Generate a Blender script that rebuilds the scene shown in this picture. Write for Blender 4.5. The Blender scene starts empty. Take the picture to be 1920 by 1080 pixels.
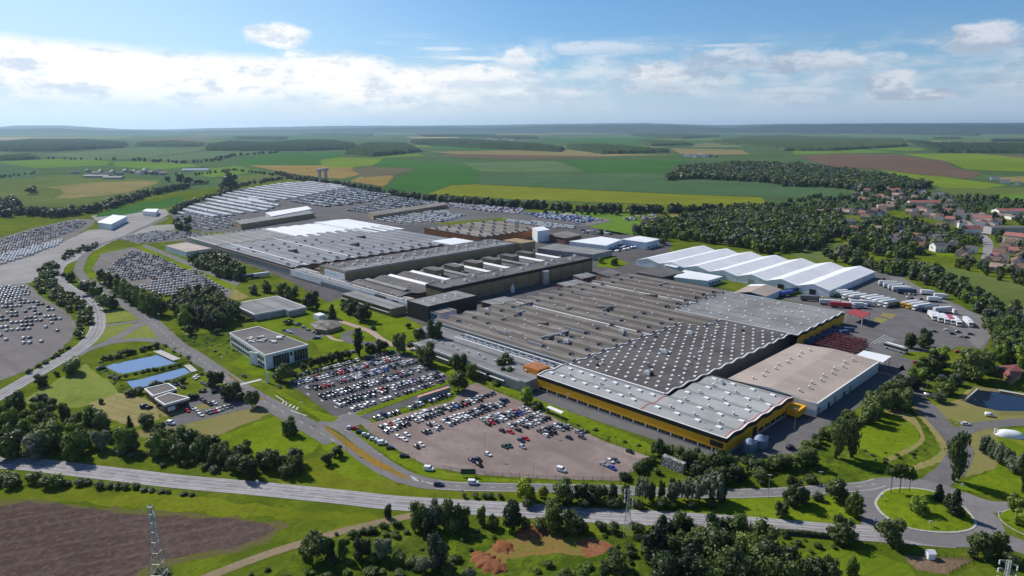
import bpy, math, random
import numpy as np
from mathutils import Vector
random.seed(7); RNG = np.random.default_rng(7)
SC = bpy.context.scene; COL = SC.collection
# ---------------------------------------------------------------- camera
F_PX, HOR_Y, CAM_H = 1300.0, 238.0, 120.0
TILT = math.atan((540 - HOR_Y) / F_PX)
cd = bpy.data.cameras.new('camera'); cam = bpy.data.objects.new('camera', cd); COL.objects.link(cam)
cam.location = (0, 0, CAM_H); cam.rotation_euler = (math.pi / 2 - TILT, 0, 0)
cd.sensor_width = 36.0; cd.lens = 36.0 * F_PX / 1920.0; cd.clip_start = 1.0; cd.clip_end = 80000
SC.camera = cam
SC.view_settings.view_transform = 'Standard'; SC.view_settings.look = 'None'
SC.view_settings.exposure = 0.2; SC.view_settings.gamma = 1.0
SC.cycles.use_denoising = True
SC.cycles.max_bounces = 6; SC.cycles.volume_bounces = 0
# ---------------------------------------------------------------- sun + sky
SUN_AZ = math.radians(139.0)     # direction towards the sun, counter-clockwise from +X
SUN_EL = math.radians(41.0)
sd = bpy.data.lights.new('sun', 'SUN'); sun = bpy.data.objects.new('sun', sd); COL.objects.link(sun)
sd.energy = 5.0; sd.angle = math.radians(0.5); sd.color = (1.0, 0.95, 0.87)
to_sun = Vector((math.cos(SUN_AZ) * math.cos(SUN_EL), math.sin(SUN_AZ) * math.cos(SUN_EL), math.sin(SUN_EL)))
sun.rotation_euler = (-to_sun).to_track_quat('-Z', 'Y').to_euler(); sun.location = (0, 0, 300)

class S:
    """A shader value with arithmetic: builds Math nodes."""
    def __init__(s, nt, sock): s.nt, s.k = nt, sock
    def _m(s, op, *a, clamp=False):
        n = s.nt.nodes.new('ShaderNodeMath'); n.operation = op; n.use_clamp = clamp
        for i, v in enumerate((s,) + a):
            if isinstance(v, S): s.nt.links.new(v.k, n.inputs[i])
            else: n.inputs[i].default_value = v
        return S(s.nt, n.outputs[0])
    def __add__(s, o): return s._m('ADD', o)
    __radd__ = __add__
    def __sub__(s, o): return s._m('SUBTRACT', o)
    def __rsub__(s, o): return (s * -1.0) + o
    def __mul__(s, o): return s._m('MULTIPLY', o)
    __rmul__ = __mul__
    def __truediv__(s, o): return s._m('DIVIDE', o)
    def pw(s, o): return s._m('POWER', o)
    def mx(s, o): return s._m('MAXIMUM', o)
    def mn(s, o): return s._m('MINIMUM', o)
    def at2(s, o): return s._m('ARCTAN2', o)
    def asin(s): return s._m('ARCSINE')
    def sin(s): return s._m('SINE')
    def ab(s): return s._m('ABSOLUTE')
    def fr(s): return s._m('FRACT')
    def step(s, a, b):
        n = s.nt.nodes.new('ShaderNodeMapRange'); n.interpolation_type = 'SMOOTHSTEP'
        s.nt.links.new(s.k, n.inputs[0])
        for i, v in ((1, a), (2, b)):
            if isinstance(v, S): s.nt.links.new(v.k, n.inputs[i])
            else: n.inputs[i].default_value = v
        return S(s.nt, n.outputs[0])
def vec(nt, x, y, z=0.0):
    n = nt.nodes.new('ShaderNodeCombineXYZ')
    for i, v in enumerate((x, y, z)):
        if isinstance(v, S): nt.links.new(v.k, n.inputs[i])
        else: n.inputs[i].default_value = v
    return n.outputs[0]
def noise(nt, v, scale=1.0, detail=6.0, rough=0.55, dist=0.0):
    n = nt.nodes.new('ShaderNodeTexNoise'); n.inputs['Scale'].default_value = scale
    n.inputs['Detail'].default_value = detail; n.inputs['Roughness'].default_value = rough
    n.inputs['Distortion'].default_value = dist
    if v is not None: nt.links.new(v, n.inputs['Vector'])
    return S(nt, n.outputs['Fac'])
def mixc(nt, f, a, b):
    n = nt.nodes.new('ShaderNodeMix'); n.data_type = 'RGBA'; n.clamp_factor = True
    for i, v in ((0, f), (6, a), (7, b)):
        if isinstance(v, S): nt.links.new(v.k, n.inputs[i])
        elif isinstance(v, bpy.types.NodeSocket): nt.links.new(v, n.inputs[i])
        elif isinstance(v, (int, float)): n.inputs[i].default_value = v
        else: n.inputs[i].default_value = tuple(v) + (1.0,)
    return n.outputs[2]

def make_world():
    w = bpy.data.worlds.new('World'); SC.world = w; w.use_nodes = True; nt = w.node_tree; nt.nodes.clear()
    out = nt.nodes.new('ShaderNodeOutputWorld'); bg = nt.nodes.new('ShaderNodeBackground')
    sky = nt.nodes.new('ShaderNodeTexSky'); sky.sky_type = 'NISHITA'; sky.sun_disc = False
    sky.sun_elevation = SUN_EL; sky.sun_rotation = math.pi / 2 - SUN_AZ
    sky.altitude = 300; sky.air_density = 1.0; sky.dust_density = 0.6; sky.ozone_density = 1.6
    tc = nt.nodes.new('ShaderNodeTexCoord'); sp = nt.nodes.new('ShaderNodeSeparateXYZ')
    nt.links.new(tc.outputs['Generated'], sp.inputs[0])
    x, y, z = (S(nt, o) for o in sp.outputs)
    az = x.at2(y); el = z.asin()
    K = 10.0                                   # the sky colours below are in final radiance; Background runs at 0.1
    n1 = noise(nt, vec(nt, az * 9.0, el * 26.0, 0.3), 1.0, 9, 0.6)
    n2 = noise(nt, vec(nt, az * 22.0 + 4.0, el * 58.0, 1.7), 1.0, 9, 0.62)
    n3 = noise(nt, vec(nt, az * 5.0 + 9.0, el * 70.0, 5.1), 1.0, 7, 0.55)   # long thin streaks
    nz = n1 * 0.6 + n2 * 0.4
    n4 = noise(nt, vec(nt, az * 34.0 + 1.0, el * 62.0 + 3.0, 2.2), 1.0, 8, 0.66)
    # bright bank on the left, top edge falling towards the right
    top = 0.101 - (az + 0.61) * 0.036
    b1 = (el + (nz - 0.5) * 0.022).step(top + 0.006, top - 0.014) * (el + (n1 - 0.5) * 0.05).step(0.012, 0.054)
    b1 = b1 * (az + (n1 - 0.5) * 0.5).step(0.08, -0.12) * (1.0 - (n2 * 0.6 + n4 * 0.4).step(0.55, 0.72) * el.step(top - 0.012, top - 0.040) * 0.6)
    # broken layer in the middle and on the right
    lay = n1 * 0.45 + n2 * 0.3 + n3 * 0.25
    b2 = lay.step(0.40, 0.62) * el.step(0.014, 0.05) * (el + (n3 - 0.5) * 0.07).step(0.124, 0.088) * az.step(-0.20, 0.04) * 0.74
    st = n3.step(0.54, 0.68) * el.step(0.06, 0.085) * el.step(0.128, 0.108) * az.step(-0.30, -0.05) * 0.6   # thin streaks
    veil = el.step(0.100, 0.012) * (0.58 + n1 * 0.45)
    cum, low = None, None
    for a_, e, wa, we, am in ((-0.310, 0.116, 0.036, 0.016, .95), (0.575, 0.100, 0.042, 0.017, .9), (0.394, 0.080, 0.085, 0.013, .85), (0.485, 0.050, 0.026, 0.020, .95), (0.505, 0.038, 0.05, 0.008, .9),
                             (0.205, 0.064, 0.070, 0.020, .9), (0.255, 0.058, 0.045, 0.012, .8), (0.01, 0.090, 0.028, 0.015, .8), (-0.05, 0.066, 0.10, 0.016, .9), (0.03, 0.046, 0.09, 0.009, .8), (0.29, 0.086, 0.06, 0.014, .7), (0.14, 0.105, 0.09, 0.010, .55),
                             (-0.25, 0.076, 0.11, 0.020, .95), (-0.12, 0.048, 0.05, 0.007, .8), (-0.20, 0.052, 0.05, 0.007, .8), (0.38, 0.045, 0.05, 0.006, .6), (0.62, 0.048, 0.05, 0.006, .6)):
        q = ((az - a_) * (1.0 / wa)); r = ((el - e) * (1.0 / we)); d = q * q + r * r
        m_ = (d + (nz - 0.5) * 5.0 + (n4 - 0.5) * 2.6).step(1.45, 0.30) * am
        g_ = m_ * (r + (n4 - 0.5) * 2.2).step(0.15, -0.65)
        cum = m_ if cum is None else cum.mx(m_); low = g_ if low is None else low.mx(g_)
    mask = b1.mx(b2).mx(cum).mx(st)
    sh = noise(nt, vec(nt, az * 13.0 + 2.0, el * 40.0 + 0.55, 0.3), 1.0, 8, 0.6)
    lit = (sh + (n4 - 0.5) * 0.7).step(0.33, 0.55)
    right = az.step(-0.15, 0.40)
    dark = (1.0 - lit).mx(low * az.step(-0.33, 0.0))
    white = mixc(nt, right, (1.10 * K, 1.08 * K, 1.05 * K), (0.72 * K, 0.76 * K, 0.83 * K))
    grey = mixc(nt, right, (0.70 * K, 0.79 * K, 0.91 * K), (0.40 * K, 0.48 * K, 0.60 * K))
    ccol = mixc(nt, dark, white, grey)
    hz = mixc(nt, az.step(-0.6, 0.5), (0.78 * K, 0.90 * K, 1.0 * K), (0.50 * K, 0.62 * K, 0.79 * K))
    tint = nt.nodes.new('ShaderNodeMix'); tint.data_type = 'RGBA'; tint.blend_type = 'MULTIPLY'; tint.inputs[0].default_value = 1.0
    nt.links.new(sky.outputs[0], tint.inputs[6]); tint.inputs[7].default_value = (0.56, 0.83, 1.12, 1)
    glow = az.step(0.10, -0.70) * el.step(0.42, 0.05) * 0.85     # the sky grows paler towards the sun
    b = mixc(nt, glow, tint.outputs[2], (0.64 * K, 0.88 * K, 1.0 * K))
    b = mixc(nt, veil, b, hz)
    b = mixc(nt, mask, b, ccol)
    nt.links.new(b, bg.inputs[0]); bg.inputs[1].default_value = 0.087
    nt.links.new(bg.outputs[0], out.inputs[0])
make_world()
# ---------------------------------------------------------------- survey helpers: photo pixel -> point of the place
CT, ST = math.cos(TILT), math.sin(TILT)
def G(px, py, z=0.0):
    u = (px - 960) / F_PX; v = (540 - py) / F_PX
    dy = CT + v * ST; dz = -ST + v * CT
    t = (z - CAM_H) / dz
    return (u * t, dy * t)
def PX(x, y, z=0.0):
    f = y * CT - (z - CAM_H) * ST; up = y * ST + (z - CAM_H) * CT
    return (960 + F_PX * x / f, 540 - F_PX * up / f)
def HG(bx, by, ty):
    g = G(bx, by); lo, hi = 0.0, 110.0
    for _ in range(40):
        m = (lo + hi) / 2
        if PX(g[0], g[1], m)[1] > ty: lo = m
        else: hi = m
    return lo
def PPM(px, py):
    g = G(px, py); return F_PX / (g[1] * CT + CAM_H * ST)     # photo pixels per metre there
# the works stand on one grid: u runs along the yellow front, v away from it
GO = G(1362, 824, 7.0); GA = math.radians(-45.0); CU, SU = math.cos(GA), math.sin(GA)
def UV(px, py, z=0.0):
    x, y = G(px, py, z); x -= GO[0]; y -= GO[1]
    return (x * CU + y * SU, -x * SU + y * CU)
def W(u, v): return (GO[0] + u * CU - v * SU, GO[1] + u * SU + v * CU)
def inpoly(x, y, poly):
    c = False; j = len(poly) - 1
    for i in range(len(poly)):
        (xi, yi), (xj, yj) = poly[i], poly[j]
        if (yi > y) != (yj > y) and x < (xj - xi) * (y - yi) / (yj - yi) + xi: c = not c
        j = i
    return c
# ---------------------------------------------------------------- mesh builder
class MB:
    def __init__(s): s.v, s.f, s.m = [], [], []
    def add(s, vs, fs, mi=0):
        o = len(s.v); s.v += [tuple(p) for p in vs]; s.f += [tuple(i + o for i in f) for f in fs]; s.m += [mi] * len(fs); return s
    def box(s, x0, y0, z0, x1, y1, z1, mi=0, fr=None):
        p = [(x0, y0), (x1, y0), (x1, y1), (x0, y1)]
        if fr: p = [fr(*q) for q in p]
        return s.prism(p, z0, z1, mi)
    def prism(s, p, z0, z1, mi=0, top=None, bottom=False):
        n = len(p); a = sum(p[i][0] * p[(i + 1) % n][1] - p[(i + 1) % n][0] * p[i][1] for i in range(n))
        if a < 0: p = p[::-1]
        zs = z1 if hasattr(z1, '__len__') else [z1] * n
        vs = [(x, y, z0) for x, y in p] + [(p[i][0], p[i][1], zs[i]) for i in range(n)]
        s.add(vs, [(i, (i + 1) % n, n + (i + 1) % n, n + i) for i in range(n)], mi)
        o = len(s.v) - 2 * n
        s.f.append(tuple(o + n + i for i in range(n))); s.m.append(mi if top is None else top)
        if bottom: s.f.append(tuple(o + n - 1 - i for i in range(n))); s.m.append(mi)
        return s
    def tube(s, a, b, r, n=6, r2=None, mi=0, cap=True):
        a, b = Vector(a), Vector(b); d = (b - a).normalized(); r2 = r if r2 is None else r2
        e = d.orthogonal().normalized(); g = d.cross(e); vs = []
        for q, rr in ((a, r), (b, r2)):
            for k in range(n):
                t = 2 * math.pi * k / n; vs.append(q + e * (math.cos(t) * rr) + g * (math.sin(t) * rr))
        fs = [(k, (k + 1) % n, n + (k + 1) % n, n + k) for k in range(n)]
        if cap: fs += [tuple(range(n - 1, -1, -1)), tuple(range(n, 2 * n))]
        return s.add(vs, fs, mi)
    def lathe(s, c, prof, n=14, mi=0):
        vs = []
        for r, z in prof:
            for k in range(n):
                t = 2 * math.pi * k / n; vs.append((c[0] + r * math.cos(t), c[1] + r * math.sin(t), c[2] + z))
        fs = [(j * n + k, j * n + (k + 1) % n, (j + 1) * n + (k + 1) % n, (j + 1) * n + k) for j in range(len(prof) - 1) for k in range(n)]
        fs.append(tuple((len(prof) - 1) * n + k for k in range(n)))
        return s.add(vs, fs, mi)
    def mesh(s, name, mats, off=(0, 0, 0), smooth=False):
        me = bpy.data.meshes.new(name)
        v = np.array(s.v, dtype=np.float64).reshape(-1, 3) - np.array(off)
        me.from_pydata(v.tolist(), [], s.f)
        for m in (mats if isinstance(mats, (list, tuple)) else [mats]): me.materials.append(m)
        if len(s.f): me.polygons.foreach_set('material_index', s.m)
        if smooth: me.polygons.foreach_set('use_smooth', [True] * len(s.f))
        me.update(); return me
    def build(s, name, mats, parent=None, smooth=False):
        off = parent_world(parent) if parent is not None else (0, 0, 0)
        return link(name, s.mesh(name, mats, off, smooth), parent)
def parent_world(p):
    l = Vector((0, 0, 0))
    while p is not None: l = l + p.location; p = p.parent
    return tuple(l)
def link(name, me, parent=None):
    o = bpy.data.objects.new(name, me); COL.objects.link(o)
    if parent is not None: o.parent = parent
    return o
def tag(o, label=None, cat=None, group=None, kind=None):
    if label: o['label'] = label
    if cat: o['category'] = cat
    if group: o['group'] = group
    if kind: o['kind'] = kind
    return o
def thing(name, label, cat, loc, group=None, rz=0.0):
    o = bpy.data.objects.new(name, None); COL.objects.link(o); o.empty_display_size = 1.0
    o.location = (loc[0], loc[1], loc[2] if len(loc) > 2 else 0.0); o.rotation_euler = (0, 0, rz)
    return tag(o, label, cat, group)
def big_mesh(name, V, Fc, mi=None, mats=()):
    """numpy arrays -> mesh; Fc is (n,3) or (n,4)."""
    me = bpy.data.meshes.new(name); k = Fc.shape[1]
    me.vertices.add(len(V)); me.vertices.foreach_set('co', V.astype(np.float32).ravel())
    me.loops.add(Fc.size); me.loops.foreach_set('vertex_index', Fc.astype(np.int32).ravel())
    me.polygons.add(len(Fc)); me.polygons.foreach_set('loop_start', np.arange(0, Fc.size, k, dtype=np.int32))
    me.polygons.foreach_set('loop_total', np.full(len(Fc), k, dtype=np.int32))
    for m in mats: me.materials.append(m)
    if mi is not None: me.polygons.foreach_set('material_index', mi.astype(np.int32))
    me.update(calc_edges=True); me.validate(); return me
ORD = ('zeroth first second third fourth fifth sixth seventh eighth ninth tenth eleventh twelfth thirteenth fourteenth fifteenth '
       'sixteenth seventeenth eighteenth nineteenth').split()
TENS = {2: 'twent', 3: 'thirt', 4: 'fort', 5: 'fift', 6: 'sixt', 7: 'sevent', 8: 'eight', 9: 'ninet'}
def ordinal(n):
    if n < 20: return ORD[n]
    t, r = divmod(n, 10)
    return TENS[t] + ('ieth' if r == 0 else 'y-' + ORD[r])
# ---------------------------------------------------------------- materials
def mat(name, rough=0.8, spec=0.3, metal=0.0):
    m = bpy.data.materials.new(name); m.use_nodes = True; nt = m.node_tree; b = nt.nodes['Principled BSDF']
    b.inputs['Roughness'].default_value = rough; b.inputs['Specular IOR Level'].default_value = spec; b.inputs['Metallic'].default_value = metal
    return m, nt, b
def coords(nt, kind='Object'):
    return nt.nodes.new('ShaderNodeTexCoord').outputs[kind]
def flat(name, c, rough=0.7, spec=0.3, metal=0.0, var=0.12, scale=0.6):
    """one colour with a little weathering"""
    m, nt, b = mat(name, rough, spec, metal); co = coords(nt)
    n = noise(nt, co, scale, 5, 0.6)
    c0 = tuple(x * (1 - var) for x in c); c1 = tuple(min(1, x * (1 + var)) for x in c)
    nt.links.new(mixc(nt, n.step(0.3, 0.7), c0, c1), b.inputs['Base Color']); return m
def ground_mat(name, cols, scales=(0.004, 0.03, 0.35), rough=0.95, stripe=None, bump=0.0, contrast=1.0, warp=0.0, dry=None):
    """cols: three colours; three noises of growing frequency; stripe=(angle, spacing, strength)"""
    m, nt, b = mat(name, rough, 0.0); co = nt.nodes.new('ShaderNodeNewGeometry').outputs['Position']
    a = noise(nt, co, scales[0], 4, 0.55); d = noise(nt, co, scales[1], 6, 0.62, warp); e = noise(nt, co, scales[2], 4, 0.65)
    f1 = (a * 0.45 + d * 0.55).step(0.5 - 0.16 / contrast, 0.5 + 0.16 / contrast)
    c = mixc(nt, f1, cols[0], cols[1])
    c = mixc(nt, e.step(0.42, 0.75) * 0.65, c, cols[2])
    if stripe:
        ang, gap, amt = stripe
        sp = nt.nodes.new('ShaderNodeSeparateXYZ'); nt.links.new(co, sp.inputs[0]); x, y = S(nt, sp.outputs[0]), S(nt, sp.outputs[1])
        t = x * math.cos(ang) + y * math.sin(ang) + (d - 0.5) * gap * 0.25
        wv = (t * (2 * math.pi / gap)).sin()
        c = mixc(nt, wv.step(0.55, 1.0) * amt, c, cols[2] if amt > 0 else cols[0])
        if amt > 0.3: c = mixc(nt, (t * (2 * math.pi / (gap * 5.3))).sin().step(0.0, 1.0) * 0.35, c, cols[0])
    if dry:      # parched and clovery patches
        p1 = noise(nt, co, 0.028, 6, 0.65, 0.6); p2 = noise(nt, co, 0.11, 5, 0.7)
        c = mixc(nt, (p1 * 0.6 + p2 * 0.4).step(0.53, 0.66) * 0.55, c, dry)
        c = mixc(nt, (p1 * 0.5 + p2 * 0.5).step(0.46, 0.36) * 0.45, c, tuple(x * 0.62 for x in cols[0]))
    nt.links.new(c, b.inputs['Base Color'])
    if bump:
        bp = nt.nodes.new('ShaderNodeBump'); bp.inputs['Strength'].default_value = bump; bp.inputs['Distance'].default_value = 0.6
        nt.links.new((d * 0.4 + e).k, bp.inputs['Height']); nt.links.new(bp.outputs[0], b.inputs['Normal'])
    return m
M = {}
# ================================================================ THE GROUND
R_ = math.radians
M['grass'] = ground_mat('grass', ((0.068, 0.100, 0.009), (0.128, 0.160, 0.014), (0.046, 0.070, 0.008)), (0.008, 0.06, 0.45), bump=0.8, contrast=1.4, dry=(0.150, 0.145, 0.030))
M['lawn'] = ground_mat('lawn', ((0.092, 0.140, 0.007), (0.150, 0.200, 0.012), (0.062, 0.095, 0.008)), (0.012, 0.07, 0.5), bump=0.6, contrast=1.3, dry=(0.185, 0.190, 0.030))
M['pale'] = ground_mat('pale_meadow', ((0.150, 0.185, 0.040), (0.195, 0.225, 0.050), (0.115, 0.140, 0.036)), (0.015, 0.08, 0.5), bump=0.6, contrast=1.2, dry=(0.21, 0.20, 0.07))
M['mown'] = ground_mat('mown_stripes', ((0.085, 0.135, 0.008), (0.130, 0.180, 0.012), (0.060, 0.100, 0.008)), (0.015, 0.08, 0.5), stripe=(R_(118), 4.4, 0.5), bump=0.5)
M['rough'] = ground_mat('rough_grass', ((0.040, 0.068, 0.008), (0.108, 0.152, 0.013), (0.022, 0.042, 0.007)), (0.02, 0.13, 0.42), bump=1.2, contrast=1.7, dry=(0.150, 0.150, 0.040))
M['verge'] = ground_mat('verge', ((0.086, 0.112, 0.008), (0.138, 0.166, 0.012), (0.098, 0.092, 0.018)), (0.012, 0.07, 0.5), bump=0.7, contrast=1.3, dry=(0.165, 0.150, 0.030))
M['dry'] = ground_mat('dry_grass', ((0.25, 0.205, 0.085), (0.20, 0.19, 0.065), (0.15, 0.14, 0.05)), (0.02, 0.08, 0.5), stripe=(R_(20), 5.0, 0.25), bump=0.3)
M['hay'] = ground_mat('mown_hay', ((0.27, 0.225, 0.105), (0.23, 0.20, 0.09), (0.15, 0.15, 0.055)), (0.02, 0.08, 0.5), stripe=(R_(62), 4.2, 0.5), bump=0.3)
M['tan'] = ground_mat('tan_grass', ((0.20, 0.165, 0.070), (0.155, 0.16, 0.045), (0.23, 0.19, 0.10)), (0.02, 0.06, 0.4), bump=0.3)
M['brown'] = ground_mat('ploughed_soil', ((0.062, 0.042, 0.035), (0.086, 0.061, 0.052), (0.140, 0.105, 0.092)), (0.012, 0.07, 0.5), stripe=(R_(112), 7.0, 0.26), bump=1.0, contrast=1.1, warp=1.0)
M['browngrass'] = ground_mat('soil_edge', ((0.092, 0.095, 0.022), (0.115, 0.090, 0.050), (0.090, 0.125, 0.014)), (0.02, 0.15, 0.7), bump=0.6)
M['clay'] = ground_mat('red_clay', ((0.20, 0.075, 0.035), (0.26, 0.125, 0.065), (0.13, 0.05, 0.025)), (0.03, 0.14, 0.8), bump=0.9)
M['claygrass'] = ground_mat('clay_grass', ((0.23, 0.125, 0.055), (0.125, 0.135, 0.020), (0.11, 0.15, 0.016)), (0.03, 0.10, 0.6), bump=0.6)
M['orange'] = ground_mat('ochre_gravel', ((0.27, 0.155, 0.030), (0.17, 0.125, 0.030), (0.12, 0.11, 0.025)), (0.02, 0.10, 0.6))
M['sand'] = ground_mat('packed_gravel', ((0.190, 0.148, 0.134), (0.275, 0.222, 0.204), (0.160, 0.126, 0.114)), (0.018, 0.05, 0.35), stripe=(R_(45), 15.0, 0.38), warp=0.8, contrast=1.3)
M['asphalt'] = ground_mat('asphalt', ((0.110, 0.106, 0.106), (0.150, 0.145, 0.145), (0.090, 0.087, 0.088)), (0.02, 0.12, 0.6))
M['asphaltd'] = ground_mat('dark_asphalt', ((0.085, 0.080, 0.082), (0.125, 0.118, 0.120), (0.070, 0.066, 0.068)), (0.02, 0.10, 0.5))
M['road'] = ground_mat('worn_road', ((0.195, 0.185, 0.190), (0.285, 0.270, 0.273), (0.165, 0.156, 0.158)), (0.03, 0.16, 0.5), contrast=1.2)
M['roadm'] = ground_mat('site_road', ((0.150, 0.142, 0.142), (0.200, 0.190, 0.188), (0.130, 0.124, 0.124)), (0.02, 0.10, 0.5))
M['gravel'] = ground_mat('grey_gravel', ((0.155, 0.142, 0.138), (0.205, 0.190, 0.182), (0.120, 0.108, 0.104)), (0.01, 0.05, 0.5), stripe=(R_(50), 18.0, 0.35))
M['apron'] = ground_mat('pale_apron', ((0.250, 0.238, 0.230), (0.330, 0.315, 0.305), (0.210, 0.195, 0.188)), (0.008, 0.04, 0.3), stripe=(R_(130), 30.0, 0.25))
M['track'] = ground_mat('dirt_track', ((0.250, 0.190, 0.130), (0.190, 0.150, 0.095), (0.140, 0.130, 0.055)), (0.03, 0.15, 0.8))
M['paver'] = flat('pink_paving', (0.33, 0.24, 0.19), 0.9)
M['line'] = flat('road_paint', (0.42, 0.42, 0.41), 0.7, var=0.2, scale=1.5)
M['wear'] = ground_mat('tyre_polished_road', ((0.29, 0.275, 0.278), (0.37, 0.355, 0.355), (0.24, 0.23, 0.23)), (0.03, 0.16, 0.5))
M['kerb'] = flat('kerb_concrete', (0.36, 0.35, 0.33), 0.85, var=0.25, scale=1.2)
M['water'], _nt, _b = mat('pond_water', 0.06, 0.5); _b.inputs['Base Color'].default_value = (0.135, 0.205, 0.350, 1)
_bp = _nt.nodes.new('ShaderNodeBump'); _bp.inputs['Strength'].default_value = 0.05
_nt.links.new(noise(_nt, coords(_nt), 0.8, 4).k, _bp.inputs['Height']); _nt.links.new(_bp.outputs[0], _b.inputs['Normal'])
M['dwater'], _nt, _b = mat('dark_pond_water', 0.05, 0.3); _b.inputs['Base Color'].default_value = (0.010, 0.017, 0.032, 1)

def fmat(n, c, k=1.0, stripe=None, var=0.16):
    c = tuple(x * k for x in c); lo = tuple(x * (1 - var) for x in c); hi = tuple(x * (1 + var) for x in c); dk = tuple(x * (1 - 1.8 * var) for x in c)
    return ground_mat(n, (lo, hi, dk), (0.0016, 0.008, 0.07), stripe=stripe)
M['f_far'] = fmat('farmland', (0.062, 0.105, 0.040), var=0.22)
M['f_green'] = fmat('green_crop', (0.045, 0.120, 0.026), stripe=(R_(62), 26.0, 0.35))
M['f_dull'] = fmat('grey_green_crop', (0.062, 0.112, 0.050), stripe=(R_(80), 30.0, 0.15))
M['f_pale'] = fmat('pale_crop', (0.088, 0.138, 0.060))
M['f_lime'] = fmat('lime_crop', (0.128, 0.185, 0.020), stripe=(R_(85), 34.0, 0.15))
M['f_yellow'] = fmat('yellow_meadow', (0.155, 0.175, 0.020), stripe=(R_(88), 45.0, 0.15))
M['f_bright'] = fmat('bright_meadow', (0.100, 0.175, 0.025))
M['f_olive'] = fmat('olive_pasture', (0.098, 0.130, 0.036))
M['f_tan'] = fmat('tan_stubble', (0.195, 0.165, 0.070))
M['f_hay'] = fmat('pale_stubble', (0.27, 0.235, 0.115))
M['f_ochre'] = fmat('ochre_crop', (0.225, 0.165, 0.055))
M['f_brown'] = fmat('brown_field', (0.120, 0.080, 0.055))
M['f_mauve'] = fmat('mauve_field', (0.115, 0.105, 0.062))

def smooth_closed(p, n=4):
    out = []; N = len(p)
    for i in range(N):
        a, b, c, d = p[i - 1], p[i], p[(i + 1) % N], p[(i + 2) % N]
        for k in range(n):
            t = k / n
            out.append(tuple(0.5 * (2 * b[j] + (c[j] - a[j]) * t + (2 * a[j] - 5 * b[j] + 4 * c[j] - d[j]) * t * t + (3 * b[j] - a[j] - 3 * c[j] + d[j]) * t ** 3) for j in (0, 1)))
    return out
def smooth_open(p, n=6):
    q = [tuple(2 * p[0][j] - p[1][j] for j in (0, 1))] + list(p) + [tuple(2 * p[-1][j] - p[-2][j] for j in (0, 1))]; out = []
    for i in range(1, len(q) - 2):
        a, b, c, d = q[i - 1], q[i], q[i + 1], q[i + 2]
        for k in range(n):
            t = k / n
            out.append(tuple(0.5 * (2 * b[j] + (c[j] - a[j]) * t + (2 * a[j] - 5 * b[j] + 4 * c[j] - d[j]) * t * t + (3 * b[j] - a[j] - 3 * c[j] + d[j]) * t ** 3) for j in (0, 1)))
    return out + [tuple(p[-1])]
def ragged(p, step, amp, rnd):
    out = []; N = len(p)
    for i in range(N):
        a, b = p[i], p[(i + 1) % N]; d = math.dist(a, b); n = max(1, min(60, int(d / step)))
        for k in range(n):
            t = k / n; out.append((a[0] + (b[0] - a[0]) * t + rnd.uniform(-amp, amp), a[1] + (b[1] - a[1]) * t + rnd.uniform(-amp, amp)))
    return out
_pr = random.Random(3)
def patch(name, px, m, z, sm=False, rag=0.0, world=False):
    p = px if world else [G(*q) for q in px]
    if sm: p = smooth_closed(p)
    if rag: p = ragged(p, rag * 3, rag, _pr)
    b = MB(); b.add([(x, y, z) for x, y in p], [tuple(range(len(p)))])
    if sum(p[i][0] * p[(i + 1) % len(p)][1] - p[(i + 1) % len(p)][0] * p[i][1] for i in range(len(p))) < 0: b.f[0] = b.f[0][::-1]
    return tag(b.build(name, m), kind='structure')
def ribbon(p, w, z, off=0.0, ww=None):
    """quads along a world polyline"""
    b = MB(); n = len(p); L = []
    for i in range(n):
        a = p[max(0, i - 1)]; c = p[min(n - 1, i + 1)]; dx, dy = c[0] - a[0], c[1] - a[1]; d = math.hypot(dx, dy) or 1
        nx, ny = -dy / d, dx / d; wi = w if ww is None else ww[0] + (ww[1] - ww[0]) * i / (n - 1)
        L += [(p[i][0] + nx * (off + wi / 2), p[i][1] + ny * (off + wi / 2), z), (p[i][0] + nx * (off - wi / 2), p[i][1] + ny * (off - wi / 2), z)]
    b.add(L, [(2 * i + 1, 2 * i + 3, 2 * i + 2, 2 * i) for i in range(n - 1)]); return b
def road(name, px, w, m, z, dash=None, edge=False, ww=None, sm=True, wear=()):
    p = [G(*q) for q in px]
    if sm: p = smooth_open(p, 8)
    tag(ribbon(p, w, z, ww=ww).build(name, m), kind='structure')
    if wear:
        b = MB()
        for o in wear: r = ribbon(p, 0.75, z + 0.006, o); b.add(r.v, r.f)
        tag(b.build(name + '_wheel_track', M['wear']), kind='structure')
    if edge:
        b = MB()
        for s in (-1, 1):
            r = ribbon(p, 0.22, z + 0.012, s * (w / 2 - 0.45)); b.add(r.v, r.f)
        tag(b.build(name + '_edge_line', M['line']), kind='structure')
    if dash:
        b = MB(); acc = 0.0; on, gap = dash
        for i in range(len(p) - 1):
            a, c = p[i], p[i + 1]; d = math.dist(a, c); t = 0.0
            while t < d:
                ph = acc % (on + gap); run = (on - ph) if ph < on else (on + gap - ph); e = min(d, t + run)
                if ph < on and e - t > 0.05:
                    q = [(a[0] + (c[0] - a[0]) * k / d, a[1] + (c[1] - a[1]) * k / d) for k in (t, e)]
                    r = ribbon(q, 0.2, z + 0.012); b.add(r.v, r.f)
                acc += e - t + 1e-6; t = e + 1e-6
        if b.f: tag(b.build(name + '_centre_line', M['line']), kind='structure')
    return p

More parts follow.
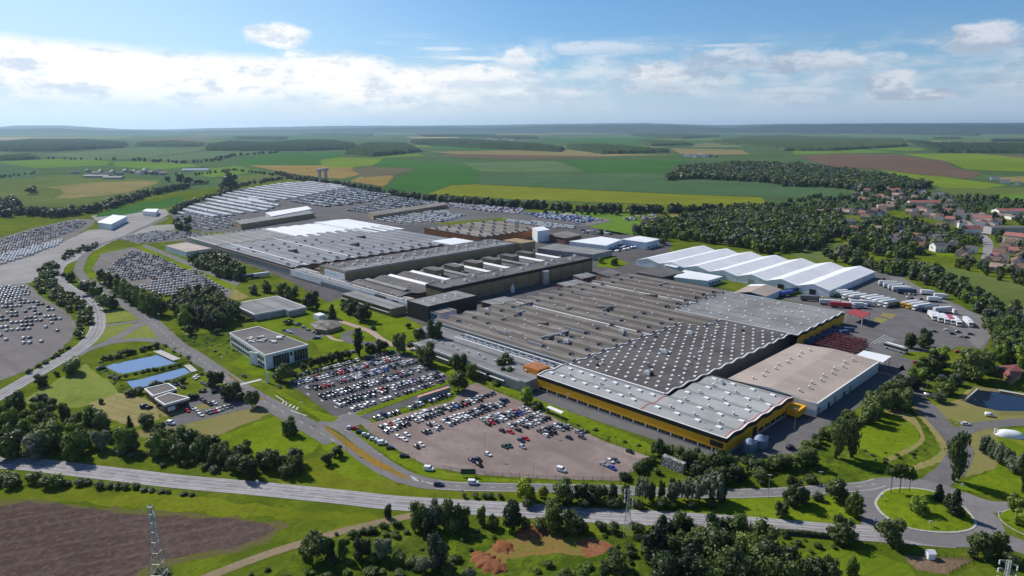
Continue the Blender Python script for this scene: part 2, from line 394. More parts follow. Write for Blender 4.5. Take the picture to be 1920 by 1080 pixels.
# base sheet, out past the horizon
b = MB(); b.add([(-27000, -300, 0), (27000, -300, 0), (27000, 27000, 0), (-27000, 27000, 0)], [(0, 1, 2, 3)])
tag(b.build('ground', M['f_far']), kind='structure')
patch('grassland', [(-400, 1400), (2300, 1400), (2100, 620), (1930, 395), (1560, 395), (1300, 385), (800, 376), (560, 332), (330, 360), (0, 402), (-260, 460)], M['grass'], 0.03)
# ---------------------------------------------------------------- far fields, traced one by one
FIELDS = [
 ('f_bright', [(-40, 300), (150, 298), (210, 302), (200, 310), (60, 316), (-40, 316)]),
 ('f_olive', [(-60, 337), (130, 328), (300, 338), (290, 352), (240, 366), (130, 388), (30, 388), (-60, 376)]),
 ('f_pale', [(80, 290), (267, 277), (383, 280), (273, 297), (167, 300)]),
 ('f_pale', [(273, 297), (400, 283), (487, 285), (433, 293), (333, 303)]),
 ('f_hay', [(-60, 257), (160, 258), (100, 263), (-60, 263)]),
 ('f_mauve', [(267, 262), (390, 253), (400, 265), (300, 270)]),
 ('f_green', [(433, 303), (520, 287), (640, 280), (640, 307), (593, 310), (467, 310)]),
 ('f_ochre', [(467, 310), (593, 308), (640, 306), (690, 325), (640, 335), (593, 332), (527, 323)]),
 ('f_bright', [(360, 318), (443, 312), (493, 320), (450, 327), (393, 333), (367, 327)]),
 ('f_olive', [(447, 330), (520, 322), (537, 336), (447, 352)]),
 ('f_lime', [(600, 300), (640, 295), (720, 297), (700, 310), (640, 315), (605, 312)]),
 ('f_mauve', [(657, 317), (697, 312), (780, 317), (740, 328), (683, 334)]),
 ('f_ochre', [(690, 326), (740, 330), (720, 350), (655, 340)]),
 ('f_green', [(720, 298), (867, 307), (897, 320), (893, 343), (847, 347), (800, 364), (720, 352), (773, 323), (700, 311)]),
 ('f_pale', [(867, 305), (1043, 302), (1100, 322), (900, 322)]),
 ('f_green', [(1047, 302), (1290, 300), (1240, 323), (1103, 323)]),
 ('f_dull', [(903, 322.5), (1240, 325), (1450, 345), (1570, 353), (1580, 371), (1430, 369), (1280, 364), (897, 345)]),
 ('f_yellow', [(847, 347.5), (897, 346), (1280, 365), (1430, 370), (1447, 392), (1280, 385), (970, 374), (800, 364.5)]),
 ('f_brown', [(807, 292), (853, 289.5), (1125, 294), (1135, 297), (940, 298)]),
 ('f_tan', [(803, 284), (950, 282), (1060, 280.5), (1130, 288), (1270, 291), (1130, 293.5), (853, 289)]),
 ('f_tan', [(1256, 278), (1390, 281), (1407, 290), (1280, 291)]),
 ('f_brown', [(1493, 293), (1580, 288), (1680, 290), (1773, 303), (1793, 316), (1840, 325), (1820, 335), (1700, 325), (1650, 318), (1547, 313), (1533, 305)]),
 ('f_lime', [(1687, 288), (1833, 288), (1960, 300), (1960, 324), (1813, 318), (1775, 303)]),
 ('f_lime', [(1647, 318.5), (1705, 326), (1773, 332), (1890, 348), (1847, 353), (1767, 352)]),
 ('f_olive', [(1747, 353.5), (1913, 352), (1960, 365), (1960, 385), (1810, 371)]),
 ('f_bright', [(1860, 368), (1960, 362), (1960, 378), (1880, 376)]),
 ('f_brown', [(1840, 288), (1960, 294), (1960, 301)]),
 ('f_tan', [(1863, 333), (1960, 329), (1960, 345), (1880, 341)]),
 ('f_bright', [(1480, 273), (1570, 277), (1700, 286), (1580, 287.5), (1490, 290)]),
 ('f_bright', [(1600, 277), (1660, 271), (1740, 280), (1700, 284)]),
 ('f_green', [(1000, 262), (1180, 258), (1330, 268), (1250, 276), (1180, 272)]),
 ('f_bright', [(1060, 275), (1190, 266), (1240, 272), (1200, 277)]),
 ('f_tan', [(1350, 246), (1480, 246), (1520, 249), (1380, 251)]),
 ('f_pale', [(1560, 250), (1850, 253), (1960, 258), (1800, 264), (1600, 258)]),
 ('f_green', [(420, 260), (540, 254), (650, 262), (520, 268)]),
 ('f_hay', [(760, 256.5), (860, 257), (860, 259.5), (770, 259)]),
 ('f_bright', [(640, 291), (780, 288), (800, 293), (720, 296.5)]),
 ('f_green', [(800, 272), (980, 276), (1040, 281), (830, 282)]),
 ('f_dull', [(0, 305), (80, 318), (60, 335), (-60, 336), (-60, 312)]),
 ('f_bright', [(210, 303), (330, 304), (380, 312), (300, 318), (215, 312)]),
 ('f_pale', [(-60, 272), (20, 286), (60, 291), (-60, 294)]),
 ('f_dull', [(480, 288), (560, 283), (660, 282), (640, 285)]),
]
for i, (k, p) in enumerate(FIELDS):
    d = G(sum(q[0] for q in p) / len(p), sum(q[1] for q in p) / len(p))[1]
    patch('field', p, M[k], 0.15 + d * 0.00006 + i * 0.004, rag=min(14, d * 0.0016))
patch('field', [(187, 397), (267, 380), (347, 370), (327, 387), (233, 403), (180, 407)], M['f_green'], 0.20, rag=1.5)
patch('field', [(87, 352), (173, 343), (277, 340), (300, 343), (233, 363), (133, 373), (107, 373)], M['f_tan'], 0.62, rag=3)
patch('field', [(85, 352), (112, 355), (122, 362), (105, 372), (98, 365)], M['f_olive'], 0.64, rag=1.5)
patch('meadow', [(1650, 505), (1720, 490), (1800, 505), (1940, 535), (1940, 600), (1850, 565), (1790, 540), (1740, 525)], M['f_olive'], 0.06, rag=1.5)
patch('meadow', [(1480, 475), (1560, 455), (1610, 460), (1625, 480), (1560, 490), (1500, 490)], M['f_olive'], 0.06, rag=2)
patch('clearing', [(1555, 478), (1585, 455), (1612, 458), (1600, 475), (1570, 484)], M['tan'], 0.08, rag=1.2)
patch('meadow', [(1090, 420), (1150, 408), (1260, 425), (1215, 440), (1160, 440)], M['f_bright'], 0.06, rag=1.5)
patch('meadow', [(1000, 396), (1100, 398), (1180, 402), (1230, 412), (1080, 410)], M['f_bright'], 0.05, rag=1.5)
patch('dirt_yard', [(1190, 405), (1330, 400), (1340, 412), (1240, 418)], M['tan'], 0.08, rag=1.2)
patch('lawn', [(1740, 468), (1830, 458), (1850, 475), (1800, 480), (1760, 482)], M['lawn'], 0.07, rag=1)
patch('lawn', [(1870, 440), (1930, 440), (1930, 460), (1880, 455)], M['lawn'], 0.07, rag=1)
# ---------------------------------------------------------------- the works' hard standing
patch('works_yard', [(880, 425), (1000, 410), (1130, 430), (1260, 455), (1250, 490), (1180, 520), (1390, 560), (1640, 640), (1520, 800), (1370, 860), (1000, 735), (860, 655), (640, 580), (540, 525), (395, 470), (330, 450), (480, 430), (640, 405)], M['asphaltd'], 0.06)
patch('compound', [(318, 402), (370, 375), (450, 355), (530, 342), (600, 340), (700, 358), (800, 375), (860, 384), (960, 390), (1010, 402), (1150, 415), (1100, 425), (940, 408), (800, 420), (700, 425), (520, 430), (380, 437), (340, 425)], M['asphalt'], 0.07)
patch('yard', [(1545, 545), (1640, 500), (1690, 516), (1715, 540), (1800, 572), (1845, 600), (1858, 632), (1845, 655), (1800, 650), (1765, 660), (1700, 660), (1672, 690), (1545, 800), (1490, 700), (1500, 620), (1590, 590), (1460, 560)], M['asphalt'], 0.08)
patch('vehicle_park', [(1010, 405), (1080, 402), (1145, 412), (1105, 422)], M['gravel'], 0.09)
patch('truck_lane', [(1660, 512), (1690, 520), (1760, 570), (1845, 600), (1858, 632), (1835, 655), (1800, 625), (1740, 585)], M['roadm'], 0.095)
patch('lawn', [(1315, 500), (1345, 498), (1430, 515), (1505, 535), (1495, 545), (1420, 528), (1330, 508)], M['dry'], 0.09, rag=0.6)
patch('lawn', [(1320, 533), (1345, 532), (1350, 540), (1325, 545)], M['rough'], 0.09, rag=0.6)
patch('lawn', [(1120, 478), (1150, 480), (1180, 495), (1150, 503), (1120, 500)], M['lawn'], 0.09, rag=0.6)
patch('lawn', [(560, 585), (640, 560), (760, 595), (880, 655), (1010, 722), (1020, 735), (930, 705), (840, 700), (760, 660), (600, 660)], M['lawn'], 0.09)
patch('lawn', [(1655, 586), (1680, 590), (1672, 598), (1650, 592)], M['dry'], 0.1, rag=0.5)
patch('lawn', [(1642, 595), (1665, 598), (1655, 607), (1638, 604)], M['dry'], 0.1, rag=0.5)
# ---------------------------------------------------------------- left car parks and apron
patch('gravel_lot', [(-40, 537), (48, 530), (62, 540), (77, 557), (117, 580), (140, 600), (144, 613), (130, 640), (100, 667), (60, 690), (-40, 730)], M['gravel'], 0.07, sm=False, rag=0.8)
patch('apron', [(-60, 515), (60, 480), (165, 432), (245, 425), (335, 420), (340, 428), (215, 450), (140, 490), (75, 515), (57, 530), (-60, 542)], M['apron'], 0.08, rag=1)
patch('gravel_lot', [(-60, 465), (60, 428), (143, 410), (180, 412), (170, 425), (110, 460), (40, 487), (-60, 512)], M['gravel'], 0.075, rag=1)
patch('apron', [(170, 405), (250, 395), (310, 392), (318, 402), (270, 425), (200, 428)], M['apron'], 0.082, rag=1)
patch('gravel_lot', [(215, 447), (290, 432), (345, 432), (400, 442), (330, 452), (260, 457)], M['gravel'], 0.085, rag=1)
patch('gravel_lot', [(172, 505), (190, 475), (247, 463), (300, 480), (435, 545), (425, 565), (410, 572), (310, 552), (200, 525)], M['gravel'], 0.085, rag=0.6)
patch('grass_strip', [(248, 461), (262, 460), (440, 535), (445, 545), (430, 543)], M['lawn'], 0.09, rag=0.5)
patch('road_strip', [(262, 462), (275, 458), (450, 530), (440, 540)], M['roadm'], 0.088)
patch('grass_strip', [(157, 520), (170, 480), (210, 468), (250, 463), (190, 476), (172, 505), (190, 525)], M['lawn'], 0.092, rag=0.4)
patch('dry_corner', [(430, 558), (437, 540), (468, 557), (445, 564)], M['dry'], 0.1, rag=0.4)
# ---------------------------------------------------------------- meadows by the ponds and the guardhouse
patch('meadow', [(40, 752), (160, 682), (232, 735), (150, 765), (70, 765)], M['pale'], 0.06, rag=0.6)
patch('hay_meadow', [(165, 757), (235, 733), (295, 760), (300, 785), (255, 800), (200, 785)], M['hay'], 0.07, rag=0.6)
patch('hay_meadow', [(250, 812), (300, 792), (430, 765), (480, 755), (520, 770), (450, 800), (385, 828), (330, 830), (270, 822)], M['tan'], 0.07, rag=0.8)
patch('meadow', [(395, 825), (520, 778), (600, 830), (590, 850), (520, 862), (430, 850)], M['lawn'], 0.072, rag=0.8)
patch('rough_meadow', [(310, 605), (345, 627), (400, 625), (440, 620), (473, 660), (440, 680), (380, 665), (340, 640)], M['rough'], 0.072, rag=0.6)
patch('lawn', [(440, 600), (500, 590), (570, 585), (640, 600), (700, 650), (690, 665), (620, 660), (580, 640), (490, 612)], M['lawn'], 0.095)
patch('lawn', [(430, 680), (470, 660), (500, 690), (520, 700), (480, 706)], M['lawn'], 0.075, rag=0.4)
patch('triangle_lawn', [(197, 578), (205, 577), (265, 592), (268, 598), (198, 606)], M['pale'], 0.07, rag=0.4)
patch('triangle_lawn', [(168, 645), (190, 613), (255, 605), (215, 632), (172, 648)], M['pale'], 0.07, rag=0.4)
patch('triangle_lawn', [(218, 640), (270, 608), (287, 610), (305, 634), (240, 640)], M['pale'], 0.07, rag=0.4)
# ---------------------------------------------------------------- foreground
patch('ploughed_field', [(-80, 953), (0, 948), (50, 942), (110, 943), (187, 957), (283, 966), (417, 973), (493, 983), (520, 990), (467, 1020), (367, 1040), (300, 1050), (260, 1075), (200, 1150), (-150, 1150)], M['brown'], 0.05, rag=1.1)
patch('field_margin', [(-80, 945), (60, 936), (190, 950), (300, 960), (420, 967), (520, 978), (545, 990), (480, 1028), (380, 1050), (320, 1062), (280, 1090), (230, 1150), (150, 1150), (0, 1000)], M['browngrass'], 0.04, rag=1.3)
patch('verge', [(-80, 925), (120, 915), (330, 930), (560, 955), (715, 965), (700, 975), (560, 975), (330, 960), (120, 938), (-80, 944)], M['verge'], 0.038, rag=1.5)
patch('verge', [(560, 1010), (700, 970), (720, 975), (600, 1012), (520, 1035)], M['verge'], 0.039, rag=0.8)
patch('rough_meadow', [(430, 1150), (560, 1030), (760, 985), (830, 985), (1115, 1000), (1240, 1010), (1230, 1150)], M['rough'], 0.045, rag=1.2)
patch('clay_ground', [(900, 1040), (930, 1020), (990, 1002), (1030, 995), (1075, 997), (1100, 1010), (1140, 1017), (1155, 1027), (1117, 1045), (1100, 1043), (1040, 1037), (990, 1040), (950, 1050), (955, 1070), (930, 1072)], M['claygrass'], 0.06, rag=0.7)
patch('clay_ground', [(1080, 1020), (1110, 1008), (1150, 1020), (1140, 1035), (1100, 1045)], M['clay'], 0.064, rag=0.8)
patch('mown_lawn', [(1500, 1040), (1555, 1028), (1640, 1035), (1700, 1060), (1790, 1150), (1500, 1150)], M['mown'], 0.05, rag=0.8)
patch('kitchen_garden', [(1690, 1040), (1740, 1045), (1830, 1048), (1775, 1077), (1720, 1070)], ground_mat('garden_soil', ((0.15, 0.10, 0.07), (0.20, 0.14, 0.10), (0.10, 0.11, 0.03)), (0.05, 0.2, 0.9), bump=0.8), 0.055, rag=0.3)
patch('grass_bank', [(850, 700), (905, 712), (1040, 760), (1245, 845), (1230, 862), (1070, 800), (985, 757), (920, 728), (870, 715)], M['lawn'], 0.07, rag=0.6)
patch('grass_bank', [(1365, 935), (1460, 931), (1545, 930), (1600, 930), (1615, 960), (1590, 982), (1500, 977), (1400, 972), (1280, 965)], M['lawn'], 0.05, rag=0.5)
patch('grass_bank', [(520, 880), (620, 850), (700, 880), (790, 912), (960, 920), (985, 945), (870, 940), (640, 925), (520, 905)], M['verge'], 0.05, rag=1.0)
patch('grass_bank', [(600, 828), (625, 825), (700, 870), (790, 907), (640, 895)], M['lawn'], 0.052, rag=0.8)
patch('gravel_car_park', [(672, 792), (700, 792), (847, 752), (873, 725), (893, 718), (920, 730), (987, 757), (1070, 800), (1140, 830), (1222, 858), (1160, 902), (1007, 898), (893, 890), (830, 880), (790, 868), (735, 838), (690, 808)], M['sand'], 0.10, rag=0.4)
patch('grass_strip', [(652, 803), (662, 797), (700, 823), (770, 865), (830, 884), (900, 893), (1010, 901), (1165, 905), (1160, 910), (1000, 906), (880, 902), (800, 895), (745, 868), (690, 832)], M['lawn'], 0.105, rag=0.4)
patch('asphalt_car_park', [(538, 716), (745, 660), (775, 668), (842, 707), (838, 716), (672, 776), (640, 790), (618, 775)], M['asphaltd'], 0.10, rag=0.3)
patch('grass_strip', [(668, 774), (838, 713), (842, 720), (672, 781)], M['lawn'], 0.125, rag=0.3)
patch('walkway', [(672, 782), (842, 721), (846, 730), (690, 788)], M['asphaltd'], 0.12)
patch('grass_strip', [(692, 788), (785, 755), (850, 733), (852, 739), (700, 793)], M['lawn'], 0.127, rag=0.3)
patch('grass_strip', [(515, 735), (525, 733), (590, 770), (635, 783), (625, 792), (605, 790)], M['lawn'], 0.125, rag=0.3)
patch('asphalt_yard', [(300, 795), (322, 785), (340, 768), (395, 720), (420, 725), (480, 765), (440, 772), (330, 800), (308, 803)], M['asphalt'], 0.09, rag=0.2)
patch('lawn', [(293, 768), (330, 765), (385, 758), (395, 765), (330, 778), (305, 783)], M['tan'], 0.095, rag=0.3)
patch('visitor_parking', [(527, 622), (550, 614), (597, 622), (612, 630), (575, 640), (560, 632)], M['asphalt'], 0.11, rag=0.2)
# ---------------------------------------------------------------- right-hand side
patch('rough_meadow', [(1440, 880), (1500, 860), (1650, 780), (1720, 765), (1790, 830), (1760, 880), (1640, 905), (1540, 905)], M['rough'], 0.05, rag=1)
patch('meadow', [(1610, 810), (1650, 775), (1690, 780), (1722, 800), (1727, 830), (1665, 862), (1610, 840)], M['lawn'], 0.06, rag=0.7)
patch('dry_path', [(1662, 765), (1690, 768), (1715, 783), (1728, 805), (1730, 832), (1670, 865), (1660, 860), (1722, 828), (1720, 805), (1700, 788), (1665, 775)], M['dry'], 0.075, sm=True)
patch('dry_verge', [(1710, 765), (1722, 762), (1765, 810), (1782, 845), (1775, 860), (1720, 882), (1710, 876), (1755, 855), (1763, 838), (1745, 808)], M['dry'], 0.075, sm=True, rag=0.4)
patch('dry_verge', [(1750, 762), (1790, 750), (1850, 770), (1930, 778), (1930, 785), (1880, 790), (1810, 795), (1775, 785)], M['tan'], 0.075, rag=0.6)
patch('dry_verge', [(1808, 810), (1830, 800), (1870, 800), (1880, 850), (1870, 880), (1815, 895), (1800, 885), (1825, 850)], M['tan'], 0.075, rag=0.6)
patch('lawn', [(1870, 810), (1930, 800), (1930, 950), (1880, 935), (1800, 918), (1800, 905), (1870, 880)], M['lawn'], 0.078, rag=0.6)
patch('lawn', [(1780, 970), (1880, 900), (1990, 900), (1990, 1150), (1700, 1150), (1780, 1075), (1880, 1060), (1930, 1045)], M['grass'], 0.04, rag=0.6)
patch('road_fork', [(1600, 905), (1660, 905), (1720, 890), (1700, 912), (1650, 935), (1640, 990), (1615, 985), (1610, 940)], M['roadm'], 0.084)
# ---------------------------------------------------------------- roads
road('lane', [(150, 512), (148, 505), (157, 482), (185, 460), (230, 445), (262, 430), (315, 408)], 7.0, M['roadm'], 0.10)
road('curved_road', [(-40, 765), (37, 720), (100, 683), (150, 653), (177, 627), (184, 603), (178, 577), (160, 557), (133, 543), (113, 527), (107, 513), (115, 497), (140, 480), (170, 463)], 8.6, M['road'], 0.110, edge=True, wear=(-2.9, -1.2, 1.2, 2.9))
road('side_road', [(150, 512), (160, 525), (182, 534), (217, 560), (250, 583), (283, 602)], 6.5, M['roadm'], 0.104)
road('site_road', [(270, 593), (283, 602), (307, 625), (333, 648), (367, 669), (400, 692), (440, 720), (483, 746), (533, 774), (583, 802), (628, 828)], 9.0, M['roadm'], 0.115, dash=(3, 5))
road('link_road', [(187, 611), (233, 606), (277, 598)], 5.0, M['roadm'], 0.108)
road('link_road', [(140, 668), (165, 655), (217, 641), (270, 637), (325, 643)], 7.0, M['roadm'], 0.106)
road('link_road', [(185, 650), (225, 630), (275, 600)], 6.5, M['roadm'], 0.102)
road('site_road', [(560, 790), (600, 808), (640, 829), (673, 855), (710, 880), (750, 899), (800, 911), (860, 914)], 4.2, M['roadm'], 0.118)
road('site_road', [(600, 790), (630, 800), (655, 815), (690, 843), (730, 872), (770, 893), (820, 906), (870, 912)], 4.4, M['roadm'], 0.121)
road('junction', [(628, 800), (650, 790), (672, 783), (690, 780)], 14.0, M['roadm'], 0.112)
patch('ochre_median', [(606, 802), (618, 803), (655, 828), (700, 858), (768, 897), (760, 899), (700, 872), (650, 838)], M['orange'], 0.128, sm=False, rag=0.2)
patch('ochre_median', [(425, 702), (432, 703), (452, 718), (446, 720)], M['orange'], 0.13)
patch('ochre_median', [(470, 735), (478, 737), (498, 750), (490, 750)], M['orange'], 0.13)
road('service_road', [(820, 910), (880, 913), (1000, 915), (1140, 918), (1280, 925), (1365, 926), (1467, 923), (1545, 918), (1620, 912), (1650, 905)], 6.0, M['roadm'], 0.124, dash=(2, 4), edge=True)
road('main_road', [(-60, 866), (0, 868), (67, 872), (150, 882), (240, 892), (333, 903), (480, 916), (640, 932), (740, 943), (873, 951), (1007, 959), (1140, 968), (1280, 975), (1413, 984), (1547, 995), (1640, 1001)], 8.8, M['road'], 0.116, dash=(4, 6), edge=True, wear=(-3.0, -1.3, 1.3, 3.0))
road('dirt_track', [(330, 1110), (400, 1078), (500, 1040), (573, 1017), (640, 997), (707, 981), (775, 966)], 3.6, M['track'], 0.09)
road('north_road', [(1640, 700), (1700, 690), (1715, 740), (1733, 760), (1760, 790), (1792, 827), (1800, 850), (1785, 880), (1757, 903), (1740, 925)], 8.5, M['asphalt'], 0.112)
road('pond_road', [(1785, 815), (1830, 800), (1870, 795), (1940, 790)], 6.5, M['asphalt'], 0.108)
road('east_road', [(1800, 930), (1840, 945), (1880, 953), (1960, 952)], 8.0, M['roadm'], 0.110)
road('south_road', [(1825, 990), (1850, 1000), (1900, 1020), (1990, 1050)], 8.5, M['roadm'], 0.112)
road('approach_road', [(1600, 998), (1690, 1005), (1780, 1012)], 9.0, M['road'], 0.113)
road('works_lane', [(1395, 850), (1480, 835), (1540, 795), (1600, 745), (1660, 700), (1700, 672)], 11.0, M['asphalt'], 0.09)
road('front_lane', [(1000, 738), (1100, 775), (1230, 818), (1350, 860)], 7.0, M['asphalt'], 0.092)
road('yard_lane', [(1655, 505), (1700, 530), (1770, 568), (1850, 600)], 8.0, M['roadm'], 0.1)
road('footpath', [(600, 590), (630, 600), (690, 620), (715, 636), (745, 650), (790, 658)], 4.0, M['paver'], 0.12)
road('drive', [(697, 616), (660, 622), (648, 632), (665, 642), (720, 645), (770, 648)], 6.0, M['asphalt'], 0.118)
road('footpath', [(610, 622), (625, 636), (660, 641)], 2.5, M['paver'], 0.116)
road('footpath', [(810, 655), (850, 668), (900, 690), (960, 712)], 3.0, M['paver'], 0.116)
road('village_street', [(1730, 352), (1735, 368), (1750, 380), (1770, 395), (1800, 408), (1830, 432), (1850, 450), (1853, 470), (1850, 488)], 9.0, M['road'], 0.10)
road('village_street', [(1615, 350), (1620, 368), (1625, 376)], 8.0, M['road'], 0.10)
road('village_street', [(1665, 360), (1680, 380), (1690, 385), (1740, 388)], 7.0, M['road'], 0.10)
road('village_street', [(1655, 425), (1665, 437), (1672, 455)], 7.0, M['road'], 0.10)
road('village_street', [(1850, 488), (1890, 498), (1940, 512)], 7.0, M['road'], 0.10)
# roundabout: ring, kerb and planted island
RB = [(1645, 940), (1662, 922), (1690, 917), (1730, 919), (1770, 930), (1800, 948), (1822, 972), (1826, 985), (1812, 994), (1780, 998), (1730, 995), (1690, 985), (1660, 967), (1647, 952)]
ring = smooth_closed([G(*q) for q in RB], 6); cxy = np.mean(np.array(ring), axis=0)
def grow(p, d): return [tuple(np.array(q) + (np.array(q) - cxy) / np.linalg.norm(np.array(q) - cxy) * d) for q in p]
patch('roundabout', grow(ring, 8.0), M['roadm'], 0.133, world=True)
b = MB(); N = len(ring); o1 = grow(ring, 0.7)
b.add([(x, y, 0.27) for x, y in o1] + [(x, y, 0.27) for x, y in ring] + [(x, y, 0.1) for x, y in o1],
      [f for i in range(N) for f in ((i, (i + 1) % N, N + (i + 1) % N, N + i), (2 * N + i, 2 * N + (i + 1) % N, (i + 1) % N, i))])
tag(b.build('roundabout_kerb', M['kerb']), kind='structure')
b = MB(); vs = [(x, y, 0.26) for x, y in ring] + [(cxy[0] + (x - cxy[0]) * .5, cxy[1] + (y - cxy[1]) * .5, 1.3) for x, y in ring] + [(cxy[0], cxy[1], 1.6)]
b.add(vs, [(i, (i + 1) % N, N + (i + 1) % N, N + i) for i in range(N)] + [(N + i, N + (i + 1) % N, 2 * N) for i in range(N)])
if True: tag(b.build('roundabout_lawn', M['lawn'], smooth=True), kind='structure')
isl = smooth_closed([G(*q) for q in [(1871, 968), (1885, 957), (1915, 953), (1990, 960), (1990, 1030), (1935, 1010), (1890, 988)]], 5)
patch('splitter_kerb', isl, M['kerb'], 0.14, world=True)
c2 = np.mean(np.array(isl), axis=0)
patch('splitter_lawn', [tuple(c2 + (np.array(q) - c2) * 0.95) for q in isl], M['lawn'], 0.16, world=True)
# traffic markings by the gatehouse junction
b = MB()
for k in range(5):
    p = [G(533 + k * 6.5, 752 + k * 3.0), G(529 + k * 6.5, 757 + k * 3.0)]; r = ribbon(p, 0.8, 0.14); b.add(r.v, r.f)
for p in ([(517, 742), (540, 757)], [(545, 770), (575, 780)], [(772, 897), (800, 905)], [(770, 893), (790, 903)], [(775, 900), (812, 908)]):
    r = ribbon([G(*q) for q in p], 0.5, 0.14); b.add(r.v, r.f)
tag(b.build('road_marking', M['line']), kind='structure')
r = ribbon([G(448, 722), G(490, 712)], 2.2, 0.142); tag(r.build('stop_line', M['line']), kind='structure')
b = MB()
for k in range(5):
    r = ribbon([G(549 + k * 26, 726 + k * 12), G(554 + k * 26, 729 + k * 12)], 0.6, 0.13); b.add(r.v, r.f)
tag(b.build('lane_marking', M['line']), kind='structure')
# bay lines on the yard of the beige hall
b = MB()
for k in range(5):
    u, v = 40 + k * 0, 0
    r = ribbon([G(1630 + k * 9, 646 - k * 1), G(1660 + k * 4.5, 628 + k * 2)], 0.35, 0.12); b.add(r.v, r.f)
tag(b.build('bay_marking', M['line']), kind='structure')
# ---------------------------------------------------------------- ponds
def pond(px, m, bank_m, grow_m=4.0, name='pond'):
    p = [G(*q) for q in px]; c = np.mean(np.array(p), axis=0)
    o = [tuple(np.array(q) + (np.array(q) - c) / np.linalg.norm(np.array(q) - c) * grow_m) for q in p]
    n = len(p); b = MB()
    b.add([(x, y, 0.75) for x, y in o] + [(x, y, 0.10) for x, y in p] + [tuple(np.array(q) + (np.array(q) - c) / np.linalg.norm(np.array(q) - c) * 3.0) + (0.03,) for q in o],
          [f for i in range(n) for f in ((i, (i + 1) % n, n + (i + 1) % n, n + i), (2 * n + i, 2 * n + (i + 1) % n, (i + 1) % n, i))])
    tag(b.build('pond_bank', bank_m), kind='structure')
    q = MB(); q.add([(x, y, 0.15) for x, y in p], [tuple(range(n))])
    tag(q.build('pond_water', m), kind='structure')
pond([(197, 688), (212, 683), (297, 666), (325, 679), (330, 681), (300, 688), (232, 701), (222, 700)], M['water'], M['rough'], 5)
pond([(237, 715), (262, 712), (345, 690), (358, 698), (330, 709), (262, 728), (248, 728)], M['water'], M['rough'], 4)
pond([(1811, 754), (1835, 732), (1874, 736), (1940, 748), (1940, 772), (1874, 771), (1831, 762)], M['dwater'], M['tan'], 2.5)
r = ribbon([G(295, 660), G(332, 677)], 4.0, 0.8); tag(r.build('pond_weir', M['kerb']), kind='structure')
r = ribbon([G(351, 687), G(365, 699)], 3.0, 0.8); tag(r.build('pond_weir', M['kerb']), kind='structure')
r = ribbon([G(1806, 752), G(1832, 730)], 1.2, 0.5); tag(r.build('pond_quay', M['kerb']), kind='structure')
r = ribbon([G(1872, 734), G(1940, 746)], 2.2, 0.8); tag(r.build('pond_quay', M['kerb']), kind='structure')
# heaped clay
def heap(px, h, m, name='clay_heap', seed=1):
    p = smooth_open([G(*q) for q in px], 8); rr = random.Random(seed); b = MB(); n = len(p); K = 9; vs = []; ph = rr.uniform(0, 6)
    for i, q in enumerate(p):
        a = p[max(0, i - 1)]; c = p[min(n - 1, i + 1)]; d = math.dist(a, c) or 1; nx, ny = -(c[1] - a[1]) / d, (c[0] - a[0]) / d
        e = math.sin(math.pi * (i + 0.3) / (n - 0.4)) ** 0.5
        for k in range(K):
            t = k / (K - 1) * 2 - 1
            w_ = 3.6 * e * (1 + .25 * math.sin(i * 1.3 + ph)); vs.append((q[0] + nx * t * w_ + rr.uniform(-.2, .2), q[1] + ny * t * w_ + rr.uniform(-.2, .2), 0.02 + h * .5 * e * max(0, 1 - t * t) * (1 + .12 * math.sin(i * .9 + k * .7 + ph) + rr.uniform(-.07, .07))))
    b.add(vs, [(i * K + k, i * K + k + 1, (i + 1) * K + k + 1, (i + 1) * K + k) for i in range(n - 1) for k in range(K - 1)])
    return b.build(name, m, smooth=True)
tag(heap([(890, 1035), (905, 1050), (925, 1062), (950, 1072)], 2.2, M['clay'], seed=1), 'long heap of red clay at the left of the bare clearing', 'heap', 'clay heaps')
tag(heap([(925, 1030), (945, 1025), (958, 1020)], 1.8, M['clay'], seed=2), 'small reddish clay heap beside the long one in the clearing', 'heap', 'clay heaps')
tag(heap([(968, 1008), (990, 1000), (1012, 994), (1030, 996)], 2.2, M['clay'], seed=3), 'dark clay heap at the hedge behind the bare clearing', 'heap', 'clay heaps')
# ---------------------------------------------------------------- hills on the skyline
M['hill'] = fmat('wooded_hill', (0.034, 0.058, 0.034), var=0.3)
def hills(D, prof, depth, seed):
    rr = random.Random(seed); b = MB(); xs = np.arange(-500, 2421, 12); vs = []; K = 6
    for x in xs:
        y = np.interp(x, [q[0] for q in prof], [q[1] for q in prof]) + rr.uniform(-0.25, 0.25)
        az = math.atan((x - 960) / F_PX); dx, dy = math.sin(az), math.cos(az)
        h = CAM_H + (HOR_Y - y) / F_PX * D * 1.0
        for k in range(K):
            t = k / (K - 1); r = D + (t - 0.7) * depth; s = max(0.0, math.sin(math.pi * min(1.0, t / 0.7) / 2)) if t < 0.7 else 1.0
            vs.append((dx * r / math.cos(az) * math.cos(az), dy * r, max(0.2, h * s) + rr.uniform(-2, 2) * s if k else 0.2))
    n = len(xs); b.add(vs, [(i * K + k, (i + 1) * K + k, (i + 1) * K + k + 1, i * K + k + 1) for i in range(n - 1) for k in range(K - 1)])
    tag(b.build('hills', M['hill'], smooth=True), kind='structure')
hills(22500, [(-500, 237), (0, 239), (60, 236), (140, 235.5), (185, 238), (260, 242), (330, 242), (420, 240), (560, 237.5), (640, 236), (800, 235.5), (930, 234.5), (1000, 233), (1200, 231), (1330, 235), (1345, 235), (1450, 233), (1620, 232), (1920, 232), (2420, 232)], 2400, 5)
hills(15500, [(-500, 243), (60, 241), (130, 240), (200, 243), (350, 245.5), (480, 243.5), (620, 241.5), (720, 239), (830, 238), (900, 239.5), (1000, 237), (1180, 234), (1260, 235), (1320, 238.5), (1350, 240), (1420, 236), (1560, 233.5), (1700, 234), (1920, 235), (2420, 236)], 1300, 6)
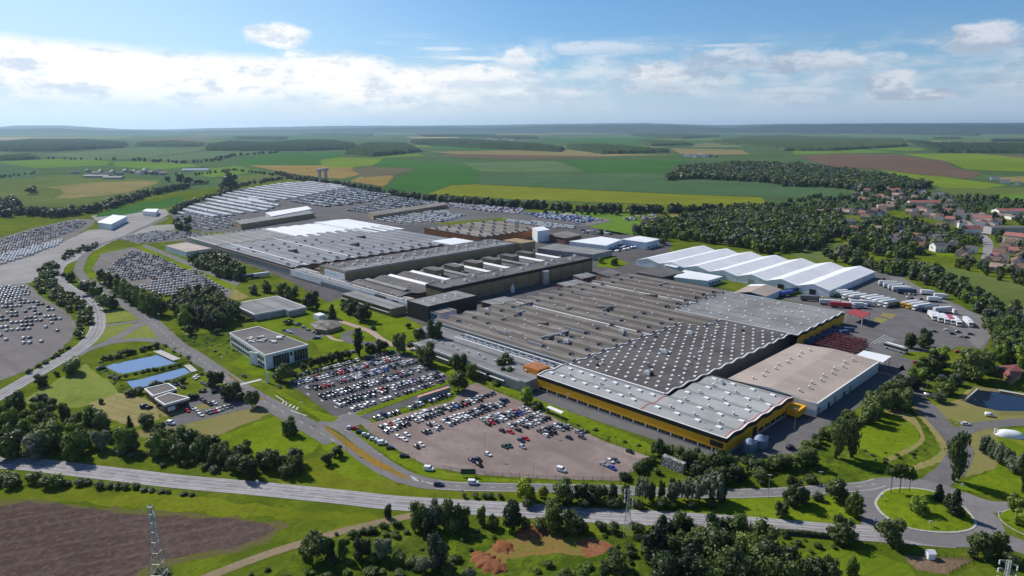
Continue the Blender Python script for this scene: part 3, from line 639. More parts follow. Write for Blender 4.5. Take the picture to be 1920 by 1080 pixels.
# strips of fields running out towards the hills
sr = random.Random(44)
for i in range(95):
    y = 247.5 + 30 * sr.random() ** 1.3; x = sr.uniform(-250, 2150); L_ = sr.uniform(60, 260); t_ = sr.uniform(.8, 2.6) * (y - 238) / 22; s_ = sr.uniform(-.012, .012)
    d = G(x, y)[1]; k = sr.choice(['f_bright', 'f_pale', 'f_green', 'f_tan', 'f_hay', 'f_lime', 'f_dull', 'f_olive', 'f_far', 'f_mauve', 'f_yellow'])
    patch('field', [(x, y), (x + L_, y + s_ * L_), (x + L_ + sr.uniform(-20, 30), y + t_ + s_ * L_), (x + sr.uniform(-20, 20), y + t_)], M[k], 0.05 + d * 0.00003 + i * 0.002)
# ================================================================ THE WORKS
def roof_mat(name, c, var=0.25, panel=(12.0, 5.7), rough=0.75, stain=0.5, spec=0.15, band=None):
    m, nt, b = mat(name, rough, spec); pos = nt.nodes.new('ShaderNodeNewGeometry').outputs['Position']
    mp = nt.nodes.new('ShaderNodeMapping'); mp.inputs['Rotation'].default_value = (0, 0, -GA); nt.links.new(pos, mp.inputs[0])
    br = nt.nodes.new('ShaderNodeTexBrick'); nt.links.new(mp.outputs[0], br.inputs['Vector']); br.inputs['Scale'].default_value = 1.0
    br.inputs['Brick Width'].default_value = panel[0]; br.inputs['Row Height'].default_value = panel[1]; br.inputs['Mortar Size'].default_value = 0.06
    br.inputs['Color1'].default_value = (0, 0, 0, 1); br.inputs['Color2'].default_value = (1, 1, 1, 1); br.inputs['Mortar'].default_value = (.1, .1, .1, 1); br.offset = 0.37
    mp2 = nt.nodes.new('ShaderNodeMapping'); mp2.inputs['Scale'].default_value = (0.03, 0.22, 1); nt.links.new(mp.outputs[0], mp2.inputs[0])
    st = noise(nt, mp2.outputs[0], 1.0, 6, 0.6); n = noise(nt, mp.outputs[0], 0.05, 6, 0.62); sp = noise(nt, mp.outputs[0], 0.9, 4, 0.7)
    f = st * (0.5 * stain) + n * (1 - 0.5 * stain)
    lo = tuple(x * (1 - var) for x in c); hi = tuple(min(0.9, x * (1 + var)) for x in c)
    col = mixc(nt, f.step(0.34, 0.66), lo, hi)
    col = mixc(nt, S(nt, br.outputs['Color']) * 0.16, col, hi)
    col = mixc(nt, sp.step(0.66, 0.80) * 0.4, col, tuple(min(0.9, x * 1.6) for x in c))
    if band:      # darker strip along one flank of each rib, paler strip next to it
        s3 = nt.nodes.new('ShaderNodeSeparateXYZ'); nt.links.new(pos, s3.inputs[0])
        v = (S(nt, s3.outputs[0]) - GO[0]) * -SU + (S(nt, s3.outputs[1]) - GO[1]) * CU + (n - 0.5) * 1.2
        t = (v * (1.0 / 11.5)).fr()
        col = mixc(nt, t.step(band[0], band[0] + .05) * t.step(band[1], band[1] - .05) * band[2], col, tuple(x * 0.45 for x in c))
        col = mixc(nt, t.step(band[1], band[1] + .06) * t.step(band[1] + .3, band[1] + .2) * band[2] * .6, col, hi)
    nt.links.new(col, b.inputs['Base Color']); return m
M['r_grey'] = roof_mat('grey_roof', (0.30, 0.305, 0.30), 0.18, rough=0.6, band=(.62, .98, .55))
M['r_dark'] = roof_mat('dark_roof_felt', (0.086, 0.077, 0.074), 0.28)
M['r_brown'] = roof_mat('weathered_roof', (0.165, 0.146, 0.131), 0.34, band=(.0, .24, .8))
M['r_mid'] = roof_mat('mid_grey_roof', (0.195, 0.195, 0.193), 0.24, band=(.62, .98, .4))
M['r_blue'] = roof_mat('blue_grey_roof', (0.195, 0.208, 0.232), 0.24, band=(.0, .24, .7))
M['r_beige'] = roof_mat('beige_roof', (0.330, 0.275, 0.235), 0.14, panel=(19.0, 13.0))
M['r_white'] = roof_mat('white_roof', (0.67, 0.68, 0.69), 0.08, rough=0.5, stain=0.8)
M['r_charcoal'] = roof_mat('charcoal_roof', (0.105, 0.097, 0.094), 0.3)
M['yellow'] = flat('yellow_cladding', (0.74, 0.36, 0.014), 0.5, var=0.06, scale=0.15)
M['orange_cl'] = flat('orange_cladding', (0.62, 0.22, 0.03), 0.6, var=0.1)
M['rust'] = flat('rust_brown_cladding', (0.30, 0.115, 0.040), 0.7, var=0.15, scale=0.2)
M['tan_cl'] = flat('tan_cladding', (0.275, 0.195, 0.100), 0.7, var=0.14, scale=0.12)
M['black_cl'] = flat('black_cladding', (0.020, 0.020, 0.023), 0.55, var=0.2, scale=0.2)
M['fascia'] = flat('black_fascia', (0.012, 0.012, 0.013), 0.5, var=0.2)
M['coping'] = flat('white_coping', (0.68, 0.67, 0.65), 0.6, var=0.12, scale=1.0)
M['white_cl'] = flat('white_cladding', (0.70, 0.72, 0.74), 0.5, var=0.07, scale=0.2)
M['blue_cl'] = flat('pale_blue_cladding', (0.52, 0.60, 0.68), 0.5, var=0.08, scale=0.2)
M['grey_cl'] = flat('grey_cladding', (0.30, 0.29, 0.28), 0.7, var=0.15, scale=0.3)
M['brick'] = flat('dark_brick', (0.130, 0.072, 0.060), 0.85, var=0.25, scale=0.8)
M['skyl'] = flat('skylight_dome', (0.80, 0.79, 0.75), 0.35, var=0.05)
M['vent'] = flat('vent_black', (0.012, 0.012, 0.013), 0.6)
M['steel'] = flat('galvanised_steel', (0.42, 0.43, 0.44), 0.4, 0.5, 0.6, var=0.15, scale=1.0)
M['redmark'] = flat('red_edge_line', (0.40, 0.085, 0.060), 0.7, var=0.2, scale=1.0)
M['glass'], _nt, _b = mat('window_glass', 0.12, 0.6); _b.inputs['Base Color'].default_value = (0.016, 0.021, 0.026, 1)
M['tealglass'], _nt, _b = mat('teal_glass', 0.15, 0.6); _b.inputs['Base Color'].default_value = (0.055, 0.115, 0.120, 1)
LAM = 11.5
def wave(v, z, a, lam=LAM, sharp=False):
    if a == 0: return z
    t = (v / lam) % 1.0
    return z + a * ((t / .26 if t < .26 else (1 - t) / .74) if sharp else (0.5 - 0.5 * math.cos(2 * math.pi * t)))
def vsamp(v0, v1, lam=LAM, n=8):
    r = [v0, v1] + [(k + f) * lam for k in range(int(v0 // lam), int(v1 // lam) + 1) for f in (0, .13, .26, .4, .5, .63, .75, .88)]
    return sorted(x for x in r if v0 <= x <= v1 and (x in (v0, v1) or (x - v0 > .05 and v1 - x > .05)))
def roof_grid(par, u0, u1, v0, v1, z, a, m, lam=LAM, sharp=False, name='roof', nu=4):
    b = MB(); vv = vsamp(v0, v1, lam); us = [u0 + (u1 - u0) * i / nu for i in range(nu + 1)]
    b.add([W(u, v) + (wave(v, z, a, lam, sharp),) for v in vv for u in us],
          [(j * (nu + 1) + i, j * (nu + 1) + i + 1, (j + 1) * (nu + 1) + i + 1, (j + 1) * (nu + 1) + i) for j in range(len(vv) - 1) for i in range(nu)])
    return b.build(name, m, par, smooth=not sharp)
def side(b, pts, zlo, zhi, mi=0):
    n = len(pts); b.add([p + (zlo[i],) for i, p in enumerate(pts)] + [p + (zhi[i],) for i, p in enumerate(pts)],
                        [(i, i + 1, n + i + 1, n + i) for i in range(n - 1)], mi)
def edge_pts(which, u0, u1, v0, v1, d=0.0, lam=LAM):
    """outer line of one side, pushed out by d, ordered so the face looks outward"""
    if which == 'front': return [(u0, v0 - d), (u1, v0 - d)]
    if which == 'back': return [(u1, v1 + d), (u0, v1 + d)]
    if which == 'right': return [(u1 + d, v) for v in vsamp(v0, v1, lam)]
    return [(u0 - d, v) for v in vsamp(v0, v1, lam)[::-1]]
def skin(par, name, m, which, u0, u1, v0, v1, zl, zh, a=0.0, rel=True, d=0.0, lam=LAM, sharp=False):
    """a strip of wall; zl / zh are heights, or offsets under the wavy roof edge when given as ('r', offset)"""
    b = MB()
    for w in which:
        p = edge_pts(w, u0, u1, v0, v1, d, lam)
        def zz(q, s): return (wave(q[1] if w in ('left', 'right') else (v0 if w == 'front' else v1), s[1], a, lam, sharp) + s[2]) if isinstance(s, tuple) else s
        side(b, [W(*q) for q in p], [zz(q, zl) for q in p], [zz(q, zh) for q in p])
    return b.build(name, m, par)
def coping(par, which, u0, u1, v0, v1, z, a, w=0.55, m=None, lam=LAM, sharp=False, name='parapet', h=0.45):
    b = MB()
    for s in which:
        p = edge_pts(s, u0, u1, v0, v1, 0.18, lam); q = edge_pts(s, u0, u1, v0, v1, 0.18 - w, lam)
        zs = [wave(t[1] if s in ('left', 'right') else (v0 if s == 'front' else v1), z, a, lam, sharp) for t in p]
        P_, Q_ = [W(*t) for t in p], [W(*t) for t in q]; n = len(p)
        side(b, P_, [k - 0.1 for k in zs], [k + h for k in zs]); side(b, Q_[::-1], [k - 0.3 for k in zs[::-1]], [k + h for k in zs[::-1]])
        b.add([t + (zs[i] + h,) for i, t in enumerate(P_)] + [t + (zs[i] + h,) for i, t in enumerate(Q_)], [(i, i + 1, n + i + 1, n + i) for i in range(n - 1)])
    return b.build(name, m or M['coping'], par)
def share(par, name, me, spots, limit=100, rz=0.0):
    """copies of one small part; past the limit the rest become one mass"""
    pw = parent_world(par); spots = sorted(spots, key=lambda s: s[0] ** 2 + s[1] ** 2)
    for s in spots[:limit]:
        o = link(name, me, par); o.location = (s[0] - pw[0], s[1] - pw[1], s[2] - pw[2]); o.rotation_euler = (0, 0, s[3] if len(s) > 3 else rz)
    if len(spots) > limit:
        v = np.empty(len(me.vertices) * 3); me.vertices.foreach_get('co', v); v = v.reshape(-1, 3); b = MB()
        for s in spots[limit:]:
            a = s[3] if len(s) > 3 else rz; c, t = math.cos(a), math.sin(a)
            b.add([(s[0] + x * c - y * t, s[1] + x * t + y * c, s[2] + z) for x, y, z in v], [tuple(p.vertices) for p in me.polygons], 0)
        k = b.build(name, list(me.materials), par); k['kind'] = 'stuff'
        mi = [p.material_index for p in me.polygons] * (len(spots) - limit); k.data.polygons.foreach_set('material_index', mi)
_b = MB(); _b.box(-0.66, -0.66, -0.2, 0.66, 0.66, 0.22, 1); _b.prism([(-.58, -.58), (.58, -.58), (.58, .58), (-.58, .58)], 0.22, 0.45, 0); SKY_ME = _b.mesh('skylight', [M['skyl'], M['coping']])
_b = MB(); _b.box(-1.2, -0.85, -0.3, 1.2, 0.85, 0.25, 1); _b.prism([(-1.1, -.75), (1.1, -.75), (1.1, .75), (-1.1, .75)], 0.25, 0.6, 0); SKYL_ME = _b.mesh('skylight_long', [M['skyl'], M['coping']])
_b = MB(); _b.box(-1.05, -1.0, -0.4, 0.75, 1.0, 1.25, 0); _b.box(0.753, -1.0, -0.4, 1.15, 1.0, 1.05, 1); _b.box(-1.2, -1.1, 1.253, 0.9, 1.1, 1.4, 0); VENT_ME = _b.mesh('roof_vent', [M['vent'], M['coping']])
_b = MB(); _b.tube((0, 0, -.3), (0, 0, 0.9), 0.35, 8, mi=0); _b.lathe((0, 0, 0.9), [(0.6, 0), (0.6, 0.25), (0.1, 0.5)], 8, 1); COWL_ME = _b.mesh('roof_cowl', [M['steel'], M['coping']])
_b = MB(); _b.box(-1.6, -1.1, -.3, 1.6, 1.1, 1.3, 0); _b.box(-1.3, -0.8, 1.303, 1.3, 0.8, 1.5, 1); _b.tube((0, 0, 1.5), (0, 0, 1.75), .6, 10, mi=0); AHU_ME = _b.mesh('roof_fan_unit', [M['coping'], M['steel']])
# ---------------------------------------------------------------- yellow hall in front
ZH = 7.0
yh = thing('factory_hall', 'yellow front hall with black fascia and pale grey ribbed roof', 'factory', W(-48, 0))
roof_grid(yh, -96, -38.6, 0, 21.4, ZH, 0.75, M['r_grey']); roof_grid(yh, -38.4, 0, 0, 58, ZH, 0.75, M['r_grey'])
for w, r in (('front', (-96, 0, 0, 58)), ('right', (-38.4, 0, 0, 58)), ('left', (-96, 0, 0, 21.4))):
    skin(yh, 'wall', M['yellow'], [w], *r, 2.0 if w == 'front' else 1.2, ('r', ZH, -1.35), .75)
    skin(yh, 'plinth', M['grey_cl'], [w], *r, 0.0, 1.2 if w != 'front' else 0.7, 1.0, d=-0.05)
    skin(yh, 'fascia', M['fascia'], [w], *r, ('r', ZH, -1.45), ('r', ZH, 0.3), .75, d=0.2)
skin(yh, 'fascia', M['fascia'], ['back'], -38.4, 0, 0, 58, ('r', ZH, -1.2), ('r', ZH, 0.3), .75, d=0.2)
coping(yh, ['front', 'left'], -96, 0, 0, 21.4, ZH, .75); coping(yh, ['right'], -38.4, 0, 0, 58, ZH, .75)
coping(yh, ['back'], -38.4, 0, 0, 58, ZH, 0.75, m=M['fascia'])
for uu in (-39.2, -1.6):
    vv = vsamp(1.0, 57 if uu > -10 else 21, LAM); b = MB()
    n = len(vv); b.add([W(uu, v) + (wave(v, ZH, .75) + 0.03,) for v in vv] + [W(uu + 0.45, v) + (wave(v, ZH, .75) + 0.03,) for v in vv], [(i, n + i, n + i + 1, i + 1) for i in range(n - 1)]); b.build('edge_strip', M['redmark'], yh)
for k in range(16):
    u0 = -95.6 + k * 6.0
    b = MB(); b.box(u0 + 0.45, 0.12, 0.7, u0 + 5.55, 0.2, 2.0, 0, W); o = b.build('window', M['glass'], yh)
    for q in (1.7, 3.4):
        b = MB(); b.box(u0 + q, 0.02, 0.7, u0 + q + 0.12, 0.1, 2.0, 0, W); b.build('mullion', M['grey_cl'], o)
for k in range(17):
    b = MB(); b.box(-95.8 + k * 6.0, -0.02, 0.7, -95.4 + k * 6.0, 0.5, 2.0, 0, W); b.build('column', M['white_cl'], yh)
for k in range(5):
    b = MB(); b.box(-0.2, 27 + k * 5.2, 1.3, 0.06, 31 + k * 5.2, 2.6, 0, W); b.build('window', M['glass'], yh)
b = MB(); b.box(-0.3, 21.5, 0, 0.09, 25, 4.6, 0, W); b.build('door', M['vent'], yh)
b = MB(); b.box(0.25, 52, 1.2, 5.2, 60, 4.2, 0, W); b.build('annex', M['yellow'], yh)
b = MB(); b.box(-6.4, -0.36, 3.0, -1.2, -0.01, 5.0, 0, W); b.build('louvre', M['vent'], yh)
share(yh, 'skylight', SKYL_ME, [W(-92 + k * 6.6 + j * 2.5, 5.6 + j * 10.5) + (wave(5.6 + j * 10.5, ZH, .75),) for k in range(8) for j in range(2)]
      + [W(-34 + k * 9.2 + (j % 2) * 3.4, 5.8 + j * 11.5) + (wave(5.8 + j * 11.5, ZH, .75),) for k in range(4) for j in range(5)], rz=GA)
share(yh, 'roof_cowl', COWL_ME, [W(-85 + k * 17, 11 + (k % 2)) + (wave(11, ZH, .75),) for k in range(3)] + [W(-31 + k * 11, 11.4 + j * 11.5) + (wave(11.4, ZH, 1),) for k in range(3) for j in range(4)], rz=GA)
share(yh, 'roof_fan_unit', AHU_ME, [W(-30, 50) + (ZH + .4,)], rz=GA)
og = thing('stair_head', 'orange box on the office roof beside the yellow hall', 'stair head', W(-101, 8))
b = MB(); b.prism([W(*q) for q in ((-108, 3), (-98, 3), (-98, 11), (-108, 11))], 5.2, 8.3); b.build('wall', M['orange_cl'], og)
b = MB(); b.prism([W(*q) for q in ((-107.5, 3.5), (-98.5, 3.5), (-98.5, 10.5), (-107.5, 10.5))], 8.303, 8.42); b.build('roof', M['rust'], og)
# ---------------------------------------------------------------- dark roof hall with white skylights
dh = thing('factory_hall', 'hall with near-black roof dotted by rows of white skylights', 'factory', W(-68, 85))
roof_grid(dh, -95.3, -40.5, 21.9, 126, ZH, 0.9, M['r_dark']); roof_grid(dh, -82, -40.5, 126, 148.6, ZH, 0.9, M['r_dark'])
skin(dh, 'wall', M['black_cl'], ['right'], -95, -40.3, 58, 148.6, 0, ('r', ZH, -1.5), 0.9)
skin(dh, 'fascia', M['fascia'], ['right'], -95, -40.3, 21.9, 148.6, ('r', ZH, -1.6), ('r', ZH, 0.3), 0.9, d=0.12)
coping(dh, ['right'], -95, -40.3, 21.9, 148.6, ZH, 0.9); coping(dh, ['left'], -95.3, -40, 21.9, 126, ZH, 0.9); coping(dh, ['left'], -82, -40, 126, 148.6, ZH, 0.9)
coping(dh, ['front'], -95.3, -41, 21.9, 126, ZH, 0.3, w=0.9)
share(dh, 'skylight', SKY_ME, [W(u, v) + (wave(v, ZH, .9) - 0.05,) for j in range(21) for i in range(10) for u, v in [(-92.5 + i * 5.55 + (j % 2) * 2.7, 26.5 + j * 5.75)] if u < -42 and (v < 125 or u > -80)], rz=GA)
share(dh, 'roof_fan_unit', AHU_ME, [W(-72, 70) + (ZH + .6,), W(-80, 108) + (ZH + .6,), W(-60, 37) + (ZH + .6,)], rz=GA)
share(dh, 'roof_cowl', COWL_ME, [W(-84 + (k * 37) % 40, 34 + k * 9.5) + (wave(34 + k * 9.5, ZH, .9),) for k in range(11)])
# ---------------------------------------------------------------- grey hall at the back right
gh = thing('factory_hall', 'pale grey ribbed roof hall with yellow end wall behind the dark roof', 'factory', W(-77, 184))
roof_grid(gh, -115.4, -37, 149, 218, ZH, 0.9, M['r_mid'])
skin(gh, 'wall', M['yellow'], ['right'], -115, -37, 149, 218, 0, ('r', ZH, -1.5), .9); skin(gh, 'wall', M['white_cl'], ['back'], -115, -37, 149, 218, 0, ('r', ZH, -1.0), .9)
skin(gh, 'fascia', M['fascia'], ['right', 'back'], -115, -37, 149, 218, ('r', ZH, -1.6), ('r', ZH, 0.3), 0.9, d=0.15)
coping(gh, ['right', 'front', 'left', 'back'], -115.4, -37, 149, 218, ZH, 0.9)
share(gh, 'skylight', SKY_ME, [W(-108 + i * 13 + (j % 2) * 6, 153.5 + j * 11.5 + (i % 2) * 4) + (ZH + .35,) for i in range(6) for j in range(6)], rz=GA)
share(gh, 'roof_cowl', COWL_ME, [W(-104 + i * 15, 158 + j * 11.5) + (ZH + .3,) for i in range(5) for j in range(5)])
# ---------------------------------------------------------------- big weathered hall
bh = thing('factory_hall', 'huge weathered brown grey ribbed roof hall with black vents', 'factory', W(-150, 120))
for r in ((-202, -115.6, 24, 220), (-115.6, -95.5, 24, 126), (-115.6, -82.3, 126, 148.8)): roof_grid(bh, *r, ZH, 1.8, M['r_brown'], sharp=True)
skin(bh, 'wall', M['brick'], ['left', 'back'], -202, -115.6, 24, 220, 0, ('r', ZH, -0.4), 1.5, sharp=True); skin(bh, 'wall', M['grey_cl'], ['front'], -202, -95.5, 24, 220, 0, ('r', ZH, -0.3), 1.5, sharp=True)
skin(bh, 'fascia', M['fascia'], ['left', 'back'], -202, -115.6, 24, 220, ('r', ZH, -0.6), ('r', ZH, 0.25), 1.5, d=0.15, sharp=True)
coping(bh, ['front'], -202, -96, 24, 220, ZH, 0, w=1.2); coping(bh, ['left'], -202, -96, 24, 220, ZH, 1.5, sharp=True, m=M['grey_cl'], w=.4)
for v in (92.0, 172.5):
    b = MB(); b.box(-201, v - 0.5, ZH, -96 if v < 126 else -116, v + 0.5, ZH + 0.42, 0, W); b.build('roof_gutter', M['coping'], bh)
sp = []
for u, v0, n in ((-190, 33, 16), (-122, 33, 9), (-103, 33, 9), (-122, 150, 6), (-172, 40, 3)):
    for k in range(n): sp.append(W(u + (k % 2) * 1.2, v0 + k * LAM) + (wave(v0 + k * LAM, ZH, 1.5, sharp=True) - .1,))
share(bh, 'roof_vent', VENT_ME, sp, rz=GA)
share(bh, 'roof_cowl', COWL_ME, [W(-176 + (k % 7) * 9.5 + (k * 3) % 5, 30 + (k // 7) * 23 + (k % 3) * 4) + (ZH + .9,) for k in range(56)])
share(bh, 'roof_fan_unit', AHU_ME, [W(-118, 47) + (ZH + 1,), W(-108, 83) + (ZH + 1,), W(-196, 62) + (ZH + 1,)], rz=GA)
for u, v in ((-152, 62), (-148, 118), (-146, 165)):
    b = MB(); b.prism([W(u - 6, v - 1.6), W(u + 6, v - 1.6), W(u + 6, v + 1.6), W(u - 6, v + 1.6)], ZH, [ZH + 1.2, ZH + 3.2, ZH + 3.2, ZH + 1.2]); b.build('roof_monitor', M['r_charcoal'], bh)
rq = random.Random(9)
for k in range(16):
    u, v = rq.uniform(-196, -122), rq.uniform(30, 210); L_ = rq.uniform(4, 16); b = MB()
    if k % 2: b.box(u, v - .35, ZH + .6, u + L_, v + .35, ZH + 2.2, 0, W)
    else: b.box(u - .35, v, ZH + .8, u + .35, v + L_, ZH + 2.3, 0, W)
    b.build('roof_duct', M['steel'] if k % 3 else M['grey_cl'], bh)
for k in range(9):
    u, v = rq.uniform(-92, -48), rq.uniform(28, 138); b = MB(); b.box(u - rq.uniform(.5, 1.4), v - .6, ZH, u + .6, v + .6, ZH + rq.uniform(1.2, 2.2), 0, W); b.build('roof_box', M['grey_cl'] if k % 2 else M['vent'], dh)
# ---------------------------------------------------------------- beige hall with white walls
eh = thing('warehouse', 'beige roofed warehouse with white walls beside the yellow hall', 'warehouse', W(-12, 98))
b = MB(); z0 = 6.0
roofp = [(-32.5, 61), (-12, 61), (9, 61), (9, 138), (-12, 138), (-32.5, 138)]
b.add([W(-32.5, 61) + (z0,), W(-12, 61) + (z0 + 1.3,), W(9, 61) + (z0,), W(9, 138) + (z0,), W(-12, 138) + (z0 + 1.3,), W(-32.5, 138) + (z0,)], [(0, 1, 4, 5), (1, 2, 3, 4)]); b.build('roof', M['r_beige'], eh)
b = MB(); pts = [W(*q) for q in [(-32.4, 61.1), (-12, 61.1), (8.9, 61.1), (8.9, 137.9), (-12, 137.9), (-32.4, 137.9), (-32.4, 61.1)]]; zz = [z0, z0 + 1.3, z0, z0, z0 + 1.3, z0, z0]
side(b, pts, [0] * 7, [k - 0.05 for k in zz]); b.build('wall', M['white_cl'], eh)
b = MB()
for a_, c_ in (((8.9, 60.8), (9.5, 138.2)),): b.box(a_[0], a_[1], z0 - 0.5, c_[0], c_[1], z0 + 0.25, 0, W)
b.box(-32.6, 60.5, z0 - 0.4, 9.5, 60.8, z0 + 0.3, 0, W); b.build('gutter', M['coping'], eh)
for k in range(5):
    b = MB(); b.box(8.85, 63 + k * 9 + (k % 2) * 2, 0.05, 9.0, 65.2 + k * 9 + (k % 2) * 2, 3.4 - (k % 2), 0, W); b.build('door', M['glass' if k % 2 else 'grey_cl'], eh)
share(eh, 'roof_cowl', AHU_ME if False else COWL_ME, [W(u + (k % 2) * 1.6, 68 + k * 6.6) + (z0 + .75,) for u in (-23, -1.5) for k in range(10)])
cn = thing('loading_canopy', 'small bright white canopy roof at the end of the beige warehouse', 'canopy', W(5, 146))
b = MB(); b.prism([W(*q) for q in ((-3, 138.3), (10.5, 138.3), (10.5, 152), (-3, 152))], 5.2, 5.6, bottom=True); b.build('roof', M['r_white'], cn)
for q in ((-2.4, 151), (10, 151), (10, 145)):
    b = MB(); b.tube(W(*q) + (0,), W(*q) + (5.2,), 0.18); b.build('post', M['steel'], cn)
# ---------------------------------------------------------------- offices along the lawn
of = thing('office_wing', 'long low office wing with teal window band along the lawn', 'office', W(-148, 8))
b = MB(); b.box(-181, -7, 0, -96.5, 9, 5.2, 0, W); b.build('wall', M['grey_cl'], of)
b = MB(); b.box(-181.3, -7.4, 5.203, -96.4, 9.2, 5.5, 0, W); b.build('roof', M['r_mid'], of)
for z in (1.0, 3.2):
    b = MB(); b.box(-178, -7.12, z, -110, -6.9, z + 1.4, 0, W); b.build('window', M['tealglass'], of)
b = MB(); b.box(-181.5, -7.75, 4.75, -100, -7.45, 5.75, 0, W); b.build('parapet', M['coping'], of)
b = MB(); b.box(-181.5, -8.3, 2.5, -110, -7.3, 2.9, 0, W); b.build('canopy', M['coping'], of)
o2 = thing('link_building', 'narrow flat roofed strip with rooflights between offices and weathered hall', 'building', W(-150, 17))
b = MB(); b.box(-201.5, 9.4, 0, -96.6, 23.3, 5.6, 0, W); b.build('wall', M['grey_cl'], o2)
b = MB(); b.box(-201.7, 9.3, 5.603, -96.4, 23.4, 5.8, 0, W); b.build('roof', M['r_mid'], o2)
for v in (14.3, 21.5):
    b = MB(); b.box(-172, v, 5.85, -98, v + .7, 6.3, 0, W); b.build('roof_gutter', M['coping'], o2)
_b = MB(); _b.box(-1.8, -1.4, 0, 1.8, 1.4, .7, 0); _b.box(-1.5, -1.1, .703, 1.5, 1.1, .9, 1); RL = _b.mesh('rooflight', [M['coping'], M['glass']])
share(o2, 'rooflight', RL, [W(-170 + k * 5.2, 18.3) + (5.8,) for k in range(14)], rz=GA)
share(of, 'roof_cowl', COWL_ME, [W(-176 + k * 7, 1.5 + (k % 3) * 1.4) + (5.4,) for k in range(11)])
# ---------------------------------------------------------------- rear halls
def rect4(z, L, T, R, B):
    q = [UV(*p, z) for p in (L, T, R, B)]
    return ((q[0][0] + q[1][0]) / 2, (q[2][0] + q[3][0]) / 2, (q[0][1] + q[3][1]) / 2, (q[1][1] + q[2][1]) / 2)
def block(name, label, cat, uv, z, wm, rm, a=0.0, fascia=None, cope=None, lam=LAM, group=None, sharp=False, fh=1.2, z0=0.0):
    u0, u1, v0, v1 = uv; t = thing(name, label, cat, W((u0 + u1) / 2, (v0 + v1) / 2), group)
    skin(t, 'wall', wm, ['front', 'right', 'back', 'left'], u0, u1, v0, v1, z0, ('r', z, -0.02), a, lam=lam, sharp=sharp)
    roof_grid(t, u0, u1, v0, v1, z, a, rm, lam=lam, sharp=sharp, nu=3)
    if fascia: skin(t, 'fascia', fascia, ['front', 'right', 'back', 'left'], u0, u1, v0, v1, ('r', z, -fh), ('r', z, .3), a, d=0.15, lam=lam, sharp=sharp)
    if cope: coping(t, ['front', 'right', 'back', 'left'], u0, u1, v0, v1, z, a, m=cope, lam=lam, sharp=sharp)
    return t
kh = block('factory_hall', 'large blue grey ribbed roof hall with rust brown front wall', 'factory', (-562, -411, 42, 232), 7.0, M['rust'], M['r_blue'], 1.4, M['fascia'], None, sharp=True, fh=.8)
sp = []
for u, v0, n in ((-424, 46, 14), (-446, 52, 13), (-500, 52, 10), (-524, 48, 8)):
    for k in range(n): sp.append(W(u + (k % 3) * 1.5, v0 + k * LAM) + (7.6,))
share(kh, 'roof_vent', VENT_ME, sp, rz=GA)
for u, v in ((-480, 80), (-470, 140), (-505, 170)):
    b = MB(); b.prism([W(u - 6, v - 1.8), W(u + 6, v - 1.8), W(u + 6, v + 1.8), W(u - 6, v + 1.8)], 7, [8.4, 10.4, 10.4, 8.4]); b.build('roof_monitor', M['r_charcoal'], kh)
for v in (57.0, 103.5):
    b = MB(); b.box(-561, v - .7, 7.0, -412, v + .7, 8.0, 0, W); b.build('roof_gutter', M['coping'], kh)
block('factory_hall', 'fine ribbed pale roof beside the blue grey hall, left end', 'factory', (-640, -563, 44, 128), 6.5, M['grey_cl'], M['r_mid'], 1.0, None, M['coping'], lam=6.0, sharp=True)
lh = block('factory_hall', 'mid grey sawtooth roof hall with rust red wall in the rear yard', 'factory', rect4(8, (793, 432), (935, 410), (995, 430), (920, 447)), 8.0, M['rust'], M['r_brown'], 1.6, M['fascia'], None, lam=9.0, sharp=True, fh=.6)
u0, u1, v0, v1 = rect4(8, (793, 432), (935, 410), (995, 430), (920, 447))
share(lh, 'roof_vent', VENT_ME, [W(u0 + 12 + (k % 5) * 18, v0 + 8 + (k // 5) * 18) + (9,) for k in range(28)], rz=GA)
block('warehouse', 'white ribbed roof warehouse in front of the rear compound', 'warehouse', rect4(7, (478, 433), (597, 417), (655, 431), (590, 447)), 7.0, M['blue_cl'], M['r_white'], 0.7, None, None, lam=16.0)
block('warehouse', 'second white roof warehouse, right of the ribbed one', 'warehouse', rect4(7.5, (600, 418), (655, 408), (745, 430), (690, 438)), 7.5, M['blue_cl'], M['r_white'], 0.5, None, None, lam=30.0)
# long tan halls with black trim
ih = block('press_hall', 'long high tan hall with the panelled end, rear of two', 'factory', rect4(13, (610, 499), (905, 448), (985, 456), (640, 510)), 13.0, M['tan_cl'], M['r_charcoal'], 0.0, M['grey_cl'], None, fh=.5)
iu0, iu1, iv0, iv1 = rect4(13, (610, 499), (905, 448), (985, 456), (640, 510))
share(ih, 'roof_fan_unit', AHU_ME, [W(iu0 + 6 + (k * 7) % 26, iv0 + 8 + k * 5.5) + (13.1,) for k in range(32)], rz=GA)
share(ih, 'roof_cowl', COWL_ME, [W(iu0 + 4 + (k * 11) % 30, iv0 + 5 + k * 4.1) + (13.1,) for k in range(44)])
b = MB(); b.box(iu0 + 8, iv0 - 0.3, 4.0, iu1 - 1, iv0 - 0.02, 11.5, 0, W); b.build('wall_panel', M['white_cl'], ih)
b = MB(); b.box(iu0 + 10, iv0 - 0.36, 8.6, iu1 - 12, iv0 - 0.31, 10.3, 0, W); b.build('sign', M['blue_cl'], ih)
b = MB(); b.box(iu1 - 20, iv1 - 2, 0, iu1 + 6, iv1 + 16, 14.2, 0, W); b.build('end_tower', M['tan_cl'], ih)
b = MB(); b.box(iu1 - 14, iv0 + 2, 13.02, iu1 - 2, iv1 - 4, 13.5, 0, W); b.build('roof_step', M['r_mid'], ih)
jh = block('press_hall', 'long tan hall with deep black fascia and dark flat roof, nearer of two', 'factory', rect4(12, (800, 534), (1078, 477), (1108, 485), (830, 541)), 12.0, M['tan_cl'], M['r_charcoal'], 0.0, M['fascia'], None, fh=2.2)
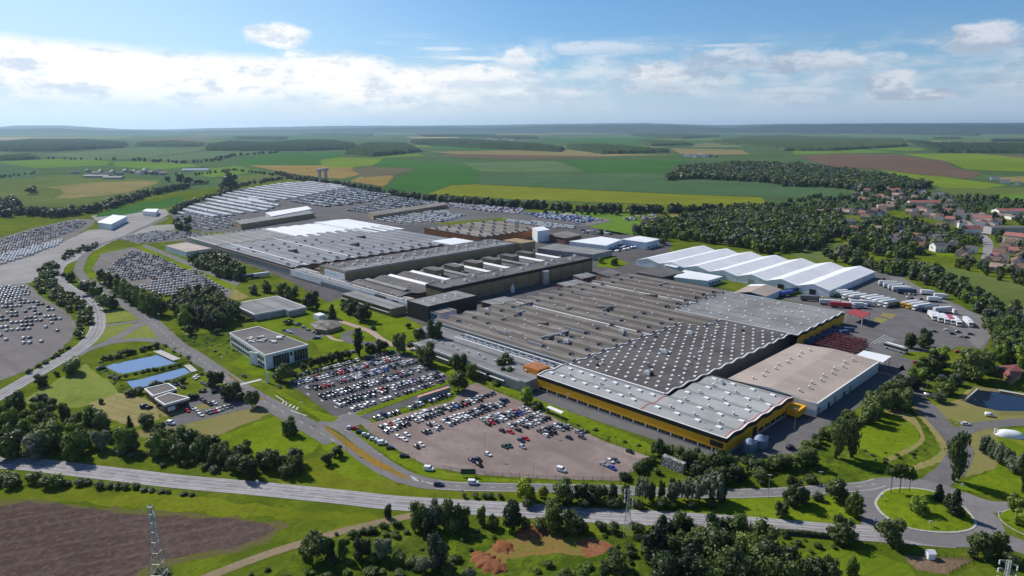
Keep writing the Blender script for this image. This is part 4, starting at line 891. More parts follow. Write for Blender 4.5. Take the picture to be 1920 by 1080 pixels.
ju0, ju1, jv0, jv1 = rect4(12, (800, 534), (1078, 477), (1108, 485), (830, 541))
share(jh, 'roof_fan_unit', AHU_ME, [W(ju0 + 5 + (k % 2) * 7, jv0 + 12 + k * 14.5) + (12.1,) for k in range(11)], rz=GA)
share(jh, 'roof_cowl', COWL_ME, [W(ju1 - 2.5, jv0 + 10 + k * 16) + (12.1,) for k in range(10)])
b = MB(); b.tube(W(ju1 + 3, jv1 - 62) + (0,), W(ju1 + 3, jv1 - 62) + (10.5,), 3.2, 16); b.build('silo', M['steel'], jh)
for k in range(13):
    b = MB(); b.box(ju1 + 0.02, jv0 + 6 + k * 13, 0, ju1 + 0.22, jv0 + 6.5 + k * 13, 9.7, 0, W); b.build('wall_rib', M['rust'], jh)
# low roofs in between with their tan plant rooms
lo = block('factory_hall', 'low wavy charcoal roof with white ridges between the two tan halls', 'factory', (iu1 + 6, ju0 - 1.0, 48, jv1 - 6), 6.0, M['rust'], M['r_charcoal'], 1.6, M['fascia'], None, lam=22.0, fh=.9)
for k in range(9):
    v = 58 + k * 21
    b = MB(); uu0, uu1 = iu1 + 14, ju0 - 8
    b.prism([W(uu0, v - 1.6), W(uu1, v - 1.6), W(uu1, v + 1.6), W(uu0, v + 1.6)], 6.3, [8.4, 8.4, 9.2, 9.2]); b.build('roof_monitor', M['coping' if k % 3 else 'r_mid'], lo)
    if 1 < k < 8:
        b = MB(); b.box(iu1 + 22, v + 6, 6, iu1 + 38, v + 14, 11.0, 0, W); o = b.build('plant_room', M['tan_cl'], lo)
        b = MB(); b.box(iu1 + 21.6, v + 5.6, 11.003, iu1 + 38.4, v + 14.4, 11.4, 0, W); b.build('roof', M['r_charcoal'], o)
share(lo, 'roof_cowl', COWL_ME, [W(iu1 + 12 + (k * 13) % 50, 54 + k * 5.3) + (7.4,) for k in range(36)])
share(lo, 'roof_vent', VENT_ME, [W(ju0 - 8, 60 + k * 21) + (7.2,) for k in range(8)], rz=GA)
fr = block('factory_hall', 'rust walled low roof before the blue grey hall', 'factory', (-409, iu0 - 2, 60, 225), 5.0, M['rust'], M['r_charcoal'], 0.0)
share(fr, 'roof_fan_unit', AHU_ME, [W(-404 + (k * 5) % 14, 70 + k * 11) + (5.1,) for k in range(13)], rz=GA)
block('warehouse', 'flat white roof behind the rear tan hall', 'warehouse', rect4(9, (815, 451), (858, 445), (885, 453), (842, 460)), 9.0, M['white_cl'], M['r_white'], 0.0)
# black box and its neighbours
gb = block('plant_building', 'tall black clad box building with grey roof and small rooflights', 'building', rect4(10.5, (766, 565), (845, 545), (900, 553), (803, 575)), 10.5, M['black_cl'], M['r_mid'], 0.0, M['fascia'], None, fh=.4)
gu0, gu1, gv0, gv1 = rect4(10.5, (766, 565), (845, 545), (900, 553), (803, 575))
share(gb, 'skylight', SKY_ME, [W(gu0 + 8 + (k % 2) * 5, gv0 + 7 + k * 4.6) + (10.4,) for k in range(7)], rz=GA)
for nm, lb, c, z, wm, rm in (
    ('plant_building', 'low brick building with flat grey roof behind the black box', [(903, 566), (945, 557), (975, 563), (930, 573)], 4.5, 'brick', 'r_mid'),
    ('plant_building', 'brick plant building beside the weathered hall, middle of three', [(1045, 532), (1080, 525), (1100, 530), (1062, 538)], 5.0, 'brick', 'r_mid'),
    ('plant_building', 'brick plant building with bluish roof, tallest of the three', [(1075, 517), (1100, 512), (1118, 517), (1092, 523)], 7.0, 'brick', 'r_mid'),
    ('plant_building', 'long brick plant building at the far corner of the weathered hall', [(1120, 512), (1145, 505), (1165, 512), (1140, 519)], 6.0, 'brick', 'r_charcoal'),
    ('plant_building', 'dark flat roofed block with black walls below the tents', [(1194, 511), (1238, 499), (1282, 511), (1241, 520)], 5.0, 'black_cl', 'r_charcoal'),
    ('warehouse', 'white low box warehouse next to the dark block', [(1264, 520), (1284, 507), (1354, 519), (1326, 527)], 4.5, 'blue_cl', 'r_white'),
    ('warehouse', 'white canopy building reaching from the dark block to the tents', [(1246, 497), (1290, 486), (1306, 490), (1268, 502)], 5.0, 'blue_cl', 'r_white'),
    ('warehouse', 'bright white warehouse roof among the parked vehicles behind the halls', [(1068, 453), (1128, 444), (1165, 450), (1136, 461)], 6.0, 'white_cl', 'r_white'),
    ('warehouse', 'white walled warehouse at the right end behind the halls', [(1166, 449), (1199, 443), (1236, 449), (1211, 455)], 7.0, 'blue_cl', 'r_white'),
    ('plant_building', 'low grey roofed shed with vents behind the nearer tan hall', [(1008, 466), (1040, 458), (1148, 470), (1110, 478)], 5.0, 'grey_cl', 'r_mid'),
    ('plant_building', 'white cube building with two steel chimneys beside it', [(998, 428), (1018, 425), (1030, 431), (1008, 434)], 12.0, 'white_cl', 'r_white'),
    ('plant_building', 'brown roofed depot among the vehicles behind the halls', [(1028, 441), (1062, 433), (1090, 441), (1060, 447)], 6.0, 'brick', 'r_brown'),
    ('warehouse', 'white barrel shed in the middle of the van compound', [(498, 399), (575, 387), (584, 392), (510, 406)], 7.0, 'white_cl', 'r_white'),
    ('warehouse', 'long tan clad shed below the white barrel shed', [(440, 414), (580, 395), (588, 400), (452, 421)], 6.0, 'tan_cl', 'r_mid'),
    ('warehouse', 'long tan retaining shed beside the dark van rows', [(690, 398), (832, 380), (838, 384), (700, 405)], 5.0, 'tan_cl', 'r_brown'),
    ('warehouse', 'white and blue warehouse alone on the pale apron', [(183, 417), (212, 403), (238, 406), (208, 421)], 7.0, 'blue_cl', 'r_white'),
    ('warehouse', 'small white warehouse behind the blue and white one', [(267, 396), (275, 392), (297, 392), (292, 398)], 6.0, 'white_cl', 'r_white'),
    ('office_building', 'pale blue flat roofed office beside the gravel lot and tree row', [(310, 461), (350, 455), (397, 466), (349, 473)], 5.0, 'blue_cl', 'r_beige'),
):
    q = [G(*p, z) for p in c]; cx = sum(p[0] for p in q) / 4; cy = sum(p[1] for p in q) / 4; t = thing(nm, lb, 'building' if nm != 'warehouse' else 'warehouse', (cx, cy))
    b = MB(); b.prism(q, 0, z - .02); b.build('wall', M[wm], t)
    s = 1.0 + 0.6 / max(6, math.dist(q[0], q[2]) / 2)
    b = MB(); b.prism([(cx + (x - cx) * s, cy + (y - cy) * s) for x, y in q], z, z + 0.35); b.build('roof', M[rm], t)
    if wm in ('blue_cl', 'white_cl') and z < 8:
        for k in range(4):
            p = q[0] if True else 0; tt = 0.15 + k * 0.2; e0, e1 = q[3], q[2]
            x, y = e0[0] + (e1[0] - e0[0]) * tt, e0[1] + (e1[1] - e0[1]) * tt; dx, dy = (e1[0] - e0[0]), (e1[1] - e0[1]); L = math.hypot(dx, dy); dx /= L; dy /= L
            b = MB(); b.prism([(x + dy * -.1, y - dx * -.1), (x + dx * 2.6 + dy * -.1, y + dy * 2.6 - dx * -.1), (x + dx * 2.6 + dy * .12, y + dy * 2.6 - dx * .12), (x + dy * .12, y - dx * .12)], 0.9, 2.4); b.build('window', M['glass'], t)
for k, (px, py) in enumerate(((966, 441), (972, 440))):
    x, y = G(px, py); b = MB(); b.tube((x, y, 0), (x, y, 17), 0.9, 12, 0.7); tag(b.build('chimney', M['steel']), ['slim steel chimney, left one of the pair by the white cube', 'slim steel chimney, right one of the pair by the white cube'][k], 'chimney', 'chimneys by the white cube')
x, y = G(961, 548); b = MB(); b.lathe((x, y, 0), [(1.5, 0), (1.5, 4.2), (0.4, 5.6), (.4, 6.2)], 12); tag(b.build('storage_silo', M['white_cl']), 'white storage silo with conical top by the low brick building', 'silo')
# strip with white fascia running down to the mural wall
sb = thing('link_building', 'long low strip building with white fascia running to the mural wall', 'building', W(-400, 36))
su0, sv0 = UV(418, 463, 6); su1, sv1 = UV(800, 587, 6); sv = (sv0 + sv1) / 2; su1 -= 4
b = MB(); b.box(su0, sv, 0, su1, sv + 11, 6, 0, W); b.build('wall', M['grey_cl'], sb)
b = MB(); b.box(su0 - .3, sv - .3, 6.003, su1 + .3, sv + 11.2, 6.25, 0, W); b.build('roof', M['r_mid'], sb)
ua = UV(547, 505, 6)[0]
for x0_, x1_, z0_ in ((ua, ua + 48, 1.2), (ua + 48.1, su1 - 62, 3.6), (su1 - 48, su1, 2.6)):
    b = MB(); b.box(x0_, sv - .65, z0_, x1_, sv - .35, 6.4, 0, W); b.build('fascia', M['white_cl'], sb)
b = MB(); b.box(su1 - 41, sv - .72, 3.5, su1 - 34, sv - .66, 5.6, 0, W); b.build('window', M['glass'], sb)
for v in (sv + 3, sv + 8):
    b = MB(); b.box(su0 + 2, v, 6.3, su1 - 2, v + .6, 6.6, 0, W); b.build('roof_gutter', M['coping'], sb)
share(sb, 'roof_cowl', COWL_ME, [W(su0 + 10 + k * 9.3, sv + 2 + (k * 5) % 7) + (6.1,) for k in range(34)])
m, nt, bb = mat('mural_paint', 0.5); n = noise(nt, coords(nt), 0.35, 6, 0.6, 1.5)
nt.links.new(mixc(nt, n.step(0.46, 0.6), (0.02, 0.05, 0.08), mixc(nt, noise(nt, coords(nt), 0.9, 4).step(.4, .7), (0.05, 0.20, 0.30), (0.35, 0.50, 0.55))), bb.inputs['Base Color'])
mw = thing('entrance_block', 'blue green mural wall at the end of the strip building', 'entrance', W(su1, sv))
p0, p1 = G(754, 612), G(787, 620)
mu0, mv0 = UV(755, 610); mu1, mv1 = UV(788, 622)
b = MB(); b.box(su1 - 1, sv - 5, 0, su1 + 16, sv + 8, 7.4, 0, W); b.build('wall', M['white_cl'], mw)
b = MB(); b.box(su1 - .4, sv - 5.25, 0.3, su1 + 12.5, sv - 5.02, 6.4, 0, W); b.build('mural', m, mw)
b = MB(); b.box(su1 - 1.2, sv - 5.5, 7.403, su1 + 16.2, sv + 8.2, 7.7, 0, W); b.build('roof', M['r_brown'], mw)
# small buildings before the strip
o9 = thing('office_building', 'tan ended two storey office in front of the strip building', 'office', W(su1 - 80, sv - 12))
a9 = UV(617, 556, 5); c9 = UV(720, 583, 5)
b = MB(); b.box(a9[0], sv - 15, 0, c9[0], sv - 3, 5, 0, W); b.build('wall', M['tan_cl'], o9)
b = MB(); b.box(a9[0] - .3, sv - 15.3, 5.003, c9[0] + .3, sv - 2.7, 5.4, 0, W); b.build('roof', M['r_mid'], o9)
for z in (1, 3.2):
    b = MB(); b.box(a9[0] + 1, sv - 15.1, z, c9[0] - 2, sv - 14.9, z + 1.2, 0, W); b.build('window', M['glass'], o9)
b = MB(); b.box(a9[0] - .2, sv - 15.5, 2.3, c9[0] - 2, sv - 15.12, 2.8, 0, W); b.build('band', M['coping'], o9)
# ---------------------------------------------------------------- white tents
M['seam'] = flat('tent_seam', (0.52, 0.54, 0.56), 0.6)
TW = 24.0
for k in range(7):
    u0 = -238 + k * TW; u1 = u0 + TW; v0, v1 = 281, 377; um = (u0 + u1) / 2
    t = thing('storage_tent', f'white gabled storage tent, {ordinal(k + 1)} from the left of seven', 'tent', W(um, (v0 + v1) / 2), 'white storage tents')
    b = MB(); b.add([W(u0 + .02, v0) + (5,), W(um, v0) + (8.2,), W(u1 - .02, v0) + (5,), W(u1 - .02, v1) + (5,), W(um, v1) + (8.2,), W(u0 + .02, v1) + (5,)], [(0, 1, 4, 5), (1, 2, 3, 4)]); b.build('roof', M['r_white'], t)
    b = MB(); b.add([W(u0 + .1, v0 + .3) + (0,), W(u1 - .1, v0 + .3) + (0,), W(u1 - .1, v0 + .3) + (4.95,), W(um, v0 + .3) + (8.1,), W(u0 + .1, v0 + .3) + (4.95,)], [(0, 1, 2, 3, 4)])
    b.add([W(u0 + .1, v1 - .3) + (0,), W(u1 - .1, v1 - .3) + (0,), W(u1 - .1, v1 - .3) + (4.95,), W(um, v1 - .3) + (8.1,), W(u0 + .1, v1 - .3) + (4.95,)], [(4, 3, 2, 1, 0)])
    for uu in (u0 + .1, u1 - .1): b.add([W(uu, v0 + .3) + (0,), W(uu, v1 - .3) + (0,), W(uu, v1 - .3) + (4.95,), W(uu, v0 + .3) + (4.95,)], [(0, 1, 2, 3)])
    b.build('wall', M['white_cl'], t)
    for vv in np.arange(v0 + 8, v1 - 2, 8.0):
        b = MB()
        for ua_, za_, ub_, zb_ in ((u0, 5, um, 8.2), (um, 8.2, u1, 5)): b.add([W(ua_, vv) + (za_ + .05,), W(ub_, vv) + (zb_ + .05,), W(ub_, vv + .22) + (zb_ + .05,), W(ua_, vv + .22) + (za_ + .05,)], [(0, 1, 2, 3)])
        b.build('seam', M['seam'], t)
    if k > 1:
        b = MB(); b.box(um - 2.4, v0 + .1, 0, um + 2.4, v0 + .28, 4, 0, W); b.build('door', M['glass' if k > 4 else 'grey_cl'], t)
x, y = W(-70 - 168 - 6, 275)
hb = thing('warehouse', 'beige gabled hall with white roof half between the yard and grey hall', 'warehouse', G(1420, 550))
q = [G(*p, 4.5) for p in ((1374, 549), (1408, 533), (1467, 543), (1436, 556))]; mid = lambda a, c: ((a[0] + c[0]) / 2, (a[1] + c[1]) / 2)
m1, m2 = mid(q[0], q[3]), mid(q[1], q[2])
b = MB(); b.prism(q, 0, 4.45); b.build('wall', M['blue_cl'], hb)
b = MB(); b.add([q[0] + (4.5,), m1 + (6.5,), m2 + (6.5,), q[1] + (4.5,)], [(0, 1, 2, 3)]); b.add([m1 + (6.5,), q[3] + (4.5,), q[2] + (4.5,), m2 + (6.5,)], [(0, 1, 2, 3)]); b.build('roof', [M['r_beige']], hb)
b = MB(); b.prism([mid(q[0], q[1]), q[1], q[2], mid(q[3], q[2])], 4.6, [5.0, 5.0, 5.0, 5.0]) if False else b.add([q[1] + (4.6,), mid(q[1], mid(q[0], q[1])) + (4.62,), mid(m2, mid(m1, m2)) + (6.62,), m2 + (6.6,)], [(0, 1, 2, 3)]); b.build('roof_sheet', M['r_white'], hb)
# ---------------------------------------------------------------- front offices
def quad_building(name, label, cat, px, z, wm, rm, trim=None, th=0.5, wins=()):
    q = [G(*p, z) for p in px]; n = len(q); cx = sum(p[0] for p in q) / n; cy = sum(p[1] for p in q) / n; t = thing(name, label, cat, (cx, cy))
    if sum(q[i][0] * q[(i + 1) % n][1] - q[(i + 1) % n][0] * q[i][1] for i in range(n)) < 0: q = q[::-1]
    b = MB(); b.prism(q, 0, z - 0.02); b.build('wall', wm, t)
    def sc(s): return [(cx + (x - cx) * s, cy + (y - cy) * s) for x, y in q]
    R = max(6, math.dist(q[0], (cx, cy)))
    b = MB(); b.prism(sc(1 - 0.4 / R), z, z + 0.2); b.build('roof', rm, t)
    if trim:
        b = MB(); o, i_ = sc(1 + 0.45 / R), sc(1 - 0.42 / R)
        for k in range(n):
            k2 = (k + 1) % n; b.add([o[k] + (z - th,), o[k2] + (z - th,), o[k2] + (z + .45,), o[k] + (z + .45,), i_[k] + (z + .45,), i_[k2] + (z + .45,), i_[k2] + (z + .1,), i_[k] + (z + .1,)], [(0, 1, 2, 3), (3, 2, 5, 4), (4, 5, 6, 7)])
        b.build('parapet', trim, t)
    for (e, t0, t1, z0, z1, mm, nm) in wins:
        a, c = q[e % n], q[(e + 1) % n]; L = math.dist(a, c); dx, dy = (c[0] - a[0]) / L, (c[1] - a[1]) / L; nx, ny = dy, -dx
        s0, s1 = (a[0] + dx * L * t0, a[1] + dy * L * t0), (a[0] + dx * L * t1, a[1] + dy * L * t1)
        b = MB(); b.prism([(s0[0] + nx * .1, s0[1] + ny * .1), (s1[0] + nx * .1, s1[1] + ny * .1), (s1[0] - nx * .1, s1[1] - ny * .1), (s0[0] - nx * .1, s0[1] - ny * .1)], z0, z1); b.build(nm, mm, t)
    return t, q
t, q = quad_building('office_building', 'two storey white office with dark roof and cluttered roof plant', 'office', [(431, 625), (485, 613), (577, 647), (497, 667)], 7.5, M['white_cl'], M['r_charcoal'], M['coping'], 0.9)
for e in range(4):
    a, c = q[e], q[(e + 1) % 4]
    L = math.dist(a, c); dx, dy = (c[0] - a[0]) / L, (c[1] - a[1]) / L; nx, ny = dy, -dx; k = int(L / 3.2)
    dark = (a[1] + c[1]) / 2 < G(504, 637, 7.5)[1] and (a[0] + c[0]) / 2 > G(504, 637, 7.5)[0]      # the long glazed front
    if dark:
        flip = PX(a[0], a[1], 7)[0] > PX(c[0], c[1], 7)[0]
        panels = [(.17 + i_ * .063, .17 + i_ * .063 + .055, .4, 6.2) for i_ in range(6)] + [(.565, .625, 4.2, 6.0)] + [(.66 + i_ * .066, .66 + i_ * .066 + .058, .4, 6.2) for i_ in range(5)]
        if flip: panels = [(1 - t1, 1 - t0, z0, z1) for t0, t1, z0, z1 in panels]
    else: panels = [((1.2 + j * (L - 2.4) / k) / L, (3.4 + j * (L - 2.4) / k) / L, z0, z0 + 1.9) for j in range(k) for z0 in (.7, 3.9)]
    for t0, t1, z0, z1 in panels:
        b = MB(); p0 = (a[0] + dx * L * t0, a[1] + dy * L * t0); p1 = (a[0] + dx * L * t1, a[1] + dy * L * t1)
        b.prism([(p0[0] + nx * .08, p0[1] + ny * .08), (p1[0] + nx * .08, p1[1] + ny * .08), (p1[0] - nx * .1, p1[1] - ny * .1), (p0[0] - nx * .1, p0[1] - ny * .1)], z0, z1); b.build('window', M['glass'], t)
rr = random.Random(4); cx, cy = G(497, 637, 7.5)
for k in range(16):
    x, y = cx + rr.uniform(-9, 9), cy + rr.uniform(-7, 7); s = rr.uniform(.6, 1.6); b = MB(); b.box(x - s, y - s * .7, 7.72, x + s, y + s * .7, 7.8 + rr.uniform(.4, 1.1)); b.build('roof_plant', M['grey_cl'] if k % 3 else M['coping'], t)
for px in ((473, 683), (481, 685)):
    x, y = G(*px); b = MB(); b.box(x - 1, y - .4, 0, x + 1, y + .4, 6.8); b.build('pier', M['white_cl'], t)
quad_building('office_building', 'low grey flat roofed canteen on the lawn, shaded front wall', 'building', [(436, 571), (520, 556), (573, 576), (540, 583), (533, 580), (477, 590)], 4.2, M['grey_cl'], M['r_mid'], M['coping'], 0.6)
t, q = quad_building('cottage', 'brown roofed low pavilion with hipped roof by the curved drive', 'building', [(584, 607), (603, 600), (630, 602), (640, 611), (612, 619), (592, 616)], 2.6, M['tan_cl'], M['r_brown'])
cx, cy = G(612, 606, 4); b = MB(); n = len(q); b.add([(x * 1.0 + (x - cx) * .08, y + (y - cy) * .08, 2.7) for x, y in q] + [(cx - 2, cy, 5.0), (cx + 2, cy, 5.0)], [(0, 1, n + 1, n), (1, 2, n + 1), (2, 3, n + 1), (3, 4, n + 1), (4, 5, n, n + 1), (5, 0, n)]); b.build('hip_roof', M['r_brown'], t)
quad_building('site_cabin', 'small white cabin next to the brown roofed pavilion', 'cabin', [(587, 589), (600, 586), (611, 590), (598, 593)], 3.0, M['white_cl'], M['r_white'])
quad_building('guardhouse', 'brick guardhouse with dark flat roof, front block', 'guardhouse', [(291, 748), (318, 738), (354, 747), (309, 760)], 4.0, M['brick'], M['r_dark'], M['coping'], 0.5, [(0, .1, .4, .8, 2.6, M['white_cl'], 'door'), (0, .55, .9, 1, 2.6, M['glass'], 'window'), (1, .1, .35, 1, 2.6, M['white_cl'], 'door'), (1, .5, .9, 1, 2.6, M['glass'], 'window'), (2, .2, .8, 1, 2.6, M['glass'], 'window'), (3, .2, .8, 1, 2.6, M['glass'], 'window')])
quad_building('guardhouse', 'brick guardhouse with dark flat roof, rear block by the pond', 'guardhouse', [(272, 730), (315, 720), (331, 730), (287, 743)], 3.7, M['brick'], M['r_dark'], M['coping'], 0.5, [(e, .15, .45, 1, 2.4, M['glass'], 'window') for e in range(4)])
quad_building('bicycle_shelter', 'long shelter with salmon pink roof between the two car parks', 'shelter', [(782, 743), (841, 725), (844, 727), (785, 745.5)], 2.6, M['grey_cl'], flat('salmon_roof', (0.52, 0.27, 0.19), 0.7))
M['redroof'] = flat('red_roof_sheet', (0.30, 0.045, 0.040), 0.55, var=0.1)
M['darkred'] = flat('dark_red_tiles', (0.190, 0.062, 0.060), 0.7, var=0.15, scale=1.2)
t, q = quad_building('pavilion', 'dark red roofed timber pavilion in the trees by the dark pond', 'pavilion', [(1868, 689), (1905, 686), (1916, 698), (1896, 712)], 3.0, M['tan_cl'], M['darkred'])
cx, cy = G(1893, 697, 5); b = MB(); b.add([(x + (x - cx) * .18, y + (y - cy) * .18, 2.9) for x, y in q] + [(cx, cy, 5.4)], [(i, (i + 1) % 4, 4) for i in range(4)]); b.build('hip_roof', M['darkred'], t)
# red canopy in the yard
rc = thing('canopy', 'red roofed open canopy on posts at the corner of the grey hall', 'canopy', G(1608, 600))
q = [G(*p, 5.5) for p in ((1586, 586), (1602, 579), (1633, 587), (1618, 596))]
b = MB(); b.prism(q, 5.3, 5.6, bottom=True); b.build('roof', M['redroof'], rc)
for p in q:
    x = G(1609, 588, 5.5); b = MB(); pp = (p[0] * .92 + x[0] * .08, p[1] * .92 + x[1] * .08); b.tube(pp + (0,), pp + (5.3,), .2); b.build('post', M['coping'], rc)
# white dome by the pond road
dm = thing('dome_tent', 'white inflated dome on the grass right of the pond road', 'dome', G(1893, 820))
x0, y0 = G(1893, 818); a = R_(-20); b = MB(); K, L_ = 9, 9; vs = []
for i in range(L_):
    s = i / (L_ - 1) * 2 - 1; rr_ = math.sqrt(max(0.02, 1 - abs(s) ** 2.6))
    for j in range(K):
        th = math.pi * j / (K - 1); lx, ly, lz = s * 5.2, math.cos(th) * 2.6 * rr_, math.sin(th) * 2.7 * rr_
        vs.append((x0 + lx * math.cos(a) - ly * math.sin(a), y0 + lx * math.sin(a) + ly * math.cos(a), lz))
b.add(vs, [(i * K + j, (i + 1) * K + j, (i + 1) * K + j + 1, i * K + j + 1) for i in range(L_ - 1) for j in range(K - 1)]); b.build('skin', M['r_white'], dm, smooth=True)
b = MB(); b.tube((x0 - 4.8, y0 + 1.8, 0), (x0 - 4.8, y0 + 1.8, 2.6), .3); b.build('blower', M['white_cl'], dm)
M['tankblue'] = flat('tank_blue', (0.15, 0.20, 0.29), 0.5, var=0.2, scale=0.6)
# tanks at the yellow corner
for k, (px, r, h) in enumerate((((1404, 848), 2.4, 4.2), ((1424, 840), 2.6, 4.0))):
    x, y = G(*px); b = MB(); b.lathe((x, y, 0), [(r, 0), (r, h), (r * .35, h + 1.3), (.3, h + 1.5)], 18)
    t = b.build('storage_tank', M['tankblue'], smooth=False); tag(t, ['pale blue storage tank nearest the yellow corner', 'second pale blue storage tank, right of the corner one'][k], 'tank', 'tanks by the yellow hall')
    t.location = (0, 0, 0); bb = MB(); bb.tube((x + r + .3, y, 0), (x + r + .3, y, h + .8), .18); bb.tube((x + r + .3, y, h + .8), (x + r - 1.6, y, h + .8), .18); bb.build('pipe', M['steel'], t)
# water tower: twin stems and twin bowls
wt = thing('water_tower', 'grey twin concrete water tower on the fields behind the compound', 'water tower', G(606, 344))
x, y = G(606, 344)
for s, h in ((-1, 31), (1, 33)):
    b = MB(); xx = x + s * 6.5; b.lathe((xx, y, 0), [(3.6, 0), (3.2, h * .7), (3.6, h * .78), (7.2, h * .93), (7.2, h), (6.6, h + .5)], 18); b.build('bowl_and_stem', M['grey_cl'], wt)
b = MB(); b.box(x - 7, y - 1.5, 27, x + 7, y + 1.5, 29); b.build('bridge', M['grey_cl'], wt)
# ================================================================ VEHICLES
PAINT = {}
for n_, c_ in dict(white=(0.74, 0.74, 0.74), silver=(0.42, 0.43, 0.44), grey=(0.14, 0.145, 0.15), black=(0.012, 0.012, 0.014), red=(0.48, 0.018, 0.020),
                   blue=(0.025, 0.075, 0.36), navy=(0.016, 0.024, 0.075), green=(0.02, 0.075, 0.045), yellow=(0.62, 0.40, 0.02), beige=(0.36, 0.31, 0.24)).items():
    m, nt, bb = mat(n_ + '_paint', 0.28, 0.5, 0.35 if n_ in ('silver', 'grey') else 0.0); bb.inputs['Base Color'].default_value = c_ + (1,)
    bb.inputs['Coat Weight'].default_value = 0.4; PAINT[n_] = m
M['tyre'] = flat('tyre_rubber', (0.012, 0.012, 0.012), 0.9)
M['carglass'], _nt, _b = mat('car_glass', 0.10, 0.5); _b.inputs['Base Color'].default_value = (0.010, 0.012, 0.014, 1)
M['trailer_side'] = flat('trailer_curtain', (0.52, 0.54, 0.56), 0.6, var=0.1)
def loft(b, st, mi):
    """st: (x, z0, z1, half width)"""
    n = len(st); vs = []
    for x, z0, z1, w in st: vs += [(x, -w, z0), (x, w, z0), (x, w, z1), (x, -w, z1)]
    fs = [(4 * i + k, 4 * i + (k + 1) % 4, 4 * i + 4 + (k + 1) % 4, 4 * i + 4 + k) for i in range(n - 1) for k in range(4)]
    fs = [f[::-1] for f in fs] + [(0, 1, 2, 3), (4 * n - 1, 4 * n - 2, 4 * n - 3, 4 * n - 4)]
    b.add(vs, fs, mi)
CARS = {
 'hatchback': dict(st=[(-1.95, .38, .80, .74), (-1.8, .27, .95, .83), (-.7, .24, .97, .86), (.85, .24, .93, .86), (1.7, .27, .78, .83), (2.0, .36, .62, .70)], cab=(-1.85, .90, -1.5, .25, .92, 1.47)),
 'estate car': dict(st=[(-2.2, .38, .85, .76), (-2.05, .28, .98, .85), (-.7, .25, .98, .88), (.9, .25, .94, .88), (1.85, .28, .80, .85), (2.2, .38, .62, .72)], cab=(-2.1, .95, -1.85, .3, .94, 1.50)),
 'saloon': dict(st=[(-2.25, .40, .90, .74), (-2.05, .28, .97, .84), (-1.2, .25, .97, .87), (.9, .25, .93, .87), (1.85, .28, .78, .84), (2.2, .38, .62, .72)], cab=(-1.55, .98, -.85, .25, .93, 1.42)),
 'van': dict(st=[(-2.4, .40, 1.95, .86), (-2.3, .30, 2.05, .92), (.55, .30, 2.05, .92), (1.15, .30, 1.35, .92), (2.0, .32, 1.05, .88), (2.3, .42, .80, .76)], cab=None),
}
def car_parts(kind):
    c = CARS[kind]; body, gl = MB(), MB(); loft(body, c['st'], 0)
    if c['cab']:
        x0, x1, t0, t1, z0, z1 = c['cab']; w0, w1 = c['st'][2][3] - .04, c['st'][2][3] - .20
        lo = [(x0, -w0, z0), (x1, -w0, z0), (x1, w0, z0), (x0, w0, z0)]; hi = [(t0, -w1, z1), (t1, -w1, z1), (t1, w1, z1), (t0, w1, z1)]
        gl.add(lo + hi, [(0, 1, 5, 4), (1, 2, 6, 5), (2, 3, 7, 6), (3, 0, 4, 7)], 0)
        body.add([(t0, -w1, z1), (t1, -w1, z1), (t1, w1, z1), (t0, w1, z1), (t0 + .1, -w1 + .1, z1 + .05), (t1 - .1, -w1 + .1, z1 + .05), (t1 - .1, w1 - .1, z1 + .05), (t0 + .1, w1 - .1, z1 + .05)],
                 [(4, 5, 6, 7), (0, 1, 5, 4), (1, 2, 6, 5), (2, 3, 7, 6), (3, 0, 4, 7)], 0)
        for s in (-1, 1):   # pillars
            for xa, xb in ((x1, t1), (x0, t0), ((x0 + x1) / 2 - .1, (t0 + t1) / 2 - .1)): body.tube((xa, s * w0, z0), (xb, s * w1, z1), 0.05, 4, mi=0, cap=False)
    else:
        gl.add([(.58, -.80, 1.97), (.58, .80, 1.97), (1.14, .84, 1.40), (1.14, -.84, 1.40)], [(3, 2, 1, 0)], 0)
        for v in gl.v[:]: pass
        gl.v = [(x + .02, y, z + .03) for x, y, z in gl.v]
        for s in (-1, 1): gl.add([(-.15, s * .93, 1.2), (.9, s * .93, 1.2), (.55, s * .93, 1.75), (-.15, s * .93, 1.75)], [(0, 1, 2, 3) if s < 0 else (3, 2, 1, 0)], 0)
    return body, gl
_w = MB(); _w.tube((0, -.11, 0), (0, .11, 0), .32, 10); WHEEL = _w.mesh('wheel', M['tyre'])
CARMESH, CARARR = {}, {}
for k_ in CARS:
    bo, gl = car_parts(k_); GLM = gl.mesh('window', M['carglass'])
    CARMESH[k_] = ({n: bo.mesh('body', PAINT[n]) for n in PAINT}, GLM)
    al = MB(); al.add(bo.v, bo.f, 0); al.add(gl.v, gl.f, 1)
    xs = (1.3, -1.3); 
    for x in xs:
        for s in (-1, 1): al.box(x - .3, s * .8 - .1, 0, x + .3, s * .8 + .1, .55, 2)
    CARARR[k_] = al
def arrays(b):
    """MB -> vertices, triangles, material per triangle"""
    T, Q = [], []
    for f, m in zip(b.f, b.m):
        for i in range(1, len(f) - 1): T.append((f[0], f[i], f[i + 1])); Q.append(m)
    return np.array(b.v), np.array(T), np.array(Q)
def merge(items):
    """items: (V, T, Q, x, y, z, rot, sx, sy, sz, matmap)"""
    Vs, Ts, Qs, o = [], [], [], 0
    for V, T, Q, x, y, z, r, sx, sy, sz, mm in items:
        c, s = math.cos(r), math.sin(r); X, Y, Z = V[:, 0] * sx, V[:, 1] * sy, V[:, 2] * sz
        Vs.append(np.stack([X * c - Y * s + x, X * s + Y * c + y, Z + z], 1)); Ts.append(T + o); Qs.append(mm[Q] if mm is not None else Q); o += len(V)
    return np.concatenate(Vs), np.concatenate(Ts), np.concatenate(Qs)
